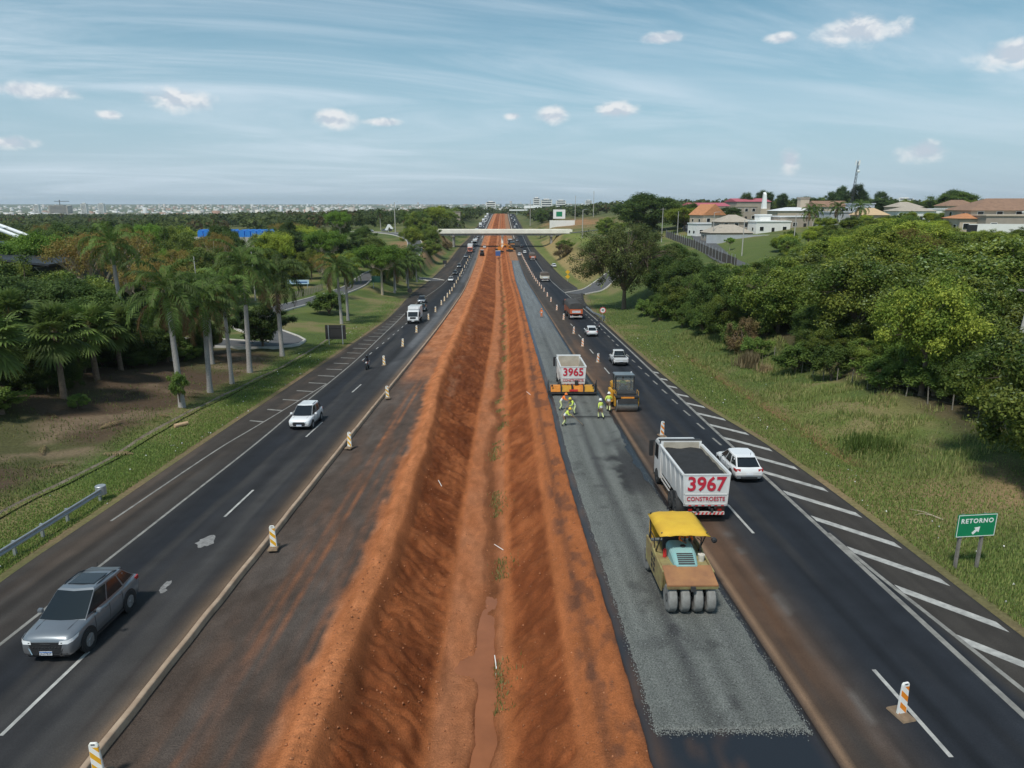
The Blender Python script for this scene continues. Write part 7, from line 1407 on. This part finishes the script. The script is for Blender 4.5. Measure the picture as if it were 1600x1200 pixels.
# ------------------------------------------------------------------ guardrails, fences, poles
def guardrail(label, pts, posts, curl=True):
    t = thing('guardrail', label, 'guardrail', (*pts[0], tz(*pts[0]))); o = Vector(t.location)
    P_ = [Vector((x, y, tz(x, y))) - o for x, y in pts]; pr = [(.0,.44),(.05,.47),(.05,.53),(-.02,.58),(-.02,.62),(.05,.67),(.05,.73),(.0,.76)]; secs = []
    for i, p in enumerate(P_):
        d = (P_[min(i+1, len(P_)-1)] - P_[max(i-1, 0)]).normalized(); n = Vector((d.y, -d.x, 0)); secs.append([p + n*a + V3(0, 0, z) for a, z in pr] + [p + n*(a-.012) + V3(0, 0, z) for a, z in reversed(pr)])
    MB().loft(secs).build('rail', GALV, t)
    for k in posts:
        i = min(int(k*(len(P_)-1)), len(P_)-1); p = P_[i]; d = (P_[min(i+1, len(P_)-1)] - P_[max(i-1, 0)]).normalized(); n = Vector((d.y, -d.x, 0)); q = p - n*.12; MB().box(q.x-.06, q.x+.06, q.y-.06, q.y+.06, q.z-.4, q.z+.74).build('post', GALV, t)
    if curl: e = P_[-1]; MB().lathe([(.26,.34),(.28,.36),(.28,.84),(.26,.86)], tuple(e + V3(-.1, .15, 0)), 'z', 14).build('end_terminal', GALV, t, smooth=40)
guardrail('galvanised guardrail with a rounded end on the left verge', [(-22.35, 20 + k*1.0) for k in range(18)], [k/8 for k in range(9)])
guardrail('short galvanised guardrail beside the speed limit sign', [(17.2 + max(0, (k-8)*.12), 148 - k*1.6) for k in range(15)], [k/5 for k in range(6)])
OLDP = M('weathered_fence_post', (.20,.18,.15), .9, var=.2, scale=5)
t = thing('wire_fence', 'wire fence on thin pale posts in front of the right thicket', 'fence', (31.1, 67.1, tz(31.1, 67.1))); o = Vector(t.location); fp = []
for k in range(19):
    y = 84 - k*2.15; x = float(np.interp(y, [45,52,57,62,67,84], [36.0,34.2,32.8,31.8,31.1,29.8])); p = Vector((x, y, tz(x, y))) - o; fp.append(p); MB().tube([p + V3(0, 0, -.3), p + V3(.12*math.sin(k*2.1), .1*math.cos(k*1.3), 1.15+.25*math.sin(k*1.7)**2)], [.055, .04], 6).build('post', OLDP, t)
for h_w in (.45, .8, 1.15): MB().tube([p + V3(0, 0, h_w) for p in fp], .008, 4).build('wire', DARKM, t)
t = thing('palisade_fence', 'long dark palisade fence along the residential street', 'fence', (61.5, 262, tz(61.5, 262))); o = Vector(t.location); DKF = M('dark_fence_slat', (.075,.062,.055), .85, var=.25, scale=2)
ln = smooth_line([(51.2,158),(52.5,172),(55,196),(58.5,228),(61,255),(63,280)], 1.5)
for i, (x, y) in enumerate(ln):
    p = Vector((x, y, tz(x, y))) - o; box('slat', DKF, t, p.x-.1, p.x+.1, p.y-.52, p.y+.52, p.z-.4, p.z+2.2)
    if i % 3 == 0: box('post', GALV, t, p.x-.22, p.x-.12, p.y-.05, p.y+.05, p.z-.3, p.z+2.9)
def pole(label, x, y, h, mat=None, lamp=False, r=.13, name='utility_pole', cross=True, group=None):
    t = thing(name, label, 'pole', (x, y, tz(x, y)), (0, 0, 0), group); MB().tube([(0,0,-.5),(0,0,h)], [r*1.3, r*.75], 8).build('shaft', mat or M('concrete_pole', (.42,.40,.37), .9, var=.15, scale=2), t)
    if lamp: MB().tube([(0,0,h-.1),(.6,0,h+.15),(1.5,0,h+.2)], .05, 5).build('arm', GALV, t); box('lamp_head', GALV, t, 1.3, 2.0, -.15, .15, h+.12, h+.26, .03)
    elif cross: box('crossarm', POST, t, -1.0, 1.0, -.06, .06, h-.6, h-.45)
    return t
t = pole('slanting concrete utility pole standing among the trees at the right edge', 37.0, 50.2, 9.5, r=.16); t.rotation_euler = (0, R(4), 0)
for i, (x, y, h, lab) in enumerate([(37.5,344,13,'slim lamp post on the green bank right of the bridge'),(59,600,20,'tall pale pole left of the far trees beyond the bridge'),(79,640,22,'tall pole with a white top right of the billboard'),(23.5,640,22,'tall pale pole right beside the far right lanes'),
      (69,238,9.5,'lamp post in front of the grey boundary wall'),(61.8,186,9,'lamp post beside the grassy lot'),(63.0,262,10,'tall concrete pole near the gabled house'),(75,186,8.5,'second lamp post in the grassy lot'),(56.5,258,12,'leaning pale pole beside the palisade fence'),(-58,390,16,'pale lamp post at the ramp junction'),(-60,140,10,'thin pale lamp post rising from the grove behind the palms'),(-53,152,11,'thin pale lamp post left of the blue-tanked building')]):
    pole(lab, x, y, h, lamp=(i in (0, 4, 5, 7, 9)), r=.12 if y < 300 else .22, cross=(i == 8), name='lamp_post' if i in (0, 4, 5, 7, 9) else 'utility_pole')
t = thing('radio_mast', 'tall lattice radio mast on the skyline behind the houses', 'mast', (186, 390, tz(186, 390)), (0, R(3.5), 0)); n = 14; H_ = 27
for k in range(3): a = 2*math.pi*k/3; MB().tube([(math.cos(a)*.9,math.sin(a)*.9,-.5),(math.cos(a)*.45,math.sin(a)*.45,H_)], .10, 5).build('leg', DARKM, t)
for i in range(n):
    z0, z1 = H_*i/n, H_*(i+1)/n; r0, r1 = .9-.45*i/n, .9-.45*(i+1)/n
    for k in range(3): a, b = 2*math.pi*k/3, 2*math.pi*(k+1)/3; MB().tube([(math.cos(a)*r0,math.sin(a)*r0,z0),(math.cos(b)*r1,math.sin(b)*r1,z1)], .06, 4).build('brace', DARKM, t)
for k in range(3): a = 2*math.pi*k/3+.4; MB().box(math.cos(a)*1.1-.2, math.cos(a)*1.1+.2, math.sin(a)*1.1-.15, math.sin(a)*1.1+.15, H_-2, H_+.6).build('antenna', SWHITE, t)
MB().lathe([(.1,-.15),(.7,.1),(.75,.2)], (.6,-.8,H_-5), 'y', 14).build('dish', SWHITE, t)

# ------------------------------------------------------------------ the road bridge
BCON = M('cream_bridge_concrete', (.82,.78,.69), .85, var=.10, scale=.25); BDARK = M('bridge_girder', (.30,.28,.26), .9, var=.2, scale=.3)
t = thing('road_bridge', 'slender cream concrete road bridge crossing over the highway', 'bridge', (-1.6, 409, 0)); x0, x1 = -37.0, 38.5
box('deck', BCON, t, x0, x1, -4.6, 4.6, .1, 1.0)
for y in (-3.6, -1.2, 1.2, 3.6): box('girder', BDARK, t, x0+.5, x1-.5, y-.3, y+.3, -1.1, .1)
for y in (-4.6, 4.4): box('parapet', BCON, t, x0-1.5, x1+1.5, y-.05, y+.25, .9, 2.25)
for i, x in enumerate((-26.5, .9, 28.5)):
    p = MB().box(x-.55,x+.55,-3.2,-2.2,-9.2 if i == 1 else -7.5,-1.7).build('pier', BCON if i == 1 else BDARK, t); MB().box(x-.55,x+.55,2.2,3.2,-9.2 if i == 1 else -7.5,-1.7).build('pier', BDARK, t); MB().box(x-.7,x+.7,-4.4,4.4,-1.7,-1.1).build('pier_cap', BDARK, t)
for x in (x0, x1): box('abutment', BDARK, t, x-.8, x+.8, -4.5, 4.5, -3.5, .1)
t = thing('road_bridge', 'far white bridge crossing the highway at the crest', 'bridge', (-2, 985, 3.5)); box('deck', SWHITE, t, 10, 62, -4, 4, 5.2, 7.0); 
for x in (20, 50): box('pier', BCON, t, x-.6, x+.6, -.6, .6, -2, 5.2)
box('gantry', SWHITE, t, 30, 52, -1, 1, 9, 12)

# ------------------------------------------------------------------ houses on the right rise
WALLW = M('white_render', (.74,.73,.70), .85, var=.07, scale=.4); WALLB = M('beige_render', (.48,.40,.31), .85, var=.1, scale=.4); WALLG = M('grey_render', (.40,.42,.45), .85, var=.1, scale=.4); WALLT = M('tan_render', (.34,.29,.24), .85, var=.1, scale=.4)
TILEO = M('orange_roof_tile', (.46,.20,.09), .85, var=.2, scale=1.2); TILEG = M('grey_tan_roof_tile', (.38,.33,.27), .85, var=.15, scale=1.2); TILEB = M('brown_roof_tile', (.25,.15,.10), .85, var=.2, scale=1.2); ROOFP = M('pink_red_roof', (.42,.10,.13), .7, var=.15, scale=.5); ROOFW = M('white_roof_sheet', (.68,.69,.70), .6, var=.08, scale=.5)
def house(label, x, y, w, d, h, roof, rh, wall, tile, rz=0., nw=3, floors=1, z=None, cat='house', name='house', over=.5):
    zb = min(tz(x+a, y+b) for a in (-w/2, w/2) for b in (-d/2, d/2)) if z is None else z
    t = thing(name, label, cat, (x, y, zb), (0, 0, R(rz))); wl_ = box('wall', wall, t, -w/2, w/2, -d/2, d/2, -.5, h)
    if roof == 'hip': a = min(w, d)/2*.9; MB().add([(-w/2-over,-d/2-over,h),(w/2+over,-d/2-over,h),(w/2+over,d/2+over,h),(-w/2-over,d/2+over,h),(-w/2+a,0,h+rh),(w/2-a,0,h+rh)], [(0,3,2,1),(0,1,5,4),(2,3,4,5),(1,2,5),(3,0,4)]).build('roof', tile, t)
    elif roof == 'gable': MB().prism([(-d/2-over,h-.1),(d/2+over,h-.1),(0,h+rh)], -w/2-over, w/2+over).build('roof', tile, t)
    elif roof == 'gable_front': MB().add([(-w/2-over,-d/2-over,h-.1),(w/2+over,-d/2-over,h-.1),(0,-d/2-over,h+rh),(-w/2-over,d/2+over,h-.1),(w/2+over,d/2+over,h-.1),(0,d/2+over,h+rh)], [(0,1,2),(5,4,3),(0,3,4,1),(1,4,5,2),(2,5,3,0)]).build('roof', tile, t)
    else: box('roof', tile, t, -w/2-.25, w/2+.25, -d/2-.25, d/2+.25, h, h+.35)
    for fl in range(floors):
        for k in range(nw):
            cx = -w/2 + w*(k+.5)/nw; zc = 1.0 + fl*(h/floors); hh = min(1.5, h/floors-1.2)
            if fl == 0 and k == nw//2: box('door', BLK, t, cx-.5, cx+.5, -d/2-.05, -d/2+.01, 0, 2.1); continue
            f_ = box('window', SWHITE, t, cx-.75, cx+.75, -d/2-.06, -d/2+.01, zc, zc+hh); box('pane', GLASS, f_, cx-.66, cx+.66, -d/2-.075, -d/2-.062, zc+.08, zc+hh-.08)
        for k in range(2): cy = -d/4 + d/2*k; f_ = box('window', SWHITE, t, -w/2-.06, -w/2+.01, cy-.7, cy+.7, 1.0+fl*(h/floors), 2.2+fl*(h/floors)); box('pane', GLASS, f_, -w/2-.075, -w/2-.062, cy-.62, cy+.62, 1.08+fl*(h/floors), 2.12+fl*(h/floors))
    return t
house('white gabled house with an orange tiled roof behind the yellow-green tree', 79, 282, 9, 11, 7.4, 'gable_front', 4.0, WALLB, TILEO, 12, 2, 2)
house('low white annexe below the orange-roofed gabled house', 74, 270, 8, 7, 4.5, 'flat', 0, WALLW, ROOFW, 12, 2)
house('tan pyramid-roofed house behind the grey boundary wall', 75, 243, 14, 10, 3.0, 'hip', 2.6, WALLT, TILEG, 4, 3)
house('upper tan pyramid roof house stepped behind the front one', 80.5, 256, 11, 9, 5.6, 'hip', 2.4, WALLT, TILEG, 4, 3, 2)
house('flat white modern house right of the pyramid roofs', 91, 250, 12, 10, 4.0, 'flat', 0, WALLW, SWHITE, 4, 3)
house('small white box house on top of the white modern house', 90, 252, 4, 4, 5.6, 'flat', 0, WALLW, SWHITE, 4, 1)
house('long grey house behind the palms right of the white house', 104, 255, 18, 9, 4.2, 'flat', 0, WALLT, ROOFW, 4, 5)
house('large shed with a pink-red roof left on the skyline', 116, 420, 22, 20, 7.0, 'gable', 1.8, WALLT, ROOFP, 5, 5, cat='shed', name='shed')
house('second shed with a pink-red roof beside the first', 142, 425, 20, 18, 8.0, 'gable', 1.8, WALLT, ROOFP, 5, 5, cat='shed', name='shed')
house('tan block house in front of the pink-red sheds', 112, 340, 10, 9, 6.5, 'flat', 0, WALLT, WALLB, 0, 3, 2)
house('narrow tan house right of the tan block house', 101, 335, 8, 9, 7.2, 'flat', 0, WALLB, WALLT, 0, 2, 2)
house('beige house with a broad white low roof beside the spire', 119, 300, 16, 12, 4.8, 'hip', 1.4, WALLB, ROOFW, 0, 4)
t = thing('white_spire', 'slim white spire tower rising from a square base', 'tower', (118, 330, tz(118, 330))); box('base', WALLB, t, -2.0, 2.0, -2.0, 2.0, -.5, 5); MB().loft([[(-1.0,-1.0,5),(1.0,-1.0,5),(1.0,1.0,5),(-1.0,1.0,5)],[(-.6,-.6,11.3),(.6,-.6,11.3),(.6,.6,12.2),(-.6,.6,12.2)]]).build('shaft', SWHITE, t)
house('brown-roofed house with solar panels left of the radio mast', 130, 292, 13, 9, 5.8, 'gable', 2.2, WALLB, TILEB, 3, 3, 2)
t = thing('water_tower', 'pale square chimney block left of the brown-roofed house', 'tower', (125, 304, tz(125, 304))); box('shaft', WALLB, t, -1.8, 1.8, -1.8, 1.8, -.5, 8.6); box('cap', WALLT, t, -2.0, 2.0, -2.0, 2.0, 8.6, 9.2)
house('long grey flat-roofed house behind the tallest open tree', 117, 246, 17, 10, 4.6, 'flat', 0, WALLG, WALLG, 2, 4)
house('grey upper storey block on the long flat-roofed house', 122, 249, 7, 6, 6.8, 'flat', 0, WALLG, WALLG, 2, 2, 2)
house('house with a sandy pyramid roof in front of the grey block', 119, 236, 9, 7, 3.4, 'hip', 2.2, WALLB, M('sandy_tile', (.52,.37,.22), .85, var=.12), 2, 2)
house('pale low house left of the beige villa behind the trees', 140, 250, 13, 9, 3.8, 'hip', 1.5, WALLW, TILEG, 0, 4)
house('white low house among the trees left of the beige villa', 152, 258, 10, 8, 3.8, 'flat', 0, WALLW, ROOFW, 0, 3)
house('small house with a tan roof on the skyline right of the mast', 165, 300, 11, 9, 4.2, 'hip', 2, WALLB, TILEG, 0, 3)
house('house with a brown roof on the skyline left of the beige villa', 190, 305, 13, 9, 4.2, 'hip', 2.4, WALLB, TILEB, 0, 3)
house('large beige villa with a broad brown tiled roof at the right edge', 128, 182, 26, 14, 5.2, 'hip', 2.9, WALLB, TILEB, -8, 6, 2)
house('beige front wing of the villa with a flat roof', 119, 172, 11, 7, 4.0, 'flat', 0, WALLT, WALLB, -8, 3)
house('lower left wing of the villa with an orange-tan roof', 113.5, 178, 6, 9, 3.6, 'hip', 1.2, WALLB, TILEO, -8, 2)
house('white right wing of the villa at the picture edge', 128, 169, 9, 6, 4.4, 'flat', 0, WALLW, SWHITE, -8, 3)
t = thing('boundary_wall', 'long grey boundary wall above the grassy lot', 'wall', (76, 232, 3.6), (0, 0, R(4))); box('panel', WALLG, t, -11, 15, -.12, .12, -1.5, 2.2); box('coping', SWHITE, t, -11.05, 15.05, -.18, .18, 2.2, 2.3)
t = thing('boundary_wall', 'white garden wall below the beige villa', 'wall', (112, 162, tz(112, 162)), (0, 0, R(-8))); box('panel', WALLW, t, -7, 12, -.15, .15, -2.0, 2.4); box('gate', BLK, t, -7.2, -5.2, -.2, .2, -1.0, 2.2)
t = thing('retaining_wall', 'low white retaining wall right of the bridge', 'wall', (42, 520, tz(42, 520))); MB().prism([(-.3,-2),(.3,-2),(.3,4.2),(-.3,4.2)], -9, 9).build('panel', WALLW, t)
tree('umbrella', 64.5, 205, 3.6, 1.6, 'small clipped ball tree on the grassy lot'); 
for i, (x, y) in enumerate(((96, 228), (100, 232), (106, 230), (111, 226))): palm(x, y, 6.5, 'garden palm in front of the long grey house', i, .9, 'garden palms by the houses')

# ------------------------------------------------------------------ buildings left
IVY = MV('leaves', .62); t = thing('ivy_stand', 'dark ivy-covered stand with an overhanging metal roof at the left edge', 'building', (-66.5, 106, tz(-66.5, 106)))
box('wall', M('shaded_concrete', (.06,.065,.055), .95, var=.3, scale=1), t, -50, 0, 0, 18, -1, 8.2)
MB().hexa([(-50,-2.6,15.4),(1.4,-2.6,9.6),(1.4,18,9.6),(-50,18,15.4)], [(-50,-2.6,15.75),(1.4,-2.6,9.9),(1.4,18,9.9),(-50,18,15.75)]).build('roof', M('dark_roof_sheet', (.05,.055,.065), .5, .4, var=.2, scale=.5), t)
MB().hexa([(-50,0,8.2),(0,0,8.2),(0,18,8.2),(-50,18,8.2)], [(-50,0,14.8),(0,0,9.2),(0,18,9.2),(-50,18,14.8)]).build('upper_wall', MATS['shaded_concrete'], t)
for k in range(9): x = -24+k*2.9; z1 = 9.6-x*.1125; MB().tube([(x,-.2,z1-2.0),(x,-2.3,z1-.2)], .07, 5).build('roof_strut', GALV, t); MB().tube([(x,-2.3,z1-.25),(x,-.1,z1-.25)], .06, 5).build('roof_beam', GALV, t)
iv = np.random.default_rng(15); n = 9000; px = iv.uniform(-26, .3, n); pz = iv.uniform(-.6, 1, n)*(8.6 - px*.10); pos = np.stack([px, -.12 - np.abs(iv.normal(0, .14, n)), pz], -1); nn = iv.normal(size=(n, 3))*.5 + [0, -1, .35]; nn /= np.linalg.norm(nn, axis=1)[:, None]
v, f, k = leaf_quads(pos, nn, iv.uniform(.14, .30, n), np.array([[.022,.045,.016]])*iv.uniform(.5, 1.6, (n, 1)), iv, .8); o = obj('ivy', mesh_np('ivy', v, f, LEAF, k), t); o['kind'] = 'stuff'
t = thing('tank_building', 'concrete building with a row of bright blue roof vaults behind the palms', 'building', (-84, 232, tz(-84, 232)+1.6), (0, 0, R(-3))); box('wall', M('pale_concrete_wall', (.42,.40,.36), .9, var=.12, scale=.3), t, -13, 13, -4, 6, -1, 8.2); BLUEV = M('bright_blue_vault', (.03,.20,.62), .45, var=.1)
for k in range(11):
    x = -11+k*1.9+(1.8 if k > 5 else 0); s_ = []
    for yy in (-3.9, 2): s_.append([(x-.85,yy,8.2),(x-.85,yy,9.6),(x-.5,yy,10.3),(x+.2,yy,10.5),(x+.75,yy,10.0),(x+.85,yy,8.2)])
    MB().loft(s_).build('roof_vault', BLUEV, t, smooth=40)
for k in range(6): f_ = box('window', SBACK, t, -11.5+k*4, -9.5+k*4, -4.06, -3.99, 3, 5); box('pane', GLASS, f_, -11.4+k*4, -9.6+k*4, -4.08, -4.065, 3.1, 4.9)
ARCHW = M('white_arch_steel', (.74,.76,.78), .5, var=.05); t = thing('arch_structure', 'white double arch curving down behind the ivy-covered stand', 'arch', (-112, 150, tz(-112, 150)))
for k in range(2):
    pts = [(q, k*3.2, 18.6 - 5.7*(abs(q)/16)**1.3) for q in np.linspace(-31, 31, 33)]; MB().tube(pts, .42, 8).build('arch', ARCHW, t, smooth=60)
for q in np.linspace(-28, 28, 15): z = 18.6 - 5.7*(abs(q)/16)**1.3; MB().tube([(q,0,z),(q,3.2,z)], .14, 6).build('cross_tie', ARCHW, t)
t = thing('picket_row', 'row of short dark pickets along the side road', 'fence', (-46.5, 158, tz(-46.5, 158)))
for k in range(18): x, y = 0+k*.12, k*1.0; box('picket', OLDP, t, x-.1, x+.1, y-.1, y+.1, -.5, 1.3)
house('small concrete block tower among the trees left beyond the bridge', -36, 560, 6, 6, 13, 'flat', 0, WALLT, WALLT, 0, 1, 1, cat='tower', name='block_tower')
far_rg = random.Random(8)
for i in range(3): x = [-66,-84,-73][i]; y = [404,418,398][i]; o = car('car', ['grey car at the ramp junction by the chevron board', 'dark car parked left on the ramp junction', 'white car waiting at the ramp junction'][i], 'hatch', [SILV, BLACKP, WHITE][i], (x, y, tz(x, y)+.2), (0, 0, R(60+i*40)))
o = car('car', 'white car on the loop of the side road behind the palms', 'hatch', WHITE, (-52, 96.4, tz(-52, 96.4)+.16), (0, 0, R(85)))

# ------------------------------------------------------------------ the city
def tower(label, x, y, w, d, h, mat, nfl, name='tower_block', crane=False):
    z = tz(x, y); t = thing(name, label, 'building', (x, y, z-2)); box('wall', mat, t, -w/2, w/2, -d/2, d/2, 0, h)
    for k in range(nfl): zf = h*(k+.6)/nfl; box('window_band', GLASS if name == 'tower_block' else SBACK, t, -w*.42, w*.42, -d/2-.4, -d/2+.1, zf, zf+h/nfl*.42)
    box('roof_house', mat, t, -w*.25, w*.25, -d*.25, d*.25, h, h*1.07)
    if crane: box('crane_mast', DARKM, t, -1.5, 1.5, -1, 1, h, h+26); box('crane_jib', DARKM, t, -24, 44, -1, 1, h+18, h+20.5)
TW = M('city_white', (.74,.72,.68), .8, var=.06, scale=.05); TG = M('raw_concrete', (.33,.29,.25), .9, var=.2, scale=.05)
def city_at(u, dist): return ((u-787)/1109*dist, dist)
for lab, u, dist, w, h, m_, nf in [('slim white tower left of the unfinished block', 85, 3400, 24, 48, TW, 9),('white tower right of the unfinished block', 156, 3400, 25, 54, TW, 10),('second white tower right of the unfinished block', 182, 3400, 25, 54, TW, 10),('lone white tower in the middle of the city', 412, 3300, 27, 40, TW, 8),
     ('pale tower on the skyline above the far bridge', 837, 2500, 22, 50, TW, 8),('white slab on the skyline right of the far bridge', 852, 2600, 40, 46, TW, 6),('white slab on the skyline above the billboard', 874, 2600, 34, 44, TW, 6),('pale tower left of the giant domed tree', 916, 2700, 24, 46, TW, 7),('white block on the skyline left of the red earth crest', 768, 2300, 30, 40, TW, 6),('white row block on the skyline left of the spire', 1145, 2400, 60, 40, TW, 5),('white apartment slab right of the radio mast', 1396, 2300, 46, 46, TW, 6)]:
    x, y = city_at(u, dist); tower(lab, x, y, w, w*.7, h, m_, nf)
x, y = city_at(120, 3350); tower('unfinished concrete block with a crane on top', x, y, 86, 40, 44, TG, 8, 'unfinished_block', True)
cr = np.random.default_rng(12); V = []; F = []; K = []; o = 0; CF = np.array([(0,1,5,4),(1,2,6,5),(2,3,7,6),(3,0,4,7),(4,5,6,7)])
for _ in range(3300):
    d = cr.uniform(2900, 9500) if cr.random() < .85 else cr.uniform(2100, 3000); a = cr.uniform(-.70, .72); x, y = d*math.sin(a), d*math.cos(a)
    if a > -.1 and cr.random() < .5: continue
    z = tz(x, y)-2; w = cr.uniform(8, 26); dd = cr.uniform(8, 20); h = cr.uniform(6, 14) if cr.random() < .955 else cr.uniform(18, 42)
    c, s = math.cos(cr.uniform(-.5, .5)), math.sin(cr.uniform(-.5, .5)); q = [(-w/2,-dd/2),(w/2,-dd/2),(w/2,dd/2),(-w/2,dd/2)]
    V += [(x+p[0]*c-p[1]*s, y+p[0]*s+p[1]*c, z+zz) for zz in (0, h) for p in q]; F.append(CF + o); o += 8
    col = [(.70,.68,.64),(.62,.58,.52),(.55,.50,.45),(.46,.28,.20),(.72,.72,.72)][int(cr.integers(5))]; K += [tuple(np.array(col)*cr.uniform(.7, 1.05))]*8
tag(obj('far_city', mesh_np('far_city', V, np.concatenate(F), MV('city_walls', .85, 0), np.array(K))), 'far-off city of pale low buildings along the horizon', 'city', kind='stuff')

# ------------------------------------------------------------------ litter on the verges and in the ditch
STRAW = M('dry_palm_litter', (.36,.27,.17), .9, var=.25, scale=5); WHT = M('white_litter', (.75,.75,.73), .8, var=.05); WOOD = M('split_log', (.48,.32,.19), .85, var=.2, scale=6)
t = MB().tube([(0,0,.14),(.9,.5,.16)], [.17,.14], 9).build('cut_log', WOOD); t.location = (-25.4, 52.6, tz(-25.4, 52.6)); t.rotation_euler = (0, 0, R(20)); tag(t, 'pale cut log lying beside the left drain', 'log')
for i, (x, y, ln_) in enumerate([(-27.5,46,1.6),(-30,50.5,1.5),(-33.5,51.5,1.7),(-28.2,43.5,1.3),(-31.5,46.5,1.4),(-29.5,62.5,1.5),(-33,60,1.5),(-27.0,55.5,1.0)]):
    V_, F_, K_, o_ = [], [], [], [0]; frond(np.random.default_rng(i), (0, 0, .08), i*1.3, .12, ln_*1.4, .25, V_, F_, K_, o_, np.array([.27,.19,.11]), 22); q = obj('fallen_frond', tri_mesh('fallen_frond', V_, F_, K_, LEAF), None, (x, y, tz(x, y)+.03)); tag(q, 'dry fallen palm frond on the bare left bank', 'palm frond', 'fallen palm fronds')
for i, (x, y, lab) in enumerate([(24.5,29.5,'bare fallen branch on the grass right of the green sign'),(22.6,33.5,'thin bare branch on the grass above the green sign'),(27.5,34.2,'curved bare branch on the dry patch of the right verge')]):
    z = tz(x, y); m = MB().tube([(0,0,.05),(.5,.2,.12),(1.0,.15,.08),(1.6,.5,.05)], [.035,.03,.02,.01], 5); m.tube([(.5,.2,.12),(.8,.6,.15),(.9,1.0,.05)], [.025,.015,.008], 5); q = m.build('fallen_branch', PALEBARK); q.location = (x, y, z); q.rotation_euler = (0, 0, i*1.9); tag(q, lab, 'branch')
for i, (s, y) in enumerate([(-.40, 23.1), (-.33, 23.5), (-4.0, 42), (2.4, 66), (-.1, 34)]):
    x = s + float(C(y)); m = MB().tube([(0,0,.03),(.10,.55,.10)], [.022,.018], 5).build('survey_stake', WHT); m.location = (x, y, med_z(s, y)); m.rotation_euler = (R(18), 0, R(20*i)); tag(m, ['white stick lying at the edge of the muddy channel', 'second white stick beside it at the muddy channel', 'pale stake on the left ditch slope', 'pale stake on the right ditch slope', 'pale stick lying in the ditch weeds'][i], 'stick')
lr = random.Random(2)
pp = []
for _ in range(150):
    if lr.random() < .5: y = lr.uniform(26, 120); s = -21.8 - abs(lr.gauss(0, 2.2))
    else: y = lr.uniform(18, 110); s = float(PER(y)) + .8 + abs(lr.gauss(0, 2.5))
    x = s + float(C(y)); pp.append((x, y, tz(x, y)+.05))
chips('litter', pp, .075, (.70,.69,.66), 'scraps of pale litter scattered over the grass verges', 'litter')

# ------------------------------------------------------------------ haze: the air between here and the city
hm = bpy.data.materials.new('haze_air'); hm.use_nodes = True; hn = hm.node_tree; hn.nodes.remove(hn.nodes['Principled BSDF']); pv = hn.nodes.new('ShaderNodeVolumePrincipled')
pv.inputs['Color'].default_value = (.78,.87,1.0,1); pv.inputs['Density'].default_value = .00007; pv.inputs['Anisotropy'].default_value = .2; hn.links.new(pv.outputs[0], hn.nodes['Material Output'].inputs['Volume'])
hb = MB().box(-19000,19000,-3000,19000,-75,140).build('haze', hm); tag(hb, 'pale haze in the air over the whole landscape', 'haze', kind='stuff')
